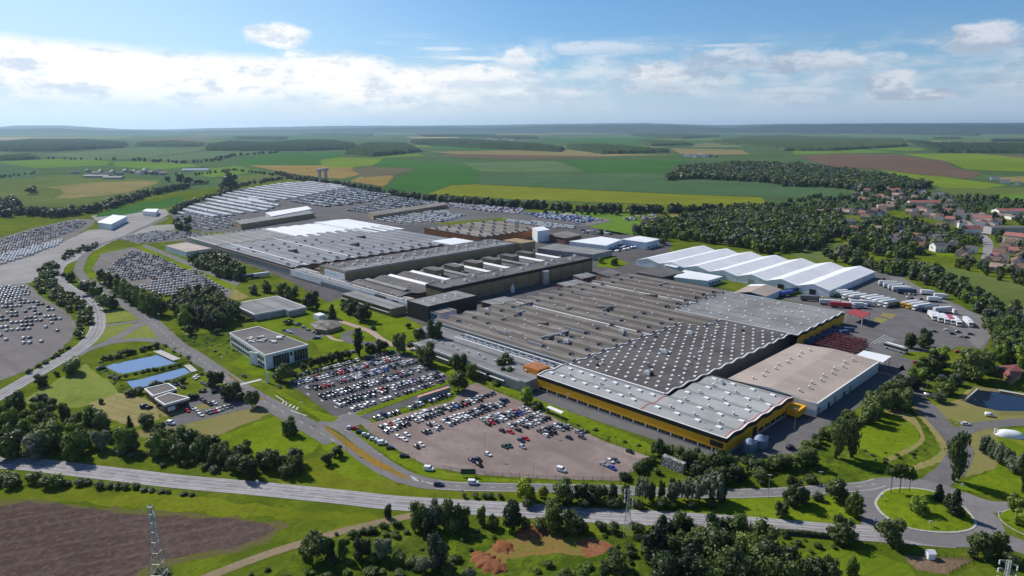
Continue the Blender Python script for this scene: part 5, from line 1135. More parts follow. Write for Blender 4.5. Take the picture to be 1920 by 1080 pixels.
def copy_thing(root, loc, rz, label, group):
    r = root.copy(); COL.objects.link(r); r.location = loc; r.rotation_euler = (0, 0, rz); r['label'] = label
    if group: r['group'] = group
    for c0 in root.children:
        c = c0.copy(); COL.objects.link(c); c.parent = r
        for d0 in c0.children: d = d0.copy(); COL.objects.link(d); d.parent = c
    return r
vr = random.Random(11)
def pick_col(r): return r.choices(['white', 'silver', 'grey', 'black', 'red', 'blue', 'navy', 'beige'], [27, 17, 19, 25, 5, 3, 3, 1])[0]
def pick_kind(r): return r.choices(['hatchback', 'estate car', 'saloon', 'van'], [62, 22, 14, 2])[0]
CS = 0.81     # the cars here are mostly small ones
CARLIST = []
def car(px, py, rz, phrase, kind=None, col=None, world=None):
    x, y = world if world else G(px, py)
    CARLIST.append(dict(x=x, y=y, rz=rz, kind=kind or pick_kind(vr), col=col or pick_col(vr), phrase=phrase))
def car_row(a, c, phrase, gap=2.15, fill=0.94, offs=0.0, cols=None, world=False, kind=None, flip=None):
    p, q = (a, c) if world else (G(*a), G(*c)); L = math.dist(p, q); dx, dy = (q[0] - p[0]) / L, (q[1] - p[1]) / L; n = int(L / gap)
    for k in range(n + 1):
        if vr.random() > fill: continue
        s = k * gap; x, y = p[0] + dx * s - dy * offs, p[1] + dy * s + dx * offs; jj = vr.uniform(-.22, .22)
        car(0, 0, math.atan2(dy, dx) - math.pi / 2 + (math.pi if vr.random() < .5 else 0) + vr.uniform(-.03, .03), phrase, kind, cols and vr.choice(cols), (x - dy * jj, y + dx * jj))
LL, UL = 'gravel car park', 'asphalt car park'
car_row((705, 787), (842, 742), f'first row of the {LL}')
for i, (a, c) in enumerate([((714, 802), (925, 739)), ((723, 811), (905, 749)), ((806, 799), (957, 751)), ((818, 806), (942, 760)), ((904, 789), (990, 766)), ((915, 797), (996, 770)), ((956, 801), (1016, 776)), ((971, 808), (1030, 784)), ((1012, 811), (1054, 796)), ((1023, 818), (1068, 801))]):
    car_row(a, c, f'{ordinal(i + 2)} row of the {LL}', fill=0.96 if i < 4 else 0.97)
sc_ = [(942, 810, 'black'), (957, 812, 'red'), (977, 828, 'navy'), (986, 825, 'red'), (947, 840, 'green'), (955, 838, 'green'), (980, 840, 'silver'), (1067, 823, 'navy'), (1085, 813, 'silver'), (1091, 811, 'grey'), (1091, 822, 'grey'), (1181, 849, 'black'),
       (1144, 867, 'white'), (1153, 865, 'grey'), (1132, 873, 'silver'), (1148, 880, 'blue'), (747, 821, 'white'), (763, 817, 'white'), (758, 826, 'white'), (782, 840, 'black'), (790, 836, 'white'), (885, 865, 'navy'), (897, 864, 'black'), (899, 874, 'black'), (915, 854, 'white'), (797, 813, 'black'), (805, 811, 'grey')]
for px, py, c in sc_: car(px, py, R_(-48) + vr.uniform(-.1, .1), f'open part of the {LL}', 'hatchback' if vr.random() < .7 else 'saloon', c)
car(1053, 884, R_(-32), f'open part of the {LL}', 'van', 'white')
for px, py, c, k in ((657, 804, 'white', None), (665, 805, 'red', None), (675, 812, 'black', None), (685, 817, 'white', None), (692, 821, 'grey', None), (700, 825, 'white', None), (708, 829, 'silver', None), (717, 833, 'white', 'van'), (732, 842, 'black', None), (758, 857, 'black', 'estate car')):
    car(px, py, R_(8), f'grass edge of the {LL}', k or 'hatchback', c)
car(805, 882, R_(-12), f'grass edge of the {LL}', 'van', 'white')
car_row((555, 707), (672, 677), f'first row of the {UL}'); car_row((684, 674), (738, 661), f'first row of the {UL}', cols=['black', 'navy', 'grey'])
for i, (a, c) in enumerate([((557, 719), (747, 671)), ((580, 731), (775, 679)), ((605, 746), (802, 690)), ((633, 759), (830, 702))]):
    for s, w in ((1.8, 'far'), (-1.8, 'near')): car_row(a, c, f'{w} side of double row {"one two three four".split()[i]}, {UL}', offs=s)
car_row((660, 769), (838, 714), f'last single row of the {UL}', cols=['white', 'silver', 'white', 'black', 'grey'])
# guardhouse and offices
GHP = 'guardhouse parking'
car_row((386, 755), (431, 763), f'slanted row of the {GHP}', gap=3.1) if False else None
for px, py in ((327, 722), (333, 719), (338, 723), (344, 728), (366, 711), (370, 708), (381, 720), (388, 724), (365, 744), (371, 747), (378, 751), (384, 755), (394, 760), (402, 758), (352, 772), (361, 768), (368, 771), (376, 780), (391, 776), (397, 774), (403, 773), (409, 771), (415, 769), (424, 766), (432, 764)):
    car(px, py, R_(-40) + vr.uniform(-.1, .1), f'{GHP}', None, 'red' if (px, py) == (352, 772) else None)
car(321, 796, R_(-20), f'{GHP}', 'van', 'white'); car(272, 765, R_(10), GHP, 'van', 'navy'); car(280, 766, R_(60), GHP, 'hatchback', 'black')
for px, py in ((558, 611), (561, 609), (570, 615), (579, 620), (590, 624), (596, 627), (534, 621), (541, 623), (546, 625), (592, 636), (599, 635)): car(px, py, R_(-15), 'visitor parking behind the white office')
for px, py, k, c, r, ph in ((823, 911, 'estate car', 'navy', -4, 'service road below the gravel car park'), (888, 908, 'van', 'white', -4, 'service road below the gravel car park'), (458, 707, 'hatchback', 'black', -42, 'site road by the white office'),
                        (524, 727, 'hatchback', 'grey', -40, 'entrance of the asphalt car park'), (1741, 745, 'van', 'silver', -55, 'north road beside the pond trees'), (1811, 797, 'estate car', 'white', -12, 'pond road, left of the dome'), (1856, 781, 'van', 'white', -18, 'verge by the dark pond'),
                        (1767, 709, 'van', 'white', -20, 'trees beside the north road'), (1795, 661, 'estate car', 'red', 10, 'dry islet at the yard gate'), (1715, 681, 'hatchback', 'red', 20, 'hedge at the yard exit'), (1482, 842, 'van', 'black', 30, 'lane under the yellow hall'), (663, 661, 'estate car', 'silver', 30, 'poplar above the asphalt car park')):
    car(px, py, R_(r), ph, k, c)
for px, py in ((1752, 623), (1775, 620), (1785, 627), (1797, 624), (1803, 633), (1812, 634), (1820, 628), (1716, 642)): car(px, py, R_(-20) + vr.uniform(-.4, .4), 'truck yard')
CARLIST.sort(key=lambda c: math.hypot(c['x'], c['y']))
NEAR, REST = CARLIST[:298], CARLIST[298:]
byp = {}
for c in NEAR: byp.setdefault(c['phrase'], []).append(c)
CARPROTO = {}
def new_car(kind, col, wheels):
    t = thing('parked_car' if kind != 'van' else 'parked_van', '', 'car' if kind != 'van' else 'van', (0, 0, 0)); t.scale = (CS, CS, CS)
    link('body', CARMESH[kind][0][col], t); link('window', CARMESH[kind][1], t)
    if wheels:
        for x in (1.3, -1.3):
            for s in (-.80, .80): o = link('wheel', WHEEL, t); o.location = (x, s, .32)
    return t
for ph, L in byp.items():
    L.sort(key=lambda c: PX(c['x'], c['y'])[0]); cnt = {}
    for c in L:
        k = (c['col'], c['kind']); cnt[k] = cnt.get(k, 0) + 1; c['n'] = cnt[k]
    for c in L:
        tot = cnt[(c['col'], c['kind'])]; pre = 'on' if 'road' in ph or 'edge' in ph else 'in'
        if 'trees' in ph or 'hedge' in ph or 'poplar' in ph or 'verge' in ph: pre = 'by'
        lab = f"{c['col']} {c['kind']}, " + (f"{ordinal(c['n'])} such from left, " if tot > 1 else '') + ph
        z = 0.105 if 'car park' in ph else 0.13
        dist = math.hypot(c['x'], c['y']); key = (c['kind'], c['col'], dist < 330); g = 'cars parked in the lots' if c['kind'] != 'van' else 'vans parked in the lots'
        if key not in CARPROTO:
            t = new_car(*key); t['label'] = lab; t['group'] = g; t.location = (c['x'], c['y'], z); t.rotation_euler = (0, 0, c['rz']); CARPROTO[key] = t
        else: copy_thing(CARPROTO[key], (c['x'], c['y'], z), c['rz'], lab, g)
# everything farther off: the lots and compounds too full to count, one mass
ARR = {k: arrays(v) for k, v in CARARR.items()}; PN = list(PAINT); MM = {n: np.array([i, len(PN), len(PN) + 1]) for i, n in enumerate(PN)}
items = [ARR[c['kind']] + (c['x'], c['y'], .11, c['rz'], CS, CS, CS, MM[c['col']]) for c in REST]
def fill(px, ang, gap, pitch, dens, cols, kinds, along=True, double=False, s=0.88, z=.1):
    gap *= .9
    poly = [G(*q) for q in px]; xs = [p[0] for p in poly]; ys = [p[1] for p in poly]; cx, cy = sum(xs) / len(xs), sum(ys) / len(ys)
    ca, sa = math.cos(ang), math.sin(ang); R = max(math.hypot(p[0] - cx, p[1] - cy) for p in poly); n = 0
    for i in range(-int(R / pitch) - 1, int(R / pitch) + 2):
        for j in range(-int(R / gap) - 1, int(R / gap) + 2):
            if vr.random() > dens: continue
            for dd in ((-2.4, 2.4) if double else (0,)):
                a, c = j * gap + vr.uniform(-.1, .1), i * pitch + dd + vr.uniform(-.25, .25)
                x, y = cx + a * ca - c * sa, cy + a * sa + c * ca
                if inpoly(x, y, poly):
                    items.append(ARR[vr.choice(kinds)] + (x, y, z, ang + math.pi / 2 + vr.uniform(-.04, .04), s, s, s, MM[vr.choice(cols)])); n += 1
    return n
UANG = GA; VANG = GA + math.pi / 2
WHT = ['white'] * 7 + ['silver', 'grey', 'black']; MIX = ['white', 'white', 'silver', 'silver', 'grey', 'black', 'black', 'navy']; DK = ['white', 'silver', 'grey', 'black', 'navy', 'white']
HB = ['hatchback', 'estate car']; VN = ['van']
fill([(200, 505), (245, 470), (290, 478), (350, 507), (350, 520), (215, 530)], R_(38), 2.6, 9.0, .8, MIX, HB)
fill([(255, 540), (330, 512), (365, 505), (430, 545), (415, 563), (310, 556)], R_(38), 2.6, 9.5, .9, WHT, HB)
fill([(-40, 540), (50, 537), (58, 552), (20, 570), (-40, 580)], R_(48), 2.7, 8.0, .9, WHT, HB)
fill([(-40, 580), (60, 558), (105, 580), (125, 600), (80, 615), (-40, 625)], R_(20), 2.9, 9.5, .62, MIX, HB)
fill([(-30, 620), (100, 612), (118, 625), (60, 660), (-30, 665)], R_(20), 3.2, 11.0, .34, WHT, HB)
fill([(-60, 470), (60, 432), (140, 414), (165, 416), (150, 428), (90, 452), (-60, 505)], R_(48), 2.7, 9.0, .72, DK, HB)
fill([(-60, 500), (40, 468), (120, 449), (110, 460), (40, 485), (-60, 515)], R_(48), 3.0, 8.5, .9, ['white'], VN)
fill([(218, 448), (290, 434), (345, 434), (390, 441), (330, 450), (260, 456)], R_(48), 2.7, 9.0, .75, WHT, HB)
fill([(330, 402), (380, 392), (470, 412), (450, 425), (380, 434), (345, 424)], UANG, 2.9, 11.0, .6, WHT, HB + VN)
fill([(325, 400), (370, 384), (470, 372), (530, 384), (500, 396), (400, 408)], UANG, 2.4, 21.0, .98, ['white'] * 9 + ['silver'], VN, s=1.1, double=True)
fill([(372, 378), (450, 357), (530, 344), (590, 341), (660, 350), (560, 372), (500, 380), (420, 384)], UANG, 2.4, 24.0, .98, ['white'] * 9 + ['silver'], VN, s=1.15, double=True)
fill([(540, 380), (660, 352), (735, 366), (690, 380), (600, 390)], UANG, 2.6, 22.0, .96, DK + ['navy'], VN, s=1.05, double=True)
fill([(650, 395), (745, 370), (815, 380), (760, 390), (690, 400)], UANG, 2.6, 20.0, .96, DK + ['navy', 'navy'], VN, double=True)
fill([(600, 345), (690, 353), (640, 362)], UANG, 2.6, 18.0, .95, WHT, VN)
fill([(690, 413), (770, 395), (830, 396), (880, 404), (830, 416), (740, 420)], UANG, 2.7, 12.0, .85, ['white'] * 9 + ['grey'], VN)
fill([(790, 376), (870, 383), (985, 390), (975, 402), (900, 396), (800, 384)], UANG, 2.7, 11.0, .8, ['white'] * 6 + ['blue', 'silver', 'red'], VN)
fill([(945, 410), (1080, 425), (1075, 432), (950, 416)], UANG, 2.8, 11.0, .9, ['white'], VN)
fill([(975, 402), (1040, 398), (1135, 412), (1085, 420)], UANG, 2.8, 12.0, .85, ['white', 'white', 'blue', 'blue', 'silver'], VN)
fill([(1165, 408), (1240, 402), (1235, 412), (1180, 416)], UANG, 2.8, 12.0, .6, ['white', 'blue', 'silver', 'yellow'], VN)
fill([(1085, 430), (1130, 433), (1150, 440), (1090, 440)], UANG, 2.8, 12.0, .5, DK, VN)
fill([(1130, 470), (1185, 452), (1205, 462), (1160, 475)], VANG, 3, 9.0, .8, ['white', 'navy', 'blue', 'grey'], VN)
fill([(1650, 520), (1700, 535), (1760, 575), (1700, 560)], R_(-35), 3.2, 12.0, .3, DK, HB)
V_, T_, Q_ = merge(items)
tag(link('parked_vehicles', big_mesh('parked_vehicles', V_, T_, Q_, [PAINT[n] for n in PN] + [M['carglass'], M['tyre']])), kind='stuff')
# ---------------------------------------------------------------- lorries, trailers, coach
def truck_parts(col, cab_col, trailer=True, cab=True, L=13.0):
    """rear axle at the back; the lorry points along +x"""
    p = []
    if trailer:
        b = MB(); b.box(-L / 2, -1.25, 1.15, L / 2, 1.25, 3.75); p.append(('trailer', b, col))
        b = MB(); b.box(-L / 2 + .1, -1.1, .75, L / 2 - .1, 1.1, 1.145); p.append(('chassis', b, 'tyre'))
        for x in (-L / 2 + 1.6, -L / 2 + 2.9, -L / 2 + 4.2):
            b = MB(); b.tube((x, -1.2, .5), (x, 1.2, .5), .5, 10); p.append(('axle', b, 'tyre'))
    if cab:
        x = L / 2 + .5 if trailer else 0
        b = MB(); b.prism([(x, -1.22), (x + 2.1, -1.22), (x + 2.1, 1.22), (x, 1.22)], .6, [3.5, 3.2, 3.2, 3.5]); p.append(('cab', b, cab_col))
        b = MB(); b.box(x + 2.09, -1.1, 1.8, x + 2.14, 1.1, 2.75); b.box(x + 1.1, -1.25, 1.9, x + 1.9, -1.222, 2.7); b.box(x + 1.1, 1.222, 1.9, x + 1.9, 1.25, 2.7); p.append(('windscreen', b, 'carglass'))
        for xx in (x + 1.3, x - 1.2):
            b = MB(); b.tube((xx, -1.2, .5), (xx, 1.2, .5), .5, 10); p.append(('axle', b, 'tyre'))
        b = MB(); b.box(x - 2.0, -.5, .55, x, .5, 1.0); p.append(('chassis', b, 'tyre'))
    return p
TM, TP = {}, {}
PX_M = dict(PAINT); PX_M.update(tyre=M['tyre'], carglass=M['carglass'], curtain=M['trailer_side'], steel=M['steel'])
def lorry(px, py, rz, label, col='white', cab_col='white', trailer=True, cab=True, L=13.0):
    x, y = G(px, py); nm = 'articulated_lorry' if trailer and cab else ('trailer' if trailer else 'lorry_tractor'); key = (col, cab_col, trailer, cab, L)
    g = 'lorries and trailers in the yard'
    if key in TP: return copy_thing(TP[key], (x, y, .12), rz, label, g)
    t = thing(nm, label, 'lorry' if cab else 'trailer', (0, 0, 0), g)
    for n, b, c in truck_parts(col, cab_col, trailer, cab, L): link(n, b.mesh(n, PX_M[c]), t)
    t.location = (x, y, .12); t.rotation_euler = (0, 0, rz); TP[key] = t; return t
for i in range(4): lorry(1574 + 12 * i, 553.5 + 2.6 * i, R_(202), f'{ordinal(i + 1)} lorry from the left in the back rank of the truck yard', 'curtain', ['white', 'green', 'white', 'white'][i])
for i in range(5): lorry(1632 + 11 * i, 563 + 3 * i, R_(202), f'{ordinal(i + 1)} lorry from the left in the middle rank of the truck yard', 'curtain' if i < 4 else 'grey', 'white')
for i, (px, py) in enumerate(((1664, 536), (1673, 540), (1682, 544), (1690, 547), (1699, 551))):
    lorry(px, py, R_(-10), f'{ordinal(i + 1)} white trailer from the left by the upper yard fence', 'curtain' if i < 4 else 'navy', 'white', cab=False)
for i, (px, py) in enumerate(((1706, 574), (1718, 577), (1730, 580), (1743, 583))):
    lorry(px, py, R_(202), f'{ordinal(i + 1)} lorry from the left in the front rank of the truck yard', 'curtain' if i != 3 else 'grey', ['yellow', 'yellow', 'white', 'navy'][i])
for i, (px, py) in enumerate(((1746, 596), (1757, 599), (1769, 602), (1780, 604), (1791, 607), (1813, 608))):
    lorry(px, py, R_(-108), f'{ordinal(i + 1)} white lorry from the left in the rank facing the camera', 'white' if i != 3 else 'red', 'white', L=11.0)
lorry(1766, 586, R_(12), 'long dark sided trailer lying across behind the white lorries', 'curtain', 'white', cab=False); lorry(1786, 589, R_(-5), 'white tractor unit without trailer beside the long trailer', 'white', 'white', trailer=False)
lorry(1518, 564, R_(-12), 'dark trailer with yellow cab at the back of the grey hall', 'grey', 'yellow'); lorry(1517, 542, R_(3), 'green tank coloured lorry below the last tent', 'green', 'grey'); lorry(1558, 543, R_(6), 'grey lorry below the right end of the last tent', 'curtain', 'grey')
lorry(1484, 550, R_(30), 'blue trailer by the beige gabled hall, right one', 'navy', 'navy', cab=False); lorry(1474, 555, R_(30), 'blue trailer by the beige gabled hall, left one', 'blue', 'navy', cab=False)
lorry(1555, 572, R_(-20), 'white lorry with yellow cab in front of the red canopy', 'curtain', 'yellow'); lorry(1575, 577, R_(-18), 'orange red flat lorry beside the red canopy', 'red', 'white'); lorry(1598, 577, R_(-12), 'pale lorry directly behind the red canopy', 'curtain', 'white'); lorry(1612, 573, R_(-12), 'second pale lorry behind the red canopy', 'curtain', 'white')
lorry(462, 524, R_(52), 'navy lorry turning on the lane by the tree row', 'navy', 'navy'); lorry(490, 520, R_(38), 'grey trailer beside the navy lorry on the lane', 'curtain', 'white', cab=False)
for i, (px, py) in enumerate(((1760, 560), (1735, 553), (1748, 566))): lorry(px, py, R_(-15), f'{["rightmost", "leftmost", "middle"][i]} small white lorry of three by the upper lane', 'white', 'white', L=6.5)
co = thing('coach', 'long black and white coach parked under the clump of trees', 'coach', (0, 0, 0))
b = MB(); b.box(-6.2, -1.27, .45, 6.2, 1.27, 1.5); b.box(-6.2, -1.27, 2.75, 6.2, 1.27, 3.35); b.box(-6.15, -1.2, 1.5, 6.15, 1.2, 2.75); link('body', b.mesh('body', PAINT['silver']), co)
b = MB(); b.box(-6.22, -1.28, 1.53, 6.22, 1.28, 2.72); link('window', b.mesh('window', M['carglass']), co)
b = MB(); b.box(-5.2, -.8, 3.353, 4.5, .8, 3.55); link('roof_unit', b.mesh('roof_unit', PAINT['white']), co)
for x in (-4, 4.2):
    b = MB(); b.tube((x, -1.29, .5), (x, 1.29, .5), .5, 12); link('axle', b.mesh('axle', M['tyre']), co)
co.location = G(1679, 658) + (.12,); co.rotation_euler = (0, 0, R_(-62))
# red racks stacked behind the beige hall, blue skips by the yellow wall
rk = random.Random(5); n_ = 0
_b = MB()
for x in (-1.4, 1.4):
    for y in (-.9, .9): _b.box(x - .08, y - .08, 0, x + .08, y + .08, 2.2)
for z in (.15, .8, 1.45, 2.1):
    _b.box(-1.5, -1, z, 1.5, -.84, z + .12); _b.box(-1.5, .84, z, 1.5, 1, z + .12); _b.box(-1.5, -.84, z, -1.38, .84, z + .12); _b.box(1.38, -.84, z, 1.5, .84, z + .12)
    for k in range(4): _b.box(-1.3 + k * .7, -.84, z + .02, -1.1 + k * .7, .84, z + .1)
RACK = _b.mesh('storage_rack', flat('red_rack_paint', (0.15, 0.034, 0.036), 0.6, var=.2))
for j in range(7):
    for i in range(7):
        u, v = -30.5 + i * 3.4 + rk.uniform(-.3, .3), 158 + j * 4.6 + rk.uniform(-.4, .4)
        if u > -8 - j * .5 and j > 3: continue
        o = link('storage_rack', RACK); o.location = W(u, v) + (.1,); o.rotation_euler = (0, 0, GA + rk.uniform(-.06, .06)); n_ += 1
        tag(o, f'red steel rack behind the beige warehouse, {ordinal(i + 1)} in {ordinal(j + 1)} line from the wall', 'rack', 'red racks behind the beige warehouse')
_b = MB(); _b.prism([(-3, -1.2), (3, -1.2), (3, 1.2), (-3, 1.2)], 0, 2.3); _b.box(-2.8, -1.0, 2.303, 2.8, 1.0, 2.5); SK = _b.mesh('container', flat('blue_container', (0.05, 0.085, 0.17), .6, var=.2))
for i, (u, v) in enumerate(((-34.5, 160), (-34.5, 168), (-34, 177), (-34.5, 185), (-33.5, 192), (-28, 194), (-34, 200), (-28, 202))):
    o = link('container', SK); o.location = W(u, v) + (.1,); o.rotation_euler = (0, 0, GA + (i % 3) * .5)
    tag(o, f'blue container in the shade of the grey hall, {ordinal(i + 1)} counting away from the racks', 'container', 'blue containers by the grey hall')
# ================================================================ TREES AND WOODS
def leaf_mat(name, dark, light, trans=0.25, nscale=0.35, rand=0.5, spec=0.22):
    m = bpy.data.materials.new(name); m.use_nodes = True; nt = m.node_tree; b = nt.nodes['Principled BSDF']; out = nt.nodes['Material Output']
    b.inputs['Roughness'].default_value = 0.5; b.inputs['Specular IOR Level'].default_value = spec
    oi = nt.nodes.new('ShaderNodeObjectInfo'); ge = nt.nodes.new('ShaderNodeNewGeometry')
    n = noise(nt, ge.outputs['Position'], nscale, 4, 0.6); n2 = noise(nt, ge.outputs['Position'], 0.045, 2, 0.5)
    r = S(nt, oi.outputs['Random']); isl = S(nt, ge.outputs['Random Per Island'])
    f = (n - 0.5) * 1.1 + (n2 - 0.5) * 0.9 + (r - 0.5) * rand * 1.6 + (isl - 0.5) * 0.55 + 0.45
    c = mixc(nt, f.step(0.0, 1.0), dark, light); nt.links.new(c, b.inputs['Base Color'])
    tr = nt.nodes.new('ShaderNodeBsdfTranslucent'); nt.links.new(c, tr.inputs[0]); mx = nt.nodes.new('ShaderNodeMixShader'); mx.inputs[0].default_value = trans
    nt.links.new(b.outputs[0], mx.inputs[1]); nt.links.new(tr.outputs[0], mx.inputs[2]); nt.links.new(mx.outputs[0], out.inputs[0]); return m
LEAF = dict(dark=leaf_mat('dark_leaves', (0.026, 0.044, 0.014), (0.125, 0.168, 0.042)), mid=leaf_mat('green_leaves', (0.038, 0.064, 0.012), (0.180, 0.245, 0.032)),
            pale=leaf_mat('grey_green_leaves', (0.060, 0.080, 0.045), (0.190, 0.220, 0.130)), lime=leaf_mat('lime_leaves', (0.19, 0.24, 0.012), (0.34, 0.38, 0.03)),
            fir=leaf_mat('needle_leaves', (0.014, 0.028, 0.012), (0.055, 0.085, 0.030)), fresh=leaf_mat('fresh_leaves', (0.060, 0.105, 0.012), (0.235, 0.320, 0.034)))
M['bark'] = flat('bark', (0.085, 0.065, 0.050), 0.95, var=0.3, scale=3.0)
def rvec(rng, n):
    v = rng.normal(size=(n, 3)); return v / np.linalg.norm(v, axis=1, keepdims=True)
def clump(rng, lobes, n, size, up=0.3):
    """leaf-clump faces spread through overlapping lobes; lobes: (cx, cy, cz, rx, ry, rz, weight)"""
    L = np.array(lobes); w = L[:, 6] / L[:, 6].sum(); idx = rng.choice(len(L), n, p=w); d = rvec(rng, n)
    r = 1.0 - 0.42 * rng.random(n) ** 1.8; r *= 1 + 0.10 * rng.normal(size=n)
    c = L[idx, :3] + d * L[idx, 3:6] * r[:, None]
    keep = c[:, 2] > 0.03; c, d = c[keep], d[keep]; n = len(c)
    nrm = d + 0.75 * rvec(rng, n) + np.array([0, 0, up]); nrm /= np.linalg.norm(nrm, axis=1, keepdims=True)
    t = np.cross(nrm, rvec(rng, n)); t /= np.linalg.norm(t, axis=1, keepdims=True); b = np.cross(nrm, t)
    s = size * (0.6 + 0.8 * rng.random(n))[:, None]; e = s * (0.55 + 0.5 * rng.random(n))[:, None]
    V = np.stack([c - t * s * .5, c + b * e * .5 + nrm * s * .12, c + t * s * .5, c - b * e * .5 - nrm * s * .10], 1).reshape(-1, 3)
    i = np.arange(n)[:, None] * 4
    return V, np.concatenate([i + np.array([[0, 1, 2]]), i + np.array([[0, 2, 3]])], 0), np.repeat(0, 2 * n)
def core(rng, lobes, k=0.72):
    """lumpy inner mass of each lobe so that a crown is not see-through"""
    Vs, Ts, o = [], [], 0
    for cx, cy, cz, rx, ry, rz, w in lobes:
        nu, nv = 8, 5; V = []
        for j in range(nv + 1):
            ph = math.pi * j / nv
            for i in range(nu):
                th = 2 * math.pi * i / nu; q = k * (0.85 + 0.3 * rng.random())
                V.append((cx + rx * q * math.sin(ph) * math.cos(th), cy + ry * q * math.sin(ph) * math.sin(th), max(0.02, cz + rz * q * math.cos(ph))))
        T = []
        for j in range(nv):
            for i in range(nu):
                a, b_, c, d = j * nu + i, j * nu + (i + 1) % nu, (j + 1) * nu + (i + 1) % nu, (j + 1) * nu + i
                T += [(a, c, b_), (a, d, c)]
        Vs.append(np.array(V)); Ts.append(np.array(T) + o); o += len(V)
    V, T = np.concatenate(Vs), np.concatenate(Ts); return V, T, np.zeros(len(T), int)
def cat_arr(*a):
    o = 0; V, T, Q = [], [], []
    for v, t, q in a: V.append(v); T.append(t + o); Q.append(q); o += len(v)
    return np.concatenate(V), np.concatenate(T), np.concatenate(Q)
# every shape fills a unit: height 1, crown about 1 wide
def lobes_for(kind, rng):
    L = []
    if kind == 'round':
        L = [(0, 0, .50, .38, .38, .40, 2.6)]
        for k in range(12):
            a = k * 2.4 + rng.random(); z = .20 + .62 * rng.random(); q = .34 * math.sqrt(max(.1, 1 - ((z - .48) / .48) ** 2)); s = .15 + .08 * rng.random()
            L.append((math.cos(a) * q, math.sin(a) * q, z, s, s, s * .9, 1.0))
    elif kind == 'tall':
        L = [(0, 0, .48, .30, .30, .44, 2.4)]
        for k in range(9):
            a = k * 2.4 + rng.random(); z = .14 + .74 * k / 9; q = .26 * (1 - abs(z - .45)); s = .15 + .07 * rng.random()
            L.append((math.cos(a) * q, math.sin(a) * q, z, s, s, s * 1.25, 1.0))
    elif kind == 'poplar':
        for k in range(11):
            z = .08 + .86 * k / 10; r = .5 * math.sin(math.pi * min(.97, .16 + .80 * (1 - k / 10.5) ** .9)) ** .8
            L.append((.08 * rng.normal(), .08 * rng.normal(), z, r, r, .10, .6 + r))
    elif kind == 'pine':
        for k in range(8):
            a = k * 2.4 + rng.random(); q = .30 * rng.random() ** .5; L.append((math.cos(a) * q, math.sin(a) * q, .70 + .18 * rng.random(), .22, .22, .10, 1))
    elif kind == 'fir':
        for k in range(9):
            z = .10 + .84 * k / 8; r = .46 * (1 - .80 * k / 8) + .03; L.append((.03 * rng.normal(), .03 * rng.normal(), z, r, r, .09, .3 + r))
    elif kind == 'bush':
        for k in range(8):
            a = k * 2.4 + rng.random(); q = .28 * rng.random() ** .5; L.append((math.cos(a) * q, math.sin(a) * q, .30 + .30 * rng.random(), .24, .24, .30, 1))
    elif kind == 'willow':
        L = [(0, 0, .6, .3, .3, .32, 1.5)]
        for k in range(12):
            a = k * 2.4 + rng.random(); q = .36 + .08 * rng.random(); L.append((math.cos(a) * q, math.sin(a) * q, .38 + .25 * rng.random(), .13, .13, .28, 1.0))
    return L
NLEAF = dict(round=1500, tall=1400, poplar=1200, pine=900, fir=1100, bush=900, willow=1500); NVAR = dict(round=5, tall=4, poplar=2, pine=2, fir=2, bush=4, willow=2)
HIGH, LOW = {}, {}
for kind in NLEAF:
    for v in range(NVAR[kind]):
        rng = np.random.default_rng(100 + hash_k if False else 100 + sum(map(ord, kind)) * 7 + v); lb = lobes_for(kind, rng)
        HIGH[kind, v] = cat_arr(clump(rng, lb, NLEAF[kind], 0.085 if kind != 'poplar' else .10), core(rng, lb, .70))
        LOW[kind, v] = cat_arr(clump(rng, lb, 110, 0.22), core(rng, lb[:5], .80))
TRUNK = {'pine': .72, 'poplar': .25, 'fir': .25, 'bush': .25, 'round': .45, 'tall': .35, 'willow': .5}
_tk = {}
def trunk_mesh(kind):
    if kind not in _tk:
        b = MB(); h = TRUNK[kind]; w = .022 if kind != 'poplar' else .03
        b.tube((0, 0, 0), (.01, 0, h), w, 7, w * .6); rr = random.Random(len(kind))
        if kind in ('round', 'tall', 'willow', 'pine'):
            for k in range(5):
                a = k * 1.3 + rr.random(); b.tube((.01, 0, h * (.75 + .05 * k)), (math.cos(a) * .22, math.sin(a) * .22, h + .16), w * .55, 5, w * .25)
        _tk[kind] = b.mesh('trunk', M['bark'])
    return _tk[kind]
_cm = {}
def crown_mesh(kind, v, leaf):
    k = (kind, v, leaf)
    if k not in _cm: _cm[k] = big_mesh('crown', *HIGH[kind, v], mats=[LEAF[leaf]])
    return _cm[k]
TREES = []; tr_ = random.Random(21)
def tree(bx, by, ty, wpx, phrase, kind='round', leaf='mid', world=None, h=None, w=None):
    x, y = world or G(bx, by)
    TREES.append(dict(x=x, y=y, h=h or max(1.2, HG(bx, by, ty)), w=w or wpx / PPM(bx, by), kind=kind, leaf=leaf, phrase=phrase, v=tr_.randrange(NVAR[kind]), r=tr_.uniform(0, 6.28)))
def grove(px, gap, hr, phrase, kinds=('round', 'tall'), leaves=('dark', 'mid', 'mid'), wf=(.75, 1.05), seed=0, jit=.38):
    poly = [G(*q) for q in px]; rr = random.Random(seed + len(px)); xs = [p[0] for p in poly]; ys = [p[1] for p in poly]; y = min(ys); row = 0
    while y < max(ys):
        x = min(xs) + (gap / 2 if row % 2 else 0)
        while x < max(xs):
            q = (x + rr.uniform(-jit, jit) * gap, y + rr.uniform(-jit, jit) * gap)
            if inpoly(q[0], q[1], poly):
                h = rr.uniform(*hr); tree(0, 0, 0, 0, phrase, rr.choice(kinds), rr.choice(leaves), world=q, h=h, w=h * rr.uniform(*wf))
            x += gap
        y += gap * .87; row += 1
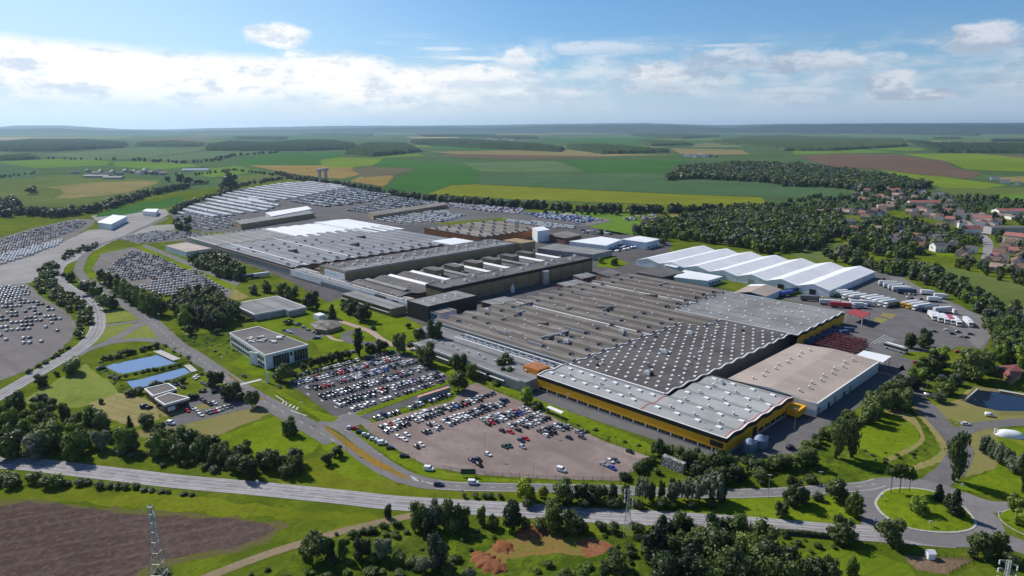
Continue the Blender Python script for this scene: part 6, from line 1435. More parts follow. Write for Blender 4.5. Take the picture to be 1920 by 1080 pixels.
def belt(px, gap, hr, phrase, kinds=('round', 'tall'), leaves=('dark', 'mid'), wf=(.8, 1.1), wide=2.0, seed=1):
    p = [G(*q) for q in px]; rr = random.Random(seed + len(px))
    for a, c in zip(p[:-1], p[1:]):
        d = math.dist(a, c); n = max(1, int(d / gap))
        for k in range(n):
            t = (k + rr.uniform(.2, .8)) / n; h = rr.uniform(*hr)
            tree(0, 0, 0, 0, phrase, rr.choice(kinds), rr.choice(leaves), world=(a[0] + (c[0] - a[0]) * t + rr.uniform(-wide, wide), a[1] + (c[1] - a[1]) * t + rr.uniform(-wide, wide)), h=h, w=h * rr.uniform(*wf))
P_ = 'wood at the left edge above the main road'
grove([(-40, 778), (60, 772), (150, 790), (225, 812), (260, 835), (250, 866), (120, 864), (-40, 866)], 8.5, (7.5, 11.5), P_, leaves=('mid', 'fresh', 'mid', 'fresh', 'dark', 'pale'), seed=1)
P_ = 'thicket between guardhouse meadow and main road'
grove([(225, 845), (300, 828), (350, 832), (400, 845), (410, 875), (350, 874), (270, 868)], 7.0, (7, 10), P_, leaves=('dark', 'dark', 'mid'), seed=2)
grove([(395, 868), (440, 852), (500, 862), (560, 872), (600, 868), (575, 890), (530, 900), (450, 896), (400, 885)], 6.5, (5, 8), P_, leaves=('dark', 'dark', 'mid', 'pale'), seed=3)
belt([(600, 872), (625, 858), (640, 852)], 5, (4, 7), P_, leaves=('dark',), seed=4)
P_ = 'hedge on the near side of the main road, left'
belt([(-20, 906), (30, 908), (70, 910), (110, 908)], 3.2, (4.0, 5.5), P_, ('bush',), ('fresh', 'mid'), (1.1, 1.5), seed=5)
for bx, by, ty, w in ((125, 911, 897, 22), (150, 909, 895, 24), (165, 908, 896, 18), (187, 915, 900, 22), (205, 914, 903, 20), (222, 915, 903, 20), (235, 916, 904, 18), (255, 915, 903, 20), (270, 920, 912, 18), (285, 921, 914, 18), (302, 923, 916, 18), (315, 924, 917, 14), (345, 928, 921, 16), (360, 929, 923, 14)): tree(bx, by, ty, w, P_, 'bush', 'dark')
P_ = 'clump along the dirt track'
for a in ((593, 1050, 998, 50, 'round', 'dark'), (568, 1044, 1015, 26, 'bush', 'dark'), (620, 1046, 1005, 24, 'tall', 'dark'), (643, 1048, 1006, 22, 'tall', 'dark'), (680, 1050, 1006, 36, 'round', 'dark'), (718, 1047, 1006, 38, 'round', 'pale'), (700, 1055, 1035, 26, 'bush', 'fresh'), (748, 1056, 1034, 34, 'bush', 'dark'), (775, 1062, 1040, 34, 'bush', 'dark')): tree(*a[:4], P_, a[4], a[5])
belt([(650, 1010), (690, 1000), (730, 992), (765, 986)], 3.0, (2.0, 3.4), P_, ('bush',), ('mid', 'dark'), (1.2, 1.6), .6, seed=6)
belt([(560, 1026), (615, 1006), (640, 1002)], 2.6, (1.0, 1.8), P_, ('bush',), ('mid',), (1.3, 1.6), .5, seed=16)
tree(728, 972, 945, 19, 'grass verge beside the track mouth', 'tall', 'dark')
P_ = 'row between the main road and the clay clearing'
for a in ((785, 992, 940, 38, 'round', 'dark'), (812, 990, 938, 34, 'round', 'pale'), (838, 990, 934, 36, 'round', 'dark'), (865, 992, 944, 34, 'round', 'mid'), (800, 1000, 960, 40, 'bush', 'dark'), (850, 1000, 965, 40, 'bush', 'dark'), (903, 984, 950, 24, 'tall', 'mid'), (925, 990, 962, 30, 'bush', 'mid'), (960, 992, 937, 38, 'round', 'dark'), (985, 990, 966, 26, 'bush', 'mid'), (1012, 992, 968, 34, 'bush', 'dark'), (1038, 994, 940, 42, 'round', 'mid'), (1074, 997, 957, 44, 'round', 'dark'), (1095, 998, 975, 26, 'bush', 'dark')): tree(*a[:4], P_, a[4], a[5])
P_ = 'row between the main road and the service road'
for a in ((985, 938, 898, 40, 'round', 'lime'), (1018, 934, 913, 20, 'round', 'lime'), (1056, 944, 895, 44, 'round', 'dark'), (1092, 940, 905, 36, 'round', 'dark'), (1120, 942, 905, 40, 'round', 'dark'), (1150, 940, 908, 24, 'tall', 'mid'), (1172, 936, 906, 24, 'tall', 'mid'), (1204, 940, 892, 26, 'willow', 'pale'), (1222, 940, 903, 16, 'tall', 'dark'), (1240, 940, 900, 18, 'tall', 'mid'), (1260, 941, 904, 28, 'tall', 'pale'), (1283, 938, 893, 28, 'willow', 'pale'), (1305, 940, 890, 34, 'willow', 'pale'), (1330, 938, 885, 48, 'willow', 'pale'), (1352, 940, 905, 26, 'tall', 'dark')): tree(*a[:4], P_, a[4], a[5])
for bx, w in ((871, 12), (892, 16), (908, 12), (918, 18), (938, 14)): tree(bx, 934, 923, w, 'strip of bushes left of the lime green tree', 'bush', 'dark')
belt([(950, 946), (1050, 951), (1150, 953), (1250, 954), (1350, 952)], 4.6, (2.5, 4.5), P_, ('bush',), ('dark', 'dark', 'mid'), (1.1, 1.5), .8, seed=26)
P_ = 'hedge below the main road by the lattice mast'
belt([(1115, 993), (1165, 996), (1225, 1000), (1330, 1004)], 3.2, (2.8, 4.5), P_, ('bush',), ('dark',), (1.0, 1.4), .8, seed=7)
P_ = 'dark wood at the bottom edge'
grove([(1228, 1030), (1260, 1012), (1330, 1006), (1400, 1012), (1455, 1030), (1480, 1062), (1470, 1110), (1240, 1110)], 6.2, (8, 12), P_, ('round', 'tall'), ('dark', 'dark', 'fir', 'dark', 'mid'), seed=8)
tree(1155, 1075, 1036, 42, 'red clay patch at the bottom', 'round', 'dark'); tree(1135, 1085, 1055, 30, 'red clay patch at the bottom', 'bush', 'dark'); tree(1060, 1088, 1062, 30, 'red clay patch at the bottom', 'bush', 'dark'); tree(1090, 1092, 1055, 40, 'red clay patch at the bottom', 'bush', 'mid')
tree(820, 1066, 998, 48, 'green scrub left of the clay heap', 'tall', 'pale'); tree(795, 1072, 1040, 34, 'green scrub left of the clay heap', 'bush', 'pale'); tree(840, 1078, 1050, 34, 'green scrub left of the clay heap', 'bush', 'dark'); tree(880, 1082, 1062, 28, 'green scrub left of the clay heap', 'bush', 'pale')
tree(308, 1100, 1062, 44, 'foot of the lattice mast in the brown field', 'bush', 'mid')
tree(1522, 1082, 1040, 56, 'lawn at the bottom edge', 'bush', 'dark'); tree(1555, 1084, 1046, 40, 'lawn at the bottom edge', 'round', 'dark'); tree(1597, 1080, 1046, 30, 'lawn at the bottom edge', 'tall', 'mid')
belt([(1460, 1012), (1500, 1018), (1540, 1022)], 4.0, (1.5, 2.6), 'scrub under the clipped hedge', ('bush',), ('mid', 'fresh'), (1.2, 1.6), 2.5, seed=9)
grove([(480, 1062), (620, 1056), (760, 1075), (760, 1120), (440, 1120)], 5.5, (1.0, 2.2), 'low scrub at the bottom edge', ('bush',), ('fresh', 'mid'), (1.3, 1.9), seed=31)
P_ = 'grass between the two roads near the roundabout'
for a in ((1488, 945, 896, 44, 'round', 'dark'), (1508, 942, 915, 26, 'tall', 'dark'), (1465, 968, 940, 26, 'round', 'dark'), (1533, 938, 920, 22, 'bush', 'pale'), (1567, 937, 899, 44, 'round', 'dark'), (1605, 970, 924, 30, 'tall', 'mid'), (1592, 965, 930, 22, 'tall', 'dark')): tree(*a[:4], P_, a[4], a[5])
P_ = 'near kerb of the main road'
for a in ((1388, 992, 965, 32, 'round', 'mid'), (1577, 1014, 971, 54, 'round', 'dark'), (1668, 1020, 971, 54, 'round', 'dark'), (1833, 1045, 996, 46, 'round', 'dark'), (1870, 1042, 995, 42, 'round', 'dark'), (1895, 1060, 1032, 40, 'bush', 'dark')): tree(*a[:4], P_, a[4], a[5])
P_ = 'planted roundabout island'
for a in ((1669.5, 926, 874, 36, 'pine', 'mid'), (1686, 928, 868, 44, 'pine', 'mid'), (1704, 925, 879, 30, 'pine', 'mid'), (1722, 967, 930, 36, 'round', 'fresh'), (1758, 943, 909, 28, 'fir', 'fir'), (1788, 968, 917, 36, 'fir', 'fir'), (1775, 955, 925, 24, 'fir', 'fir')): tree(*a[:4], P_, a[4], a[5])
P_ = 'grass right of the roundabout'
for a in ((1907, 958, 928, 36, 'round', 'mid'), (1913, 984, 956, 30, 'round', 'fresh'), (1789, 903, 814, 34, 'poplar', 'dark'), (1917, 925, 845, 20, 'poplar', 'dark'), (1903, 885, 852, 40, 'tall', 'pale'), (1872, 868, 830, 24, 'tall', 'pale'), (1845, 850, 815, 26, 'tall', 'pale'), (1858, 858, 826, 22, 'tall', 'pale'), (1890, 875, 842, 26, 'tall', 'pale'), (1930, 880, 850, 40, 'round', 'dark')): tree(*a[:4], P_, a[4], a[5])
P_ = 'thicket under the corner of the yellow hall'
for a in ((1235, 856, 822, 32, 'round', 'dark'), (1256, 860, 832, 22, 'tall', 'dark'), (1280, 872, 838, 40, 'round', 'dark'), (1302, 870, 842, 34, 'round', 'dark'), (1325, 880, 848, 34, 'round', 'mid'), (1347, 884, 846, 46, 'round', 'dark'), (1312, 896, 866, 36, 'round', 'dark'), (1370, 882, 850, 30, 'round', 'dark'), (1410, 880, 855, 44, 'round', 'dark'), (1432, 882, 858, 34, 'bush', 'mid'), (1458, 878, 852, 38, 'round', 'dark'), (1482, 878, 852, 34, 'round', 'dark'), (1512, 872, 836, 46, 'round', 'dark'), (1380, 900, 870, 40, 'round', 'dark'), (1345, 905, 874, 38, 'round', 'dark'), (1420, 900, 872, 40, 'bush', 'dark')): tree(*a[:4], P_, a[4], a[5])
belt([(1165, 903), (1195, 885), (1228, 863)], 3.0, (2.5, 4.0), 'hedge at the right tip of the gravel car park', ('bush',), ('dark', 'mid'), (1.0, 1.4), .6, seed=10)
tree(1568, 860, 788, 28, 'slope right of the yellow hall corner', 'poplar', 'dark'); tree(1594, 857, 786, 30, 'slope right of the yellow hall corner', 'poplar', 'dark')
P_ = 'green slope beside the warehouse lane'
belt([(1500, 850), (1545, 822), (1575, 800), (1600, 785)], 3.6, (3.0, 5.5), P_, ('bush', 'round'), ('fresh', 'mid'), (.9, 1.3), 1.5, seed=11)
grove([(1600, 815), (1618, 790), (1640, 772), (1662, 775), (1655, 800), (1625, 818)], 6.5, (7, 10), P_, leaves=('dark', 'dark', 'mid'), seed=12)
P_ = 'tree belt between warehouse lane and north road'
grove([(1630, 775), (1665, 742), (1700, 715), (1740, 690), (1768, 678), (1775, 690), (1740, 715), (1715, 742), (1690, 770), (1660, 778)], 7.0, (7, 10.5), P_, leaves=('dark', 'dark', 'mid', 'fir'), seed=13)
for a in ((1760, 682, 648, 34, 'round', 'fresh'), (1823, 712, 650, 66, 'round', 'dark'), (1845, 700, 655, 40, 'round', 'dark'), (1800, 708, 672, 34, 'round', 'dark'), (1769, 738, 709, 42, 'round', 'mid'), (1760, 754, 735, 24, 'round', 'pale'), (1790, 722, 698, 26, 'round', 'pale')): tree(*a[:4], 'north road by the dark pond', a[4], a[5])
grove([(1700, 652), (1740, 648), (1745, 656), (1705, 660)], 8.0, (8.5, 11), 'clump standing alone in the truck yard', leaves=('dark', 'mid'), seed=14)
P_ = 'wood beyond the truck yard'
grove([(1645, 512), (1700, 500), (1752, 510), (1800, 540), (1855, 572), (1925, 600), (1925, 690), (1880, 680), (1862, 640), (1850, 600), (1790, 560), (1720, 528), (1690, 520)], 9.0, (8, 11.5), P_, leaves=('dark', 'dark', 'mid', 'pale', 'fresh'), seed=15)
grove([(1858, 640), (1925, 640), (1925, 690), (1870, 690)], 8, (9, 12), P_, leaves=('dark', 'mid', 'fresh'), seed=17)
# left side
P_ = 'scrub inside the bend of the curved road'
grove([(62, 534), (72, 512), (100, 492), (135, 474), (180, 458), (190, 464), (140, 478), (110, 497), (103, 530), (125, 552), (160, 570), (172, 590), (172, 615), (150, 645), (145, 615), (140, 598), (115, 578), (80, 555)], 7.0, (3.0, 6.0), P_, ('bush', 'round'), ('dark', 'mid', 'mid'), (.9, 1.4), seed=18)
belt([(45, 705), (80, 685), (110, 665), (130, 650)], 5, (1.6, 3), P_, ('bush',), ('mid',), (1.1, 1.5), 1.2, seed=19)
P_ = 'grass between curved road and side road'
for a in ((165, 552, 524, 30, 'round', 'dark'), (182, 556, 535, 24, 'round', 'mid'), (205, 579, 549, 38, 'round', 'dark'), (192, 570, 550, 24, 'round', 'mid'), (133, 528, 505, 20, 'bush', 'dark'), (120, 520, 508, 10, 'bush', 'dark')): tree(*a[:4], P_, a[4], a[5])
P_ = 'row in front of the left car park'
for a in ((193, 530, 503, 20), (203, 537, 508, 22), (215, 545, 512, 24), (228, 555, 520, 26), (240, 562, 528, 26), (252, 570, 535, 28), (264, 577, 540, 28), (276, 584, 545, 30), (288, 590, 548, 32), (300, 592, 550, 30)): tree(*a, P_, 'round', 'dark' if a[0] % 2 else 'mid')
grove([(316, 592), (330, 570), (365, 556), (405, 556), (432, 572), (440, 600), (432, 614), (390, 620), (350, 620), (326, 606)], 9.5, (10, 14), 'tall wood beside the site road', leaves=('dark', 'dark', 'mid'), seed=20)
tree(355, 628, 604, 24, 'foot of the tall wood by the site road', 'bush', 'dark'); tree(409, 627, 613, 16, 'foot of the tall wood by the site road', 'bush', 'dark')
grove([(356, 497), (385, 484), (420, 490), (450, 510), (464, 528), (445, 531), (405, 518)], 9.0, (8, 11), 'tree row in front of the pale blue office', leaves=('dark', 'mid'), seed=22)
P_ = 'lawns in front of the strip building'
for a in ((476, 552, 530, 18, 'tall', 'pale'), (500, 548, 525, 24, 'tall', 'mid'), (530, 556, 528, 28, 'round', 'mid'), (548, 562, 535, 28, 'round', 'dark'), (588, 582, 542, 28, 'round', 'dark'), (575, 578, 552, 22, 'round', 'dark'), (623, 597, 571, 22, 'fir', 'dark'), (660, 588, 561, 30, 'round', 'dark'), (682, 602, 568, 34, 'round', 'dark'), (648, 582, 560, 22, 'round', 'mid'), (540, 608, 597, 22, 'bush', 'dark'), (452, 597, 590, 16, 'bush', 'dark'), (470, 602, 593, 16, 'bush', 'dark'), (700, 618, 609, 13, 'bush', 'dark'), (765, 615, 603, 14, 'bush', 'dark')): tree(*a[:4], P_, a[4], a[5])
tree(674, 668, 617, 18, 'lawn by the curved drive', 'poplar', 'dark')
P_ = 'row along the top of the asphalt car park'
for a in ((587, 690, 670, 16), (600, 687, 668, 15), (612, 683, 664, 16), (622, 680, 660, 16), (636, 676, 656, 17), (650, 673, 655, 18), (693, 660, 642, 20), (716, 659, 635, 24), (705, 661, 648, 16), (570, 694, 680, 14)): tree(*a, P_, 'round', 'dark')
tree(534, 716, 683, 36, 'white office and car park corner', 'round', 'dark'); tree(520, 713, 695, 22, 'white office and car park corner', 'bush', 'dark'); tree(550, 711, 693, 20, 'white office and car park corner', 'bush', 'dark')
P_ = 'lawn between the car parks and the office wing'
for a in ((750, 662, 622, 27, 'round', 'dark'), (785, 640, 615, 22, 'round', 'mid'), (772, 655, 636, 20, 'bush', 'mid'), (800, 684, 642, 38, 'round', 'dark'), (822, 660, 640, 20, 'round', 'mid'), (862, 698, 661, 30, 'round', 'dark'), (850, 690, 668, 20, 'round', 'mid'), (886, 710, 679, 26, 'round', 'mid'), (860, 732, 696, 38, 'round', 'mid'), (917, 713, 698, 13, 'round', 'dark'), (945, 700, 664, 38, 'round', 'dark'), (930, 695, 672, 24, 'round', 'dark'), (950, 714, 687, 27, 'round', 'mid'), (980, 703, 682, 24, 'round', 'dark'), (965, 722, 710, 20, 'bush', 'dark'), (987, 756, 723, 26, 'round', 'fresh'), (1006, 767, 750, 28, 'bush', 'dark'), (930, 722, 712, 22, 'bush', 'mid')): tree(*a[:4], P_, a[4], a[5])
tree(808, 650, 602, 15, 'end of the office wing', 'poplar', 'dark'); tree(822, 651, 605, 17, 'end of the office wing', 'poplar', 'dark')
belt([(585, 700), (625, 690), (660, 680), (700, 668), (740, 660)], 3.4, (1.2, 2.2), 'low hedge along the top of the asphalt car park', ('bush',), ('mid', 'fresh'), (1.1, 1.5), .5, seed=23)
P_ = 'pond banks and guardhouse garden'
for a in ((137, 700, 665, 44, 'bush', 'dark'), (78, 724, 700, 22, 'round', 'dark'), (107, 705, 693, 12, 'bush', 'dark'), (80, 757, 734, 30, 'bush', 'dark'), (98, 762, 742, 22, 'bush', 'dark'), (62, 755, 742, 18, 'bush', 'dark'), (190, 757, 745, 11, 'bush', 'dark'), (405, 726, 693, 34, 'round', 'dark'), (434, 748, 714, 40, 'round', 'dark'), (452, 752, 736, 16, 'round', 'dark'), (474, 764, 732, 28, 'round', 'dark'), (245, 742, 728, 22, 'bush', 'dark'), (262, 738, 723, 24, 'bush', 'dark'), (293, 727, 711, 24, 'bush', 'dark'), (313, 722, 711, 18, 'bush', 'dark'), (328, 720, 709, 18, 'bush', 'mid'), (343, 718, 704, 16, 'bush', 'dark'), (360, 748, 734, 24, 'bush', 'mid'), (276, 800, 771, 40, 'bush', 'mid'), (245, 808, 780, 17, 'fir', 'dark'), (378, 703, 697, 10, 'bush', 'dark'), (190, 694, 683, 18, 'bush', 'mid'), (210, 708, 700, 14, 'bush', 'mid'), (220, 712, 702, 16, 'bush', 'dark'), (380, 735, 727, 16, 'bush', 'dark'), (402, 737, 728, 12, 'bush', 'dark')): tree(*a[:4], P_, a[4], a[5])
belt([(195, 676), (230, 668), (275, 656), (300, 652)], 2.6, (2.8, 4.6), 'hedge on the far bank of the ponds', ('bush',), ('dark', 'dark', 'mid'), (1.0, 1.4), 1.0, seed=24)
belt([(228, 708), (270, 698), (310, 692), (345, 684)], 2.6, (1.6, 2.6), 'hedge between the two ponds', ('bush',), ('dark', 'mid'), (1.1, 1.5), .6, seed=25)
tree(543, 815, 782, 28, 'meadow left of the site road', 'round', 'dark'); tree(553, 814, 800, 14, 'meadow left of the site road', 'bush', 'dark')
# farther belts: they end up in the mass
F_ = 'far'
# scrub between the single trees of the foreground
grove([(640, 1005), (770, 990), (1110, 1003), (1090, 1012), (1010, 1000), (930, 1020), (890, 1035), (860, 1095), (560, 1095), (580, 1050)], 6.0, (.8, 2.2), F_, ('bush',), ('fresh', 'mid', 'dark'), (1.4, 2.2), seed=71)
grove([(1110, 1005), (1225, 1008), (1230, 1095), (1000, 1095), (960, 1075), (1100, 1048), (1160, 1030)], 5.0, (.8, 2.4), F_, ('bush',), ('fresh', 'mid', 'dark'), (1.4, 2.2), seed=72)
grove([(1455, 1008), (1600, 1022), (1650, 1040), (1540, 1032), (1490, 1060)], 5.0, (.7, 2.0), F_, ('bush',), ('fresh', 'mid', 'dark'), (1.4, 2.0), seed=73)
grove([(300, 610), (345, 632), (430, 625), (460, 655), (420, 672), (350, 645)], 7.0, (.6, 1.4), F_, ('bush',), ('pale', 'mid'), (1.5, 2.4), seed=74)
grove([(1060, 790), (1240, 845), (1225, 856), (1060, 798)], 5.0, (.5, 1.3), F_, ('bush',), ('fresh', 'mid'), (1.5, 2.4), seed=75)
grove([(1620, 845), (1690, 850), (1750, 835), (1755, 850), (1700, 872), (1640, 872)], 4.5, (.6, 1.4), F_, ('bush',), ('pale', 'mid'), (1.5, 2.4), seed=76)
grove([(1225, 870), (1300, 900), (1500, 900), (1560, 900), (1540, 910), (1300, 912), (1235, 905)], 6.0, (1.5, 4.0), F_, ('bush',), ('dark', 'mid'), (1.1, 1.6), seed=77)
grove([(215, 812), (260, 838), (410, 880), (560, 885), (560, 893), (380, 885), (230, 866)], 5.0, (1.0, 3.0), F_, ('bush',), ('dark', 'mid', 'pale'), (1.2, 1.7), seed=78)
grove([(172, 683), (205, 672), (300, 645), (330, 655), (372, 685), (360, 692), (325, 662), (300, 655), (195, 682), (228, 718), (240, 740), (230, 738)], 4.0, (.6, 1.8), F_, ('bush',), ('dark', 'mid'), (1.2, 1.9), seed=79)
belt([(520, 326), (560, 338), (640, 348), (720, 363), (800, 377)], 9, (8, 12), F_, leaves=('dark', 'fir'), wide=6, seed=40)
for k in (41, 42): belt([(800, 377), (860, 381), (960, 389), (1100, 397), (1200, 399), (1380, 397), (1480, 393)], 7, (9, 14), F_, leaves=('dark', 'fir'), wide=9, seed=k)
belt([(1020, 400), (1200, 404)], 9, (6, 9), F_, leaves=('dark',), wide=6, seed=43)
for k in (44, 45): belt([(-60, 412), (60, 402), (110, 408), (170, 398), (230, 383), (270, 368), (345, 353)], 9, (9, 14), F_, leaves=('dark', 'fir'), wide=11, seed=k)
grove([(-60, 380), (25, 378), (40, 392), (10, 402), (-60, 405)], 14, (9, 14), F_, leaves=('dark',), seed=46)
belt([(320, 402), (345, 388), (400, 370), (450, 350), (530, 336), (590, 334)], 8, (6, 10), F_, leaves=('dark',), wide=5, seed=47)
belt([(350, 435), (330, 428), (345, 420)], 8, (8, 11), F_, leaves=('dark',), wide=6, seed=48)
for a in ((60, 364, 347, 20), (430, 357, 322, 34), (340, 345, 322, 18), (352, 347, 330, 20), (370, 346, 335, 22), (385, 345, 337, 14), (315, 341, 328, 12)): tree(*a, F_, 'round', 'dark')
belt([(30, 300), (100, 298), (150, 300), (230, 300)], 30, (8, 12), F_, leaves=('fir',), wide=10, seed=49)
belt([(250, 301), (350, 307), (400, 302), (440, 292), (525, 287)], 20, (9, 14), F_, leaves=('fir', 'dark'), wide=20, seed=50)
belt([(360, 330), (440, 320), (520, 330)], 16, (6, 9), F_, leaves=('dark',), wide=6, seed=51)
belt([(1470, 382), (1510, 378), (1530, 370), (1560, 380)], 12, (6, 10), F_, leaves=('dark',), wide=9, seed=52)
belt([(1815, 372), (1860, 374), (1925, 392)], 14, (7, 11), F_, leaves=('dark',), wide=12, seed=53); belt([(1805, 368), (1865, 375)], 12, (5, 8), F_, leaves=('dark',), wide=6, seed=54)
grove([(1190, 440), (1230, 420), (1330, 402), (1440, 397), (1560, 402), (1585, 420), (1575, 440), (1525, 472), (1440, 478), (1380, 464), (1290, 452)], 10.5, (8, 14), F_, leaves=('mid', 'mid', 'fresh', 'pale', 'dark'), seed=55)
grove([(1060, 448), (1065, 442), (1150, 436), (1205, 442), (1240, 448), (1290, 455), (1330, 462), (1310, 466)], 60, (7, 10), F_, seed=56)
grove([(1540, 480), (1590, 470), (1640, 495), (1700, 500), (1640, 512), (1560, 490)], 10, (6, 10), F_, leaves=('dark', 'mid', 'pale'), seed=57)
grove([(1560, 415), (1625, 395), (1700, 395), (1740, 410), (1850, 420), (1930, 425), (1930, 380), (1840, 372), (1780, 372), (1700, 360), (1590, 365), (1520, 385), (1480, 395)], 20, (6, 11), F_, leaves=('dark', 'mid', 'pale'), seed=58)
grove([(1600, 470), (1570, 440), (1640, 415), (1720, 420), (1800, 440), (1840, 455), (1800, 475), (1740, 470), (1700, 490)], 12.5, (7, 12), F_, leaves=('dark', 'mid', 'pale', 'fresh'), seed=59)
grove([(1800, 490), (1850, 500), (1930, 520), (1930, 540), (1850, 520), (1790, 502)], 11, (5, 9), F_, leaves=('dark', 'mid'), seed=60)
grove([(1860, 440), (1930, 445), (1930, 500), (1890, 480)], 16, (6, 10), F_, leaves=('dark', 'mid'), seed=61)
belt([(1120, 492), (1150, 497), (1165, 500)], 6, (5, 8), F_, leaves=('mid', 'fresh'), wide=5, seed=62)
belt([(245, 325), (310, 330)], 14, (6, 10), F_, leaves=('dark',), wide=30, seed=63); belt([(0, 335), (65, 325)], 20, (6, 9), F_, leaves=('dark',), wide=12, seed=64); belt([(1285, 292), (1350, 295)], 25, (8, 12), F_, leaves=('fir',), wide=30, seed=65)
grove([(1245, 340), (1275, 318), (1380, 309), (1500, 312), (1560, 320), (1680, 337), (1745, 352), (1722, 358), (1640, 362), (1560, 352), (1465, 350), (1450, 343), (1300, 336)], 17.0, (10, 18), F_, leaves=('dark', 'mid', 'mid', 'pale'), wf=(1.0, 1.3), seed=66)
def score(t): return -t['h'] / math.hypot(t['x'], t['y'])
TREES.sort(key=score)
inframe = [t for t in TREES if t['phrase'] != F_ and -25 < PX(t['x'], t['y'], t['h'])[0] < 1945 and PX(t['x'], t['y'], t['h'])[1] < 1080]
NEART = inframe[:296]; ids = set(map(id, NEART)); RESTT = [t for t in TREES if id(t) not in ids]
byp = {}
for t in NEART: byp.setdefault((t['phrase'], t['kind'], t['leaf']), []).append(t)
KN = dict(round='round', tall='slender', poplar='columnar', pine='flat topped pine', fir='conical', bush='bushy', willow='spreading')
LN = dict(dark='dark green', mid='green', pale='grey green', lime='lime yellow', fir='blackish green', fresh='bright green')
for (ph, kind, leaf), L in byp.items():
    L.sort(key=lambda t: PX(t['x'], t['y'])[0]); noun = 'bush' if kind == 'bush' else 'tree'; nm = {'poplar': 'poplar_tree', 'pine': 'pine_tree', 'fir': 'conifer_tree', 'bush': 'bush', 'willow': 'willow_tree'}.get(kind, 'deciduous_tree')
    for i, t in enumerate(L):
        kd = '' if kind == 'bush' else KN[kind] + ' '
        lab = f"{LN[leaf]} {kd}{noun}" if kind != 'pine' else f"{KN[kind]} tree"
        lab = (f"{ordinal(i + 1)} {lab} from left, " if len(L) > 1 else lab + ', ') + ph
        e = thing(nm, lab, noun, (t['x'], t['y'], 0.0), 'trees and bushes of the site', t['r'])
        c = link('crown', crown_mesh(kind, t['v'], leaf), e); tk = link('trunk', trunk_mesh(kind), e)
        e.scale = (t['w'], t['w'], t['h'])
LK = list(LEAF); titems = []
for t in RESTT:
    far = math.hypot(t['x'], t['y']) > 420; A = (LOW if far else HIGH)[t['kind'], t['v']]
    titems.append(A + (t['x'], t['y'], -.05, t['r'], t['w'] * 1.08, t['w'] * 1.08, t['h'], np.array([LK.index(t['leaf'])])))
V_, T_, Q_ = merge(titems)
tag(link('woodland_trees', big_mesh('woodland_trees', V_, T_, Q_, [LEAF[k] for k in LK])), kind='stuff')
# far woods: one rough canopy sheet each, a bed of crowns
M['canopy'] = leaf_mat('far_canopy', (0.018, 0.034, 0.014), (0.062, 0.090, 0.034), 0.0, 0.03, spec=0.0)
FW = [[(0, 268), (60, 263), (150, 263), (237, 270), (230, 277), (100, 284), (20, 284), (-80, 284), (-80, 267)], [(257, 270), (330, 266), (383, 272), (370, 275), (260, 275)],
      [(388, 275), (430, 267), (500, 270), (560, 265), (620, 265), (665, 272), (660, 280), (590, 283), (393, 283)], [(655, 283), (690, 270), (760, 272), (790, 285), (750, 290), (700, 294), (650, 290)],
      [(770, 265), (850, 262), (1000, 272), (1058, 280), (1050, 285), (930, 280), (780, 271)], [(1060, 275), (1130, 273), (1200, 280), (1255, 286), (1130, 289), (1070, 280)],
      [(1330, 268), (1400, 258), (1480, 255), (1560, 262), (1690, 262), (1700, 275), (1560, 283), (1470, 283), (1400, 275)], [(1700, 265), (1750, 270), (1990, 273), (1990, 289), (1760, 286)],
      [(1580, 247), (1700, 249), (1840, 252), (1830, 255), (1600, 251)], [(780, 253), (930, 253), (920, 257), (800, 257)], [(1180, 251), (1290, 252), (1350, 256), (1280, 260), (1190, 256)],
      [(900, 257), (1000, 256), (1010, 260), (930, 261)], [(0, 298), (60, 295), (70, 299), (0, 302)], [(560, 250), (700, 252), (690, 256), (580, 255)], [(1750, 259), (1800, 259), (1800, 261), (1750, 261)], [(1860, 263), (1990, 264), (1990, 266), (1860, 266)],
      [(440, 258), (540, 258), (530, 262), (450, 262)], [(1195, 266), (1250, 266), (1300, 272), (1220, 274)], [(1850, 246), (1990, 248), (1990, 252), (1850, 250)]]
Vs, Ts, o = [], [], 0; cr = np.random.default_rng(8)
for px in FW:
    poly = [G(*q) for q in px]; xs = [p[0] for p in poly]; ys = [p[1] for p in poly]; D = min(ys); st = max(11.0, D * 0.0022)
    gx = np.arange(min(xs) - st, max(xs) + 2 * st, st); gy = np.arange(min(ys) - st * 2, max(ys) + 3 * st, st * 1.6)
    if len(gx) * len(gy) > 90000: continue
    X, Y = np.meshgrid(gx, gy); X = X + cr.uniform(-.3, .3, X.shape) * st; Y = Y + cr.uniform(-.3, .3, X.shape) * st
    ins = np.zeros(X.shape, bool); j = len(poly) - 1
    for i in range(len(poly)):
        (xi, yi), (xj, yj) = poly[i], poly[j]; cond = ((yi > Y) != (yj > Y)) & (X < (xj - xi) * (Y - yi) / ((yj - yi) or 1e-9) + xi); ins ^= cond; j = i
    Z = np.where(ins, cr.uniform(9, 19, X.shape), -0.2); ny, nx = X.shape; idx = np.arange(nx * ny).reshape(ny, nx)
    a, b_, c, d = idx[:-1, :-1], idx[:-1, 1:], idx[1:, 1:], idx[1:, :-1]; k = (ins[:-1, :-1] | ins[:-1, 1:] | ins[1:, 1:] | ins[1:, :-1])
    T = np.concatenate([np.stack([a[k], b_[k], c[k]], 1), np.stack([a[k], c[k], d[k]], 1)]); Vs.append(np.stack([X.ravel(), Y.ravel(), Z.ravel()], 1)); Ts.append(T + o); o += nx * ny
tag(link('far_woods', big_mesh('far_woods', np.concatenate(Vs), np.concatenate(Ts), mats=[M['canopy']])), kind='stuff')
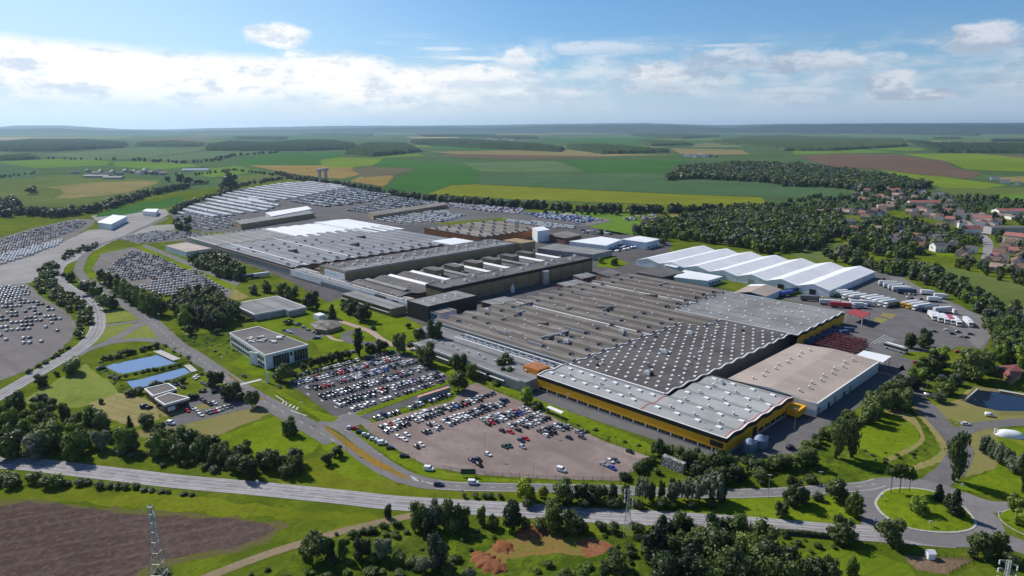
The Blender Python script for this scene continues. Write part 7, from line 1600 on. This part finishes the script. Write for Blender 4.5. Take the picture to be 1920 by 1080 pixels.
# clipped hedge by the main road
hp = [G(1460, 1000), G(1500, 1003), G(1557, 1009)]; rng = np.random.default_rng(3); b = MB(); V, T = [], []
lob = []
for k in range(22):
    t = k / 21 * 2; i = min(1, int(t)); f = t - i; lob.append((hp[i][0] + (hp[i + 1][0] - hp[i][0]) * f, hp[i][1] + (hp[i + 1][1] - hp[i][1]) * f, .8, .8, .8, .85, 1))
tag(link('hedge', big_mesh('hedge', *cat_arr(clump(rng, lob, 2600, .35), core(rng, lob, .85)), mats=[LEAF['dark']])), 'long clipped hedge on the near side of the main road', 'hedge')
# ================================================================ VILLAGE, MASTS, SMALL THINGS
RT = {'red': flat('red_tiles', (0.30, 0.118, 0.098), 0.8, var=0.15, scale=0.8), 'brown': flat('brown_tiles', (0.165, 0.105, 0.085), 0.85, var=0.2, scale=0.8), 'grey': flat('slate_tiles', (0.110, 0.105, 0.115), 0.7, var=0.2, scale=0.8), 'pale': flat('pale_tiles', (0.34, 0.24, 0.19), 0.85, var=0.15, scale=0.8), 'blue': flat('blue_sheet_roof', (0.20, 0.26, 0.42), 0.6)}
WT = {'white': flat('white_render', (0.68, 0.66, 0.62), 0.85, var=0.06), 'cream': flat('cream_render', (0.55, 0.46, 0.36), 0.85, var=0.08), 'pinkish': flat('pink_render', (0.52, 0.38, 0.33), 0.85, var=0.08), 'greyw': flat('grey_render', (0.34, 0.33, 0.32), 0.85, var=0.1)}
hr = random.Random(17); HS = []
def house(px, py, roof, wall='white', w=9.0, d=8.0, h=4.8, rz=None, label=None, rh=2.8): HS.append(dict(px=px, py=py, roof=roof, wall=wall, w=w, d=d, h=h, rz=hr.choice((-45, 45, -40, 50, -30)) if rz is None else rz, label=label, rh=rh))
for s in '''1600,355,grey 1612,353,grey 1606,364,grey 1598,371,grey 1614,374,grey 1626,360,brown 1640,358,brown 1649,354,brown 1661,358,pale 1673,353,brown 1651,371,red 1640,372,brown 1662,376,brown 1682,361,red 1690,371,brown
1700,377,grey 1711,370,grey 1720,362,grey 1731,374,grey 1714,356,brown 1756,372,grey 1764,368,grey 1771,377,grey 1781,383,grey 1775,391,grey 1790,386,grey 1540,403,pale 1556,401,grey 1576,399,brown 1590,402,grey 1611,402,blue 1628,400,brown
1636,407,grey 1650,407,grey 1705,401,pale 1716,402,grey 1729,400,brown 1737,408,grey 1751,401,grey 1761,411,brown 1781,416,red 1799,404,grey 1828,410,red 1800,425,grey 1788,422,grey 1806,434,brown 1594,420,grey 1605,426,brown 1600,436,red
1640,425,brown 1649,436,pale 1680,425,grey 1684,433,grey 1688,444,blue 1680,455,grey 1671,462,grey 1711,450,red 1718,457,brown 1740,448,grey 1755,452,grey 1801,481,brown 1820,474,grey 1812,489,red 1876,489,brown 1849,496,brown 1871,505,brown 1899,509,brown 1906,497,red
1883,470,brown 1901,476,red 1919,478,red 1846,412,grey 1868,420,brown 1770,401,brown 1745,392,grey 1700,390,pale 1670,388,pale 1655,395,brown 1622,412,brown 1893,462,brown'''.split():
    a = s.split(','); house(float(a[0]), float(a[1]), a[2], hr.choice(('white', 'white', 'cream', 'pinkish', 'greyw')), hr.uniform(8, 11.5), hr.uniform(7, 9), hr.uniform(4, 5.5))
for zx0, zx1, zy0, zy1, n in ((1600, 1735, 352, 380, 14), (1535, 1660, 398, 410, 10), (1700, 1800, 380, 412, 16), (1855, 1920, 478, 512, 10), (1760, 1860, 408, 432, 8), (1640, 1740, 425, 465, 8)):
    for k in range(n): house(hr.uniform(zx0, zx1), hr.uniform(zy0, zy1), hr.choice(('brown', 'grey', 'brown', 'red', 'pale')), hr.choice(('white', 'cream', 'pinkish', 'greyw')), hr.uniform(8, 11), hr.uniform(7, 9), hr.uniform(4, 5.5))
house(1731, 386, 'red', 'cream', 46, 12, 6, -4, 'long house with bright red roof in the upper village'); house(1660, 392, 'pale', 'cream', 24, 9, 4.5, -10, 'long low beige house below the upper village')
house(1818, 412, 'grey', 'white', 38, 9, 6, -38, 'long white terrace by the village street'); house(1840, 419, 'red', 'white', 20, 12, 8, -35, 'big house with red roof at the village crossroads')
house(1838, 428, 'red', 'white', 20, 12, 8, 52, 'tall white house with red hip at the village crossroads'); house(1857, 429, 'grey', 'white', 16, 11, 8, 40, 'white house with grey roof right of the crossroads')
house(1900, 404, 'red', 'white', 52, 16, 7, 0, 'long white hall with red roof at the right edge'); house(1857, 407, 'pale', 'white', 26, 16, 5, 10, 'flat white hall left of the long red roofed hall', rh=.6); house(1881, 408, 'pale', 'white', 22, 12, 4, 5, 'small flat white hall before the red roofed hall', rh=.5); house(1910, 411, 'pale', 'white', 30, 14, 4, 0, 'low white hall at the right edge below the red roof', rh=.5)
house(1881, 438, 'grey', 'greyw', 38, 14, 8, 0, 'grey glazed block behind the village lawn', rh=.8); house(1902, 459, 'red', 'cream', 18, 14, 10, -55, 'tall red house at the lower right of the village'); house(1770, 471, 'grey', 'white', 24, 11, 6, 0, 'large white villa with slate roof above the meadow'); house(1766, 457, 'grey', 'greyw', 30, 14, 4, -8, 'wide slate roofed house behind the white villa')
house(1723, 465, 'red', 'cream', 17, 9, 3.6, -10, 'bungalow with vivid red roof among garden trees')
for i, (px, py) in enumerate(((252, 325), (262, 327), (272, 322), (180, 328), (190, 324), (200, 329), (212, 325), (224, 328), (236, 323), (285, 326), (296, 323), (305, 328), (165, 323), (140, 326))): house(px, py, hr.choice(('brown', 'grey', 'pale')), hr.choice(('white', 'greyw', 'cream')), 18, 12, 6)
house(183, 333, 'grey', 'greyw', 60, 16, 5, 0, 'long dark barn before the hamlet', rh=2); house(213, 336, 'grey', 'greyw', 44, 16, 5, 0, 'second dark barn before the hamlet', rh=2); house(368, 321, 'blue', 'white', 70, 18, 5, 5, 'long blue grey shed right of the hamlet', rh=2)
for px, py in ((1287, 294), (1296, 293), (1305, 295), (1314, 293), (1323, 295), (1331, 294)): house(px, py, hr.choice(('brown', 'pale')), 'white', 26, 18, 9)
for px, py in ((1858, 335), (1866, 337), (1884, 343), (1908, 347)): house(px, py, 'grey', 'white', 18, 10, 5)
for px, py in ((918, 262), (930, 263), (945, 262), (960, 263)): house(px, py, 'pale', 'white', 60, 30, 10)
def area(py): return 'the far hamlet' if py < 300 else ('the hamlet beyond the works' if py < 340 else '')
groups = {}
for h in HS:
    if not h['label']:
        px, py = h['px'], h['py']
        z = ('the distant farmstead' if py < 270 else 'the hamlet on the horizon fields' if py < 300 else 'the hamlet at the left' if px < 600 else 'the lone row in the right fields' if py < 348 and px > 1800 else
             'the uppermost village street' if py < 380 else 'the middle village street' if py < 412 else 'the village gardens' if py < 440 else 'the village slope' if py < 470 else 'the lowest village row')
        h['zone'] = z; groups.setdefault((h['roof'], h['wall'], z), []).append(h)
RN = dict(red='red', brown='brown', grey='slate grey', pale='beige', blue='bluish'); WN = dict(white='white', cream='cream', pinkish='pink', greyw='grey')
for (r, w, z), L in groups.items():
    L.sort(key=lambda h: h['px'])
    for i, h in enumerate(L): h['label'] = f"{WN[w]} house, {RN[r]} roof, {z}" + (f", {ordinal(i + 1)} such from left" if len(L) > 1 else '')
for h in HS:
    x, y = G(h['px'], h['py']); t = thing('house', h['label'], 'house', (x, y), 'houses of the villages'); a = R_(h['rz']); c, s = math.cos(a), math.sin(a)
    def fr(p, q): return (x + p * c - q * s, y + p * s + q * c)
    w, d, e, rh = h['w'] / 2, h['d'] / 2, h['h'], h['rh']
    b = MB(); cn = [fr(-w, -d), fr(w, -d), fr(w, d), fr(-w, d)]
    b.add([p + (0,) for p in cn] + [p + (e,) for p in cn] + [fr(-w, 0) + (e + rh,), fr(w, 0) + (e + rh,)], [(0, 1, 5, 4), (2, 3, 7, 6), (1, 2, 6, 9, 5), (3, 0, 4, 8, 7)]); b.build('wall', WT[h['wall']], t)
    b = MB(); k = 0.5; ze = e - k * rh / d + .06
    b.add([fr(-w - .4, -d - k) + (ze,), fr(w + .4, -d - k) + (ze,), fr(w + .4, 0) + (e + rh + .06,), fr(-w - .4, 0) + (e + rh + .06,), fr(-w - .4, d + k) + (ze,), fr(w + .4, d + k) + (ze,)], [(0, 1, 2, 3), (3, 2, 5, 4)]); ro = b.build('roof', RT[h['roof']], t)
    if rh > 1.5 and h['w'] < 25:
        b = MB(); b.prism([fr(w * .4, -.4), fr(w * .4 + .8, -.4), fr(w * .4 + .8, .4), fr(w * .4, .4)], e + rh * .6, e + rh + 1.0); b.build('chimney', WT['pinkish'], ro)
    if math.hypot(x, y) < 1200:
        n = max(2, int(h['w'] / 4))
        for i in range(n):
            q = -w + (i + .5) * h['w'] / n
            b = MB(); b.prism([fr(q - .6, -d - .05), fr(q + .6, -d - .05), fr(q + .6, -d + .1), fr(q - .6, -d + .1)], 1.0, 2.4); b.build('window', M['glass'], t)
ch = thing('church', 'village church with red roof and slim pale bell tower', 'church', G(1815, 438)); x, y = G(1815, 438)
b = MB(); b.box(x - 9, y - 4.5, 0, x + 12, y + 4.5, 6); b.build('nave', WT['white'], ch)
b = MB(); b.add([(x - 9.3, y - 5, 5.9), (x + 12.3, y - 5, 5.9), (x + 12.3, y, 9.6), (x - 9.3, y, 9.6), (x - 9.3, y + 5, 5.9), (x + 12.3, y + 5, 5.9)], [(0, 1, 2, 3), (3, 2, 5, 4)]); b.build('roof', RT['red'], ch)
b = MB(); b.box(x - 13, y - 2, 0, x - 9.02, y + 2, 13); b.build('tower', WT['white'], ch); b = MB(); b.add([(x - 13.3, y - 2.3, 13.01), (x - 8.8, y - 2.3, 13.01), (x - 8.8, y + 2.3, 13.01), (x - 13.3, y + 2.3, 13.01), (x - 11, y, 17)], [(0, 1, 4), (1, 2, 4), (2, 3, 4), (3, 0, 4)]); b.build('spire', RT['grey'], ch)
# ---------------------------------------------------------------- lattice masts
def mast(bx, by, ty, base, label, mt, arms=True):
    x, y = G(bx, by); h = HG(bx, by, ty); t = thing('lattice_mast', label, 'mast', (x, y)); b = MB(); n = max(6, int(h / 2.6)); tp = base * .22
    def half(z): f = z / h; return (base + (tp - base) * min(1, f / .72)) / 2 if f < .72 else tp / 2
    zs = [h * (1 - (1 - k / n) ** 1.15) for k in range(n + 1)]; C = ((-1, -1), (1, -1), (1, 1), (-1, 1)); th = max(.035, base * .012)
    for i in range(n):
        z0, z1 = zs[i], zs[i + 1]; a, c = half(z0), half(z1)
        for k in range(4):
            p, q = C[k], C[(k + 1) % 4]
            b.tube((x + p[0] * a, y + p[1] * a, z0), (x + p[0] * c, y + p[1] * c, z1), th * 1.5, 4, cap=False)
            b.tube((x + p[0] * a, y + p[1] * a, z0), (x + q[0] * c, y + q[1] * c, z1), th, 3, cap=False); b.tube((x + q[0] * a, y + q[1] * a, z0), (x + p[0] * c, y + p[1] * c, z1), th, 3, cap=False)
            b.tube((x + p[0] * c, y + p[1] * c, z1), (x + q[0] * c, y + q[1] * c, z1), th, 3, cap=False)
    b.build('lattice', mt, t)
    for f in (.97, .86, .75):
        z = h * f; b = MB(); L = base * .55
        for s in (-1, 1):
            b.tube((x, y, z + .5), (x + s * L * CU, y + s * L * SU, z), th * 1.1, 4); b.tube((x, y, z - .5), (x + s * L * CU, y + s * L * SU, z), th * 1.1, 4)
        o = b.build('crossarm', mt, t)
        for s in (-1, 1):
            b = MB(); b.lathe((x + s * L * CU, y + s * L * SU, z - 1.3), [(.12, 0), (.2, .3), (.12, .6), (.2, .9), (.08, 1.25)], 8); b.build('insulator', M['white_cl'], o)
M['mast'] = flat('mast_steel', (0.36, 0.36, 0.36), 0.5, 0.4, 0.3); M['mastw'] = flat('pale_mast_steel', (0.55, 0.55, 0.54), 0.5, 0.4)
mast(303, 1112, 949, 4.6, 'tall steel lattice mast standing in the brown field', M['mast']); mast(1176, 1003, 917, 2.6, 'thin lattice mast rising from the roadside hedge', M['mast']); mast(1868, 1185, 1051, 3.2, 'pale lattice mast at the bottom right corner', M['mastw'])
# ---------------------------------------------------------------- lamp posts, signs, shelter, fence
def lamp(px, py, h, label):
    x, y = G(px, py); t = thing('lamp_post', label, 'lamp post', (x, y), 'lamp posts of the site'); b = MB(); b.tube((x, y, 0), (x, y, h), .08, 6, .05); b.build('pole', M['steel'], t)
    b = MB(); b.box(x - .7, y - .2, h, x + .7, y + .2, h + .16); b.build('lamp_head', M['steel'], t)
for px, py, l in ((909, 854, 'lamp post beside the few cars in the middle of the gravel car park'), (1011, 812, 'lamp post at the fifth row of the gravel car park'), (731, 747, 'lamp post on the grass strip under the asphalt car park'), (806, 792, 'lamp post in the upper left of the gravel car park'), (661, 735, 'lamp post in the middle of the asphalt car park'),
                  (785, 748, 'lamp post beside the salmon roofed shelter'), (1489, 808, 'lamp post in the shade of the yellow end wall'), (1065, 778, 'lamp post by the gravel car park fence'), (1320, 836, 'lamp post in front of the yellow hall')): lamp(px, py, 9.5, l)
for i, (px, py) in enumerate(((232, 560), (300, 612), (352, 652), (418, 698), (497, 748), (566, 788), (650, 845), (716, 892))): lamp(px, py, 8.0, f'lamp post along the site road, {ordinal(i + 1)} counting down towards the camera')
for i, (px, py) in enumerate(((1000, 908), (1130, 911), (1440, 932), (1535, 926), (1735, 745), (1788, 830))): lamp(px, py, 8.0, f'lamp post beside the roads right of the gravel car park, {ordinal(i + 1)} from the left' if i < 4 else f'lamp post beside the north road, {["upper", "lower"][i - 4]} one')
sg = thing('sign_board', 'dark green board on posts at the gravel car park edge', 'sign', G(878, 894)); x, y = G(878, 894)
b = MB(); b.box(x - 2.6, y - .06, 1.0, x + 2.6, y + .06, 3.0); b.build('board', flat('dark_green_board', (0.018, 0.050, 0.040), .5), sg)
for s in (-2, 2):
    b = MB(); b.tube((x + s, y + .12, 0), (x + s, y + .12, 2.8), .07); b.build('post', M['steel'], sg)
sh = thing('shelter', 'flat white roofed shelter by the grass bank and car park fence', 'shelter', G(1040, 778)); q = [G(*p, 2.6) for p in ((1025, 764), (1030, 761), (1057, 772), (1052, 776))]
b = MB(); b.prism(q, 2.5, 2.7, bottom=True); b.build('roof', M['coping'], sh)
b = MB(); b.prism([q[0], q[1], ((q[1][0] * .97 + q[2][0] * .03), (q[1][1] * .97 + q[2][1] * .03)), ((q[0][0] * .97 + q[3][0] * .03), (q[0][1] * .97 + q[3][1] * .03))], 0, 2.49); b.build('wall', M['grey_cl'], sh)
for p in q:
    b = MB(); b.tube(p + (0,), p + (2.49,), .07); b.build('post', M['steel'], sh)
def road_sign(px, py, label, c):
    x, y = G(px, py); t = thing('road_sign', label, 'road sign', (x, y), 'road signs'); b = MB(); b.tube((x, y, 0), (x, y, 2.0), .05, 6); b.build('post', M['steel'], t)
    b = MB(); b.box(x - .45, y - .04, 1.5, x + .45, y + .04, 2.4); b.build('plate', c, t)
for px, py, l in ((1744, 989, 'white backed road sign on the near edge of the roundabout island'), (1652, 940, 'white backed road sign at the left tip of the roundabout island'), (1640, 985, 'white backed road sign where the main road meets the roundabout'), (1803, 918, 'white backed road sign on the lawn right of the roundabout'), (1873, 972, 'white backed road sign at the splitter lawn'), (1292, 930, 'white backed road sign behind the tree row on the service road'), (867, 930, 'white backed road sign between service road and main road'), (483, 912, 'white backed road sign on the verge by the thicket')): road_sign(px, py, l, M['coping'])
def fence(px, label, gap=3.0, h=2.0):
    p = [G(*q) for q in px]; t = thing('wire_fence', label, 'fence', p[0])
    b = MB(); c = MB(); _b = MB(); _b.tube((0, 0, 0), (0, 0, h), .06, 5); pm = _b.mesh('post', M['vent']); n = 0; pw = parent_world(t)
    for a, e in zip(p[:-1], p[1:]):
        d = math.dist(a, e); k = max(1, int(d / gap))
        for i in range(k):
            f = i / k; o = link('post', pm, t); o.location = (a[0] + (e[0] - a[0]) * f - pw[0], a[1] + (e[1] - a[1]) * f - pw[1], 0)
        for z in np.arange(.15, h, .22): b.tube(a + (z,), e + (z,), .02, 3, cap=False)
    b.build('wire_panel', M['vent'], t)
fence([(893, 716), (925, 730), (987, 756), (1072, 799), (1142, 829), (1225, 858)], 'dark wire fence along the upper right edge of the gravel car park')
fence([(1225, 858), (1163, 904), (1007, 900), (893, 892), (830, 882)], 'wire fence along the road side of the gravel car park')
fence([(1692, 1040), (1745, 1044), (1832, 1050), (1778, 1078)], 'wooden looking fence round the kitchen garden', 2.0, 1.2)
# flag totem by the gate, garden shed, boulders wall
x, y = G(503, 718); tt = thing('flag_pole', 'white pole sign at the gate by the bushes', 'pole sign', (x, y)); b = MB(); b.box(x - .6, y - .1, 0, x + .6, y + .1, 5.5); b.build('panel', M['white_cl'], tt)
x, y = G(1743, 1046); tt = thing('garden_shed', 'tiny white shed in the kitchen garden', 'shed', (x, y)); b = MB(); b.box(x - 1, y - 1, 0, x + 1, y + 1, 1.9); b.build('wall', M['white_cl'], tt); b = MB(); b.add([(x - 1.2, y - 1.2, 1.9), (x + 1.2, y - 1.2, 1.9), (x + 1.2, y, 2.6), (x - 1.2, y, 2.6), (x - 1.2, y + 1.2, 1.9), (x + 1.2, y + 1.2, 1.9)], [(0, 1, 2, 3), (3, 2, 5, 4)]); b.build('roof', M['r_white'], tt)
m, nt, bb = mat('gabion_stone', 0.9); nt.links.new(mixc(nt, noise(nt, coords(nt), 1.6, 4, .7).step(.42, .62), (0.06, 0.06, 0.06), (0.52, 0.51, 0.50)), bb.inputs['Base Color'])
q = [G(1240, 873), G(1280, 890)]; b = MB(); d = math.dist(*q); nx, ny = -(q[1][1] - q[0][1]) / d, (q[1][0] - q[0][0]) / d
b.prism([q[0], q[1], (q[1][0] + nx * 2, q[1][1] + ny * 2), (q[0][0] + nx * 2, q[0][1] + ny * 2)], 0, 4.0); tag(b.build('stone_wall', m), 'mottled white stone wall in the hollow below the yellow hall', 'wall')
# ================================================================ THE AIR
b = MB(); b.box(-28000, -400, -1.0, 28000, 28000, 300.0, bottom=True) if False else b.prism([(-28000, -400), (28000, -400), (28000, 28000), (-28000, 28000)], -1.0, 300.0, bottom=True)
hm = bpy.data.materials.new('haze'); hm.use_nodes = True; nt = hm.node_tree; nt.nodes.clear()
o = nt.nodes.new('ShaderNodeOutputMaterial'); v = nt.nodes.new('ShaderNodeVolumePrincipled')
v.inputs['Color'].default_value = (0.56, 0.78, 1.0, 1); v.inputs['Density'].default_value = 3.6e-5; v.inputs['Anisotropy'].default_value = 0.45
nt.links.new(v.outputs[0], o.inputs['Volume'])
tag(b.build('haze', hm), kind='stuff')
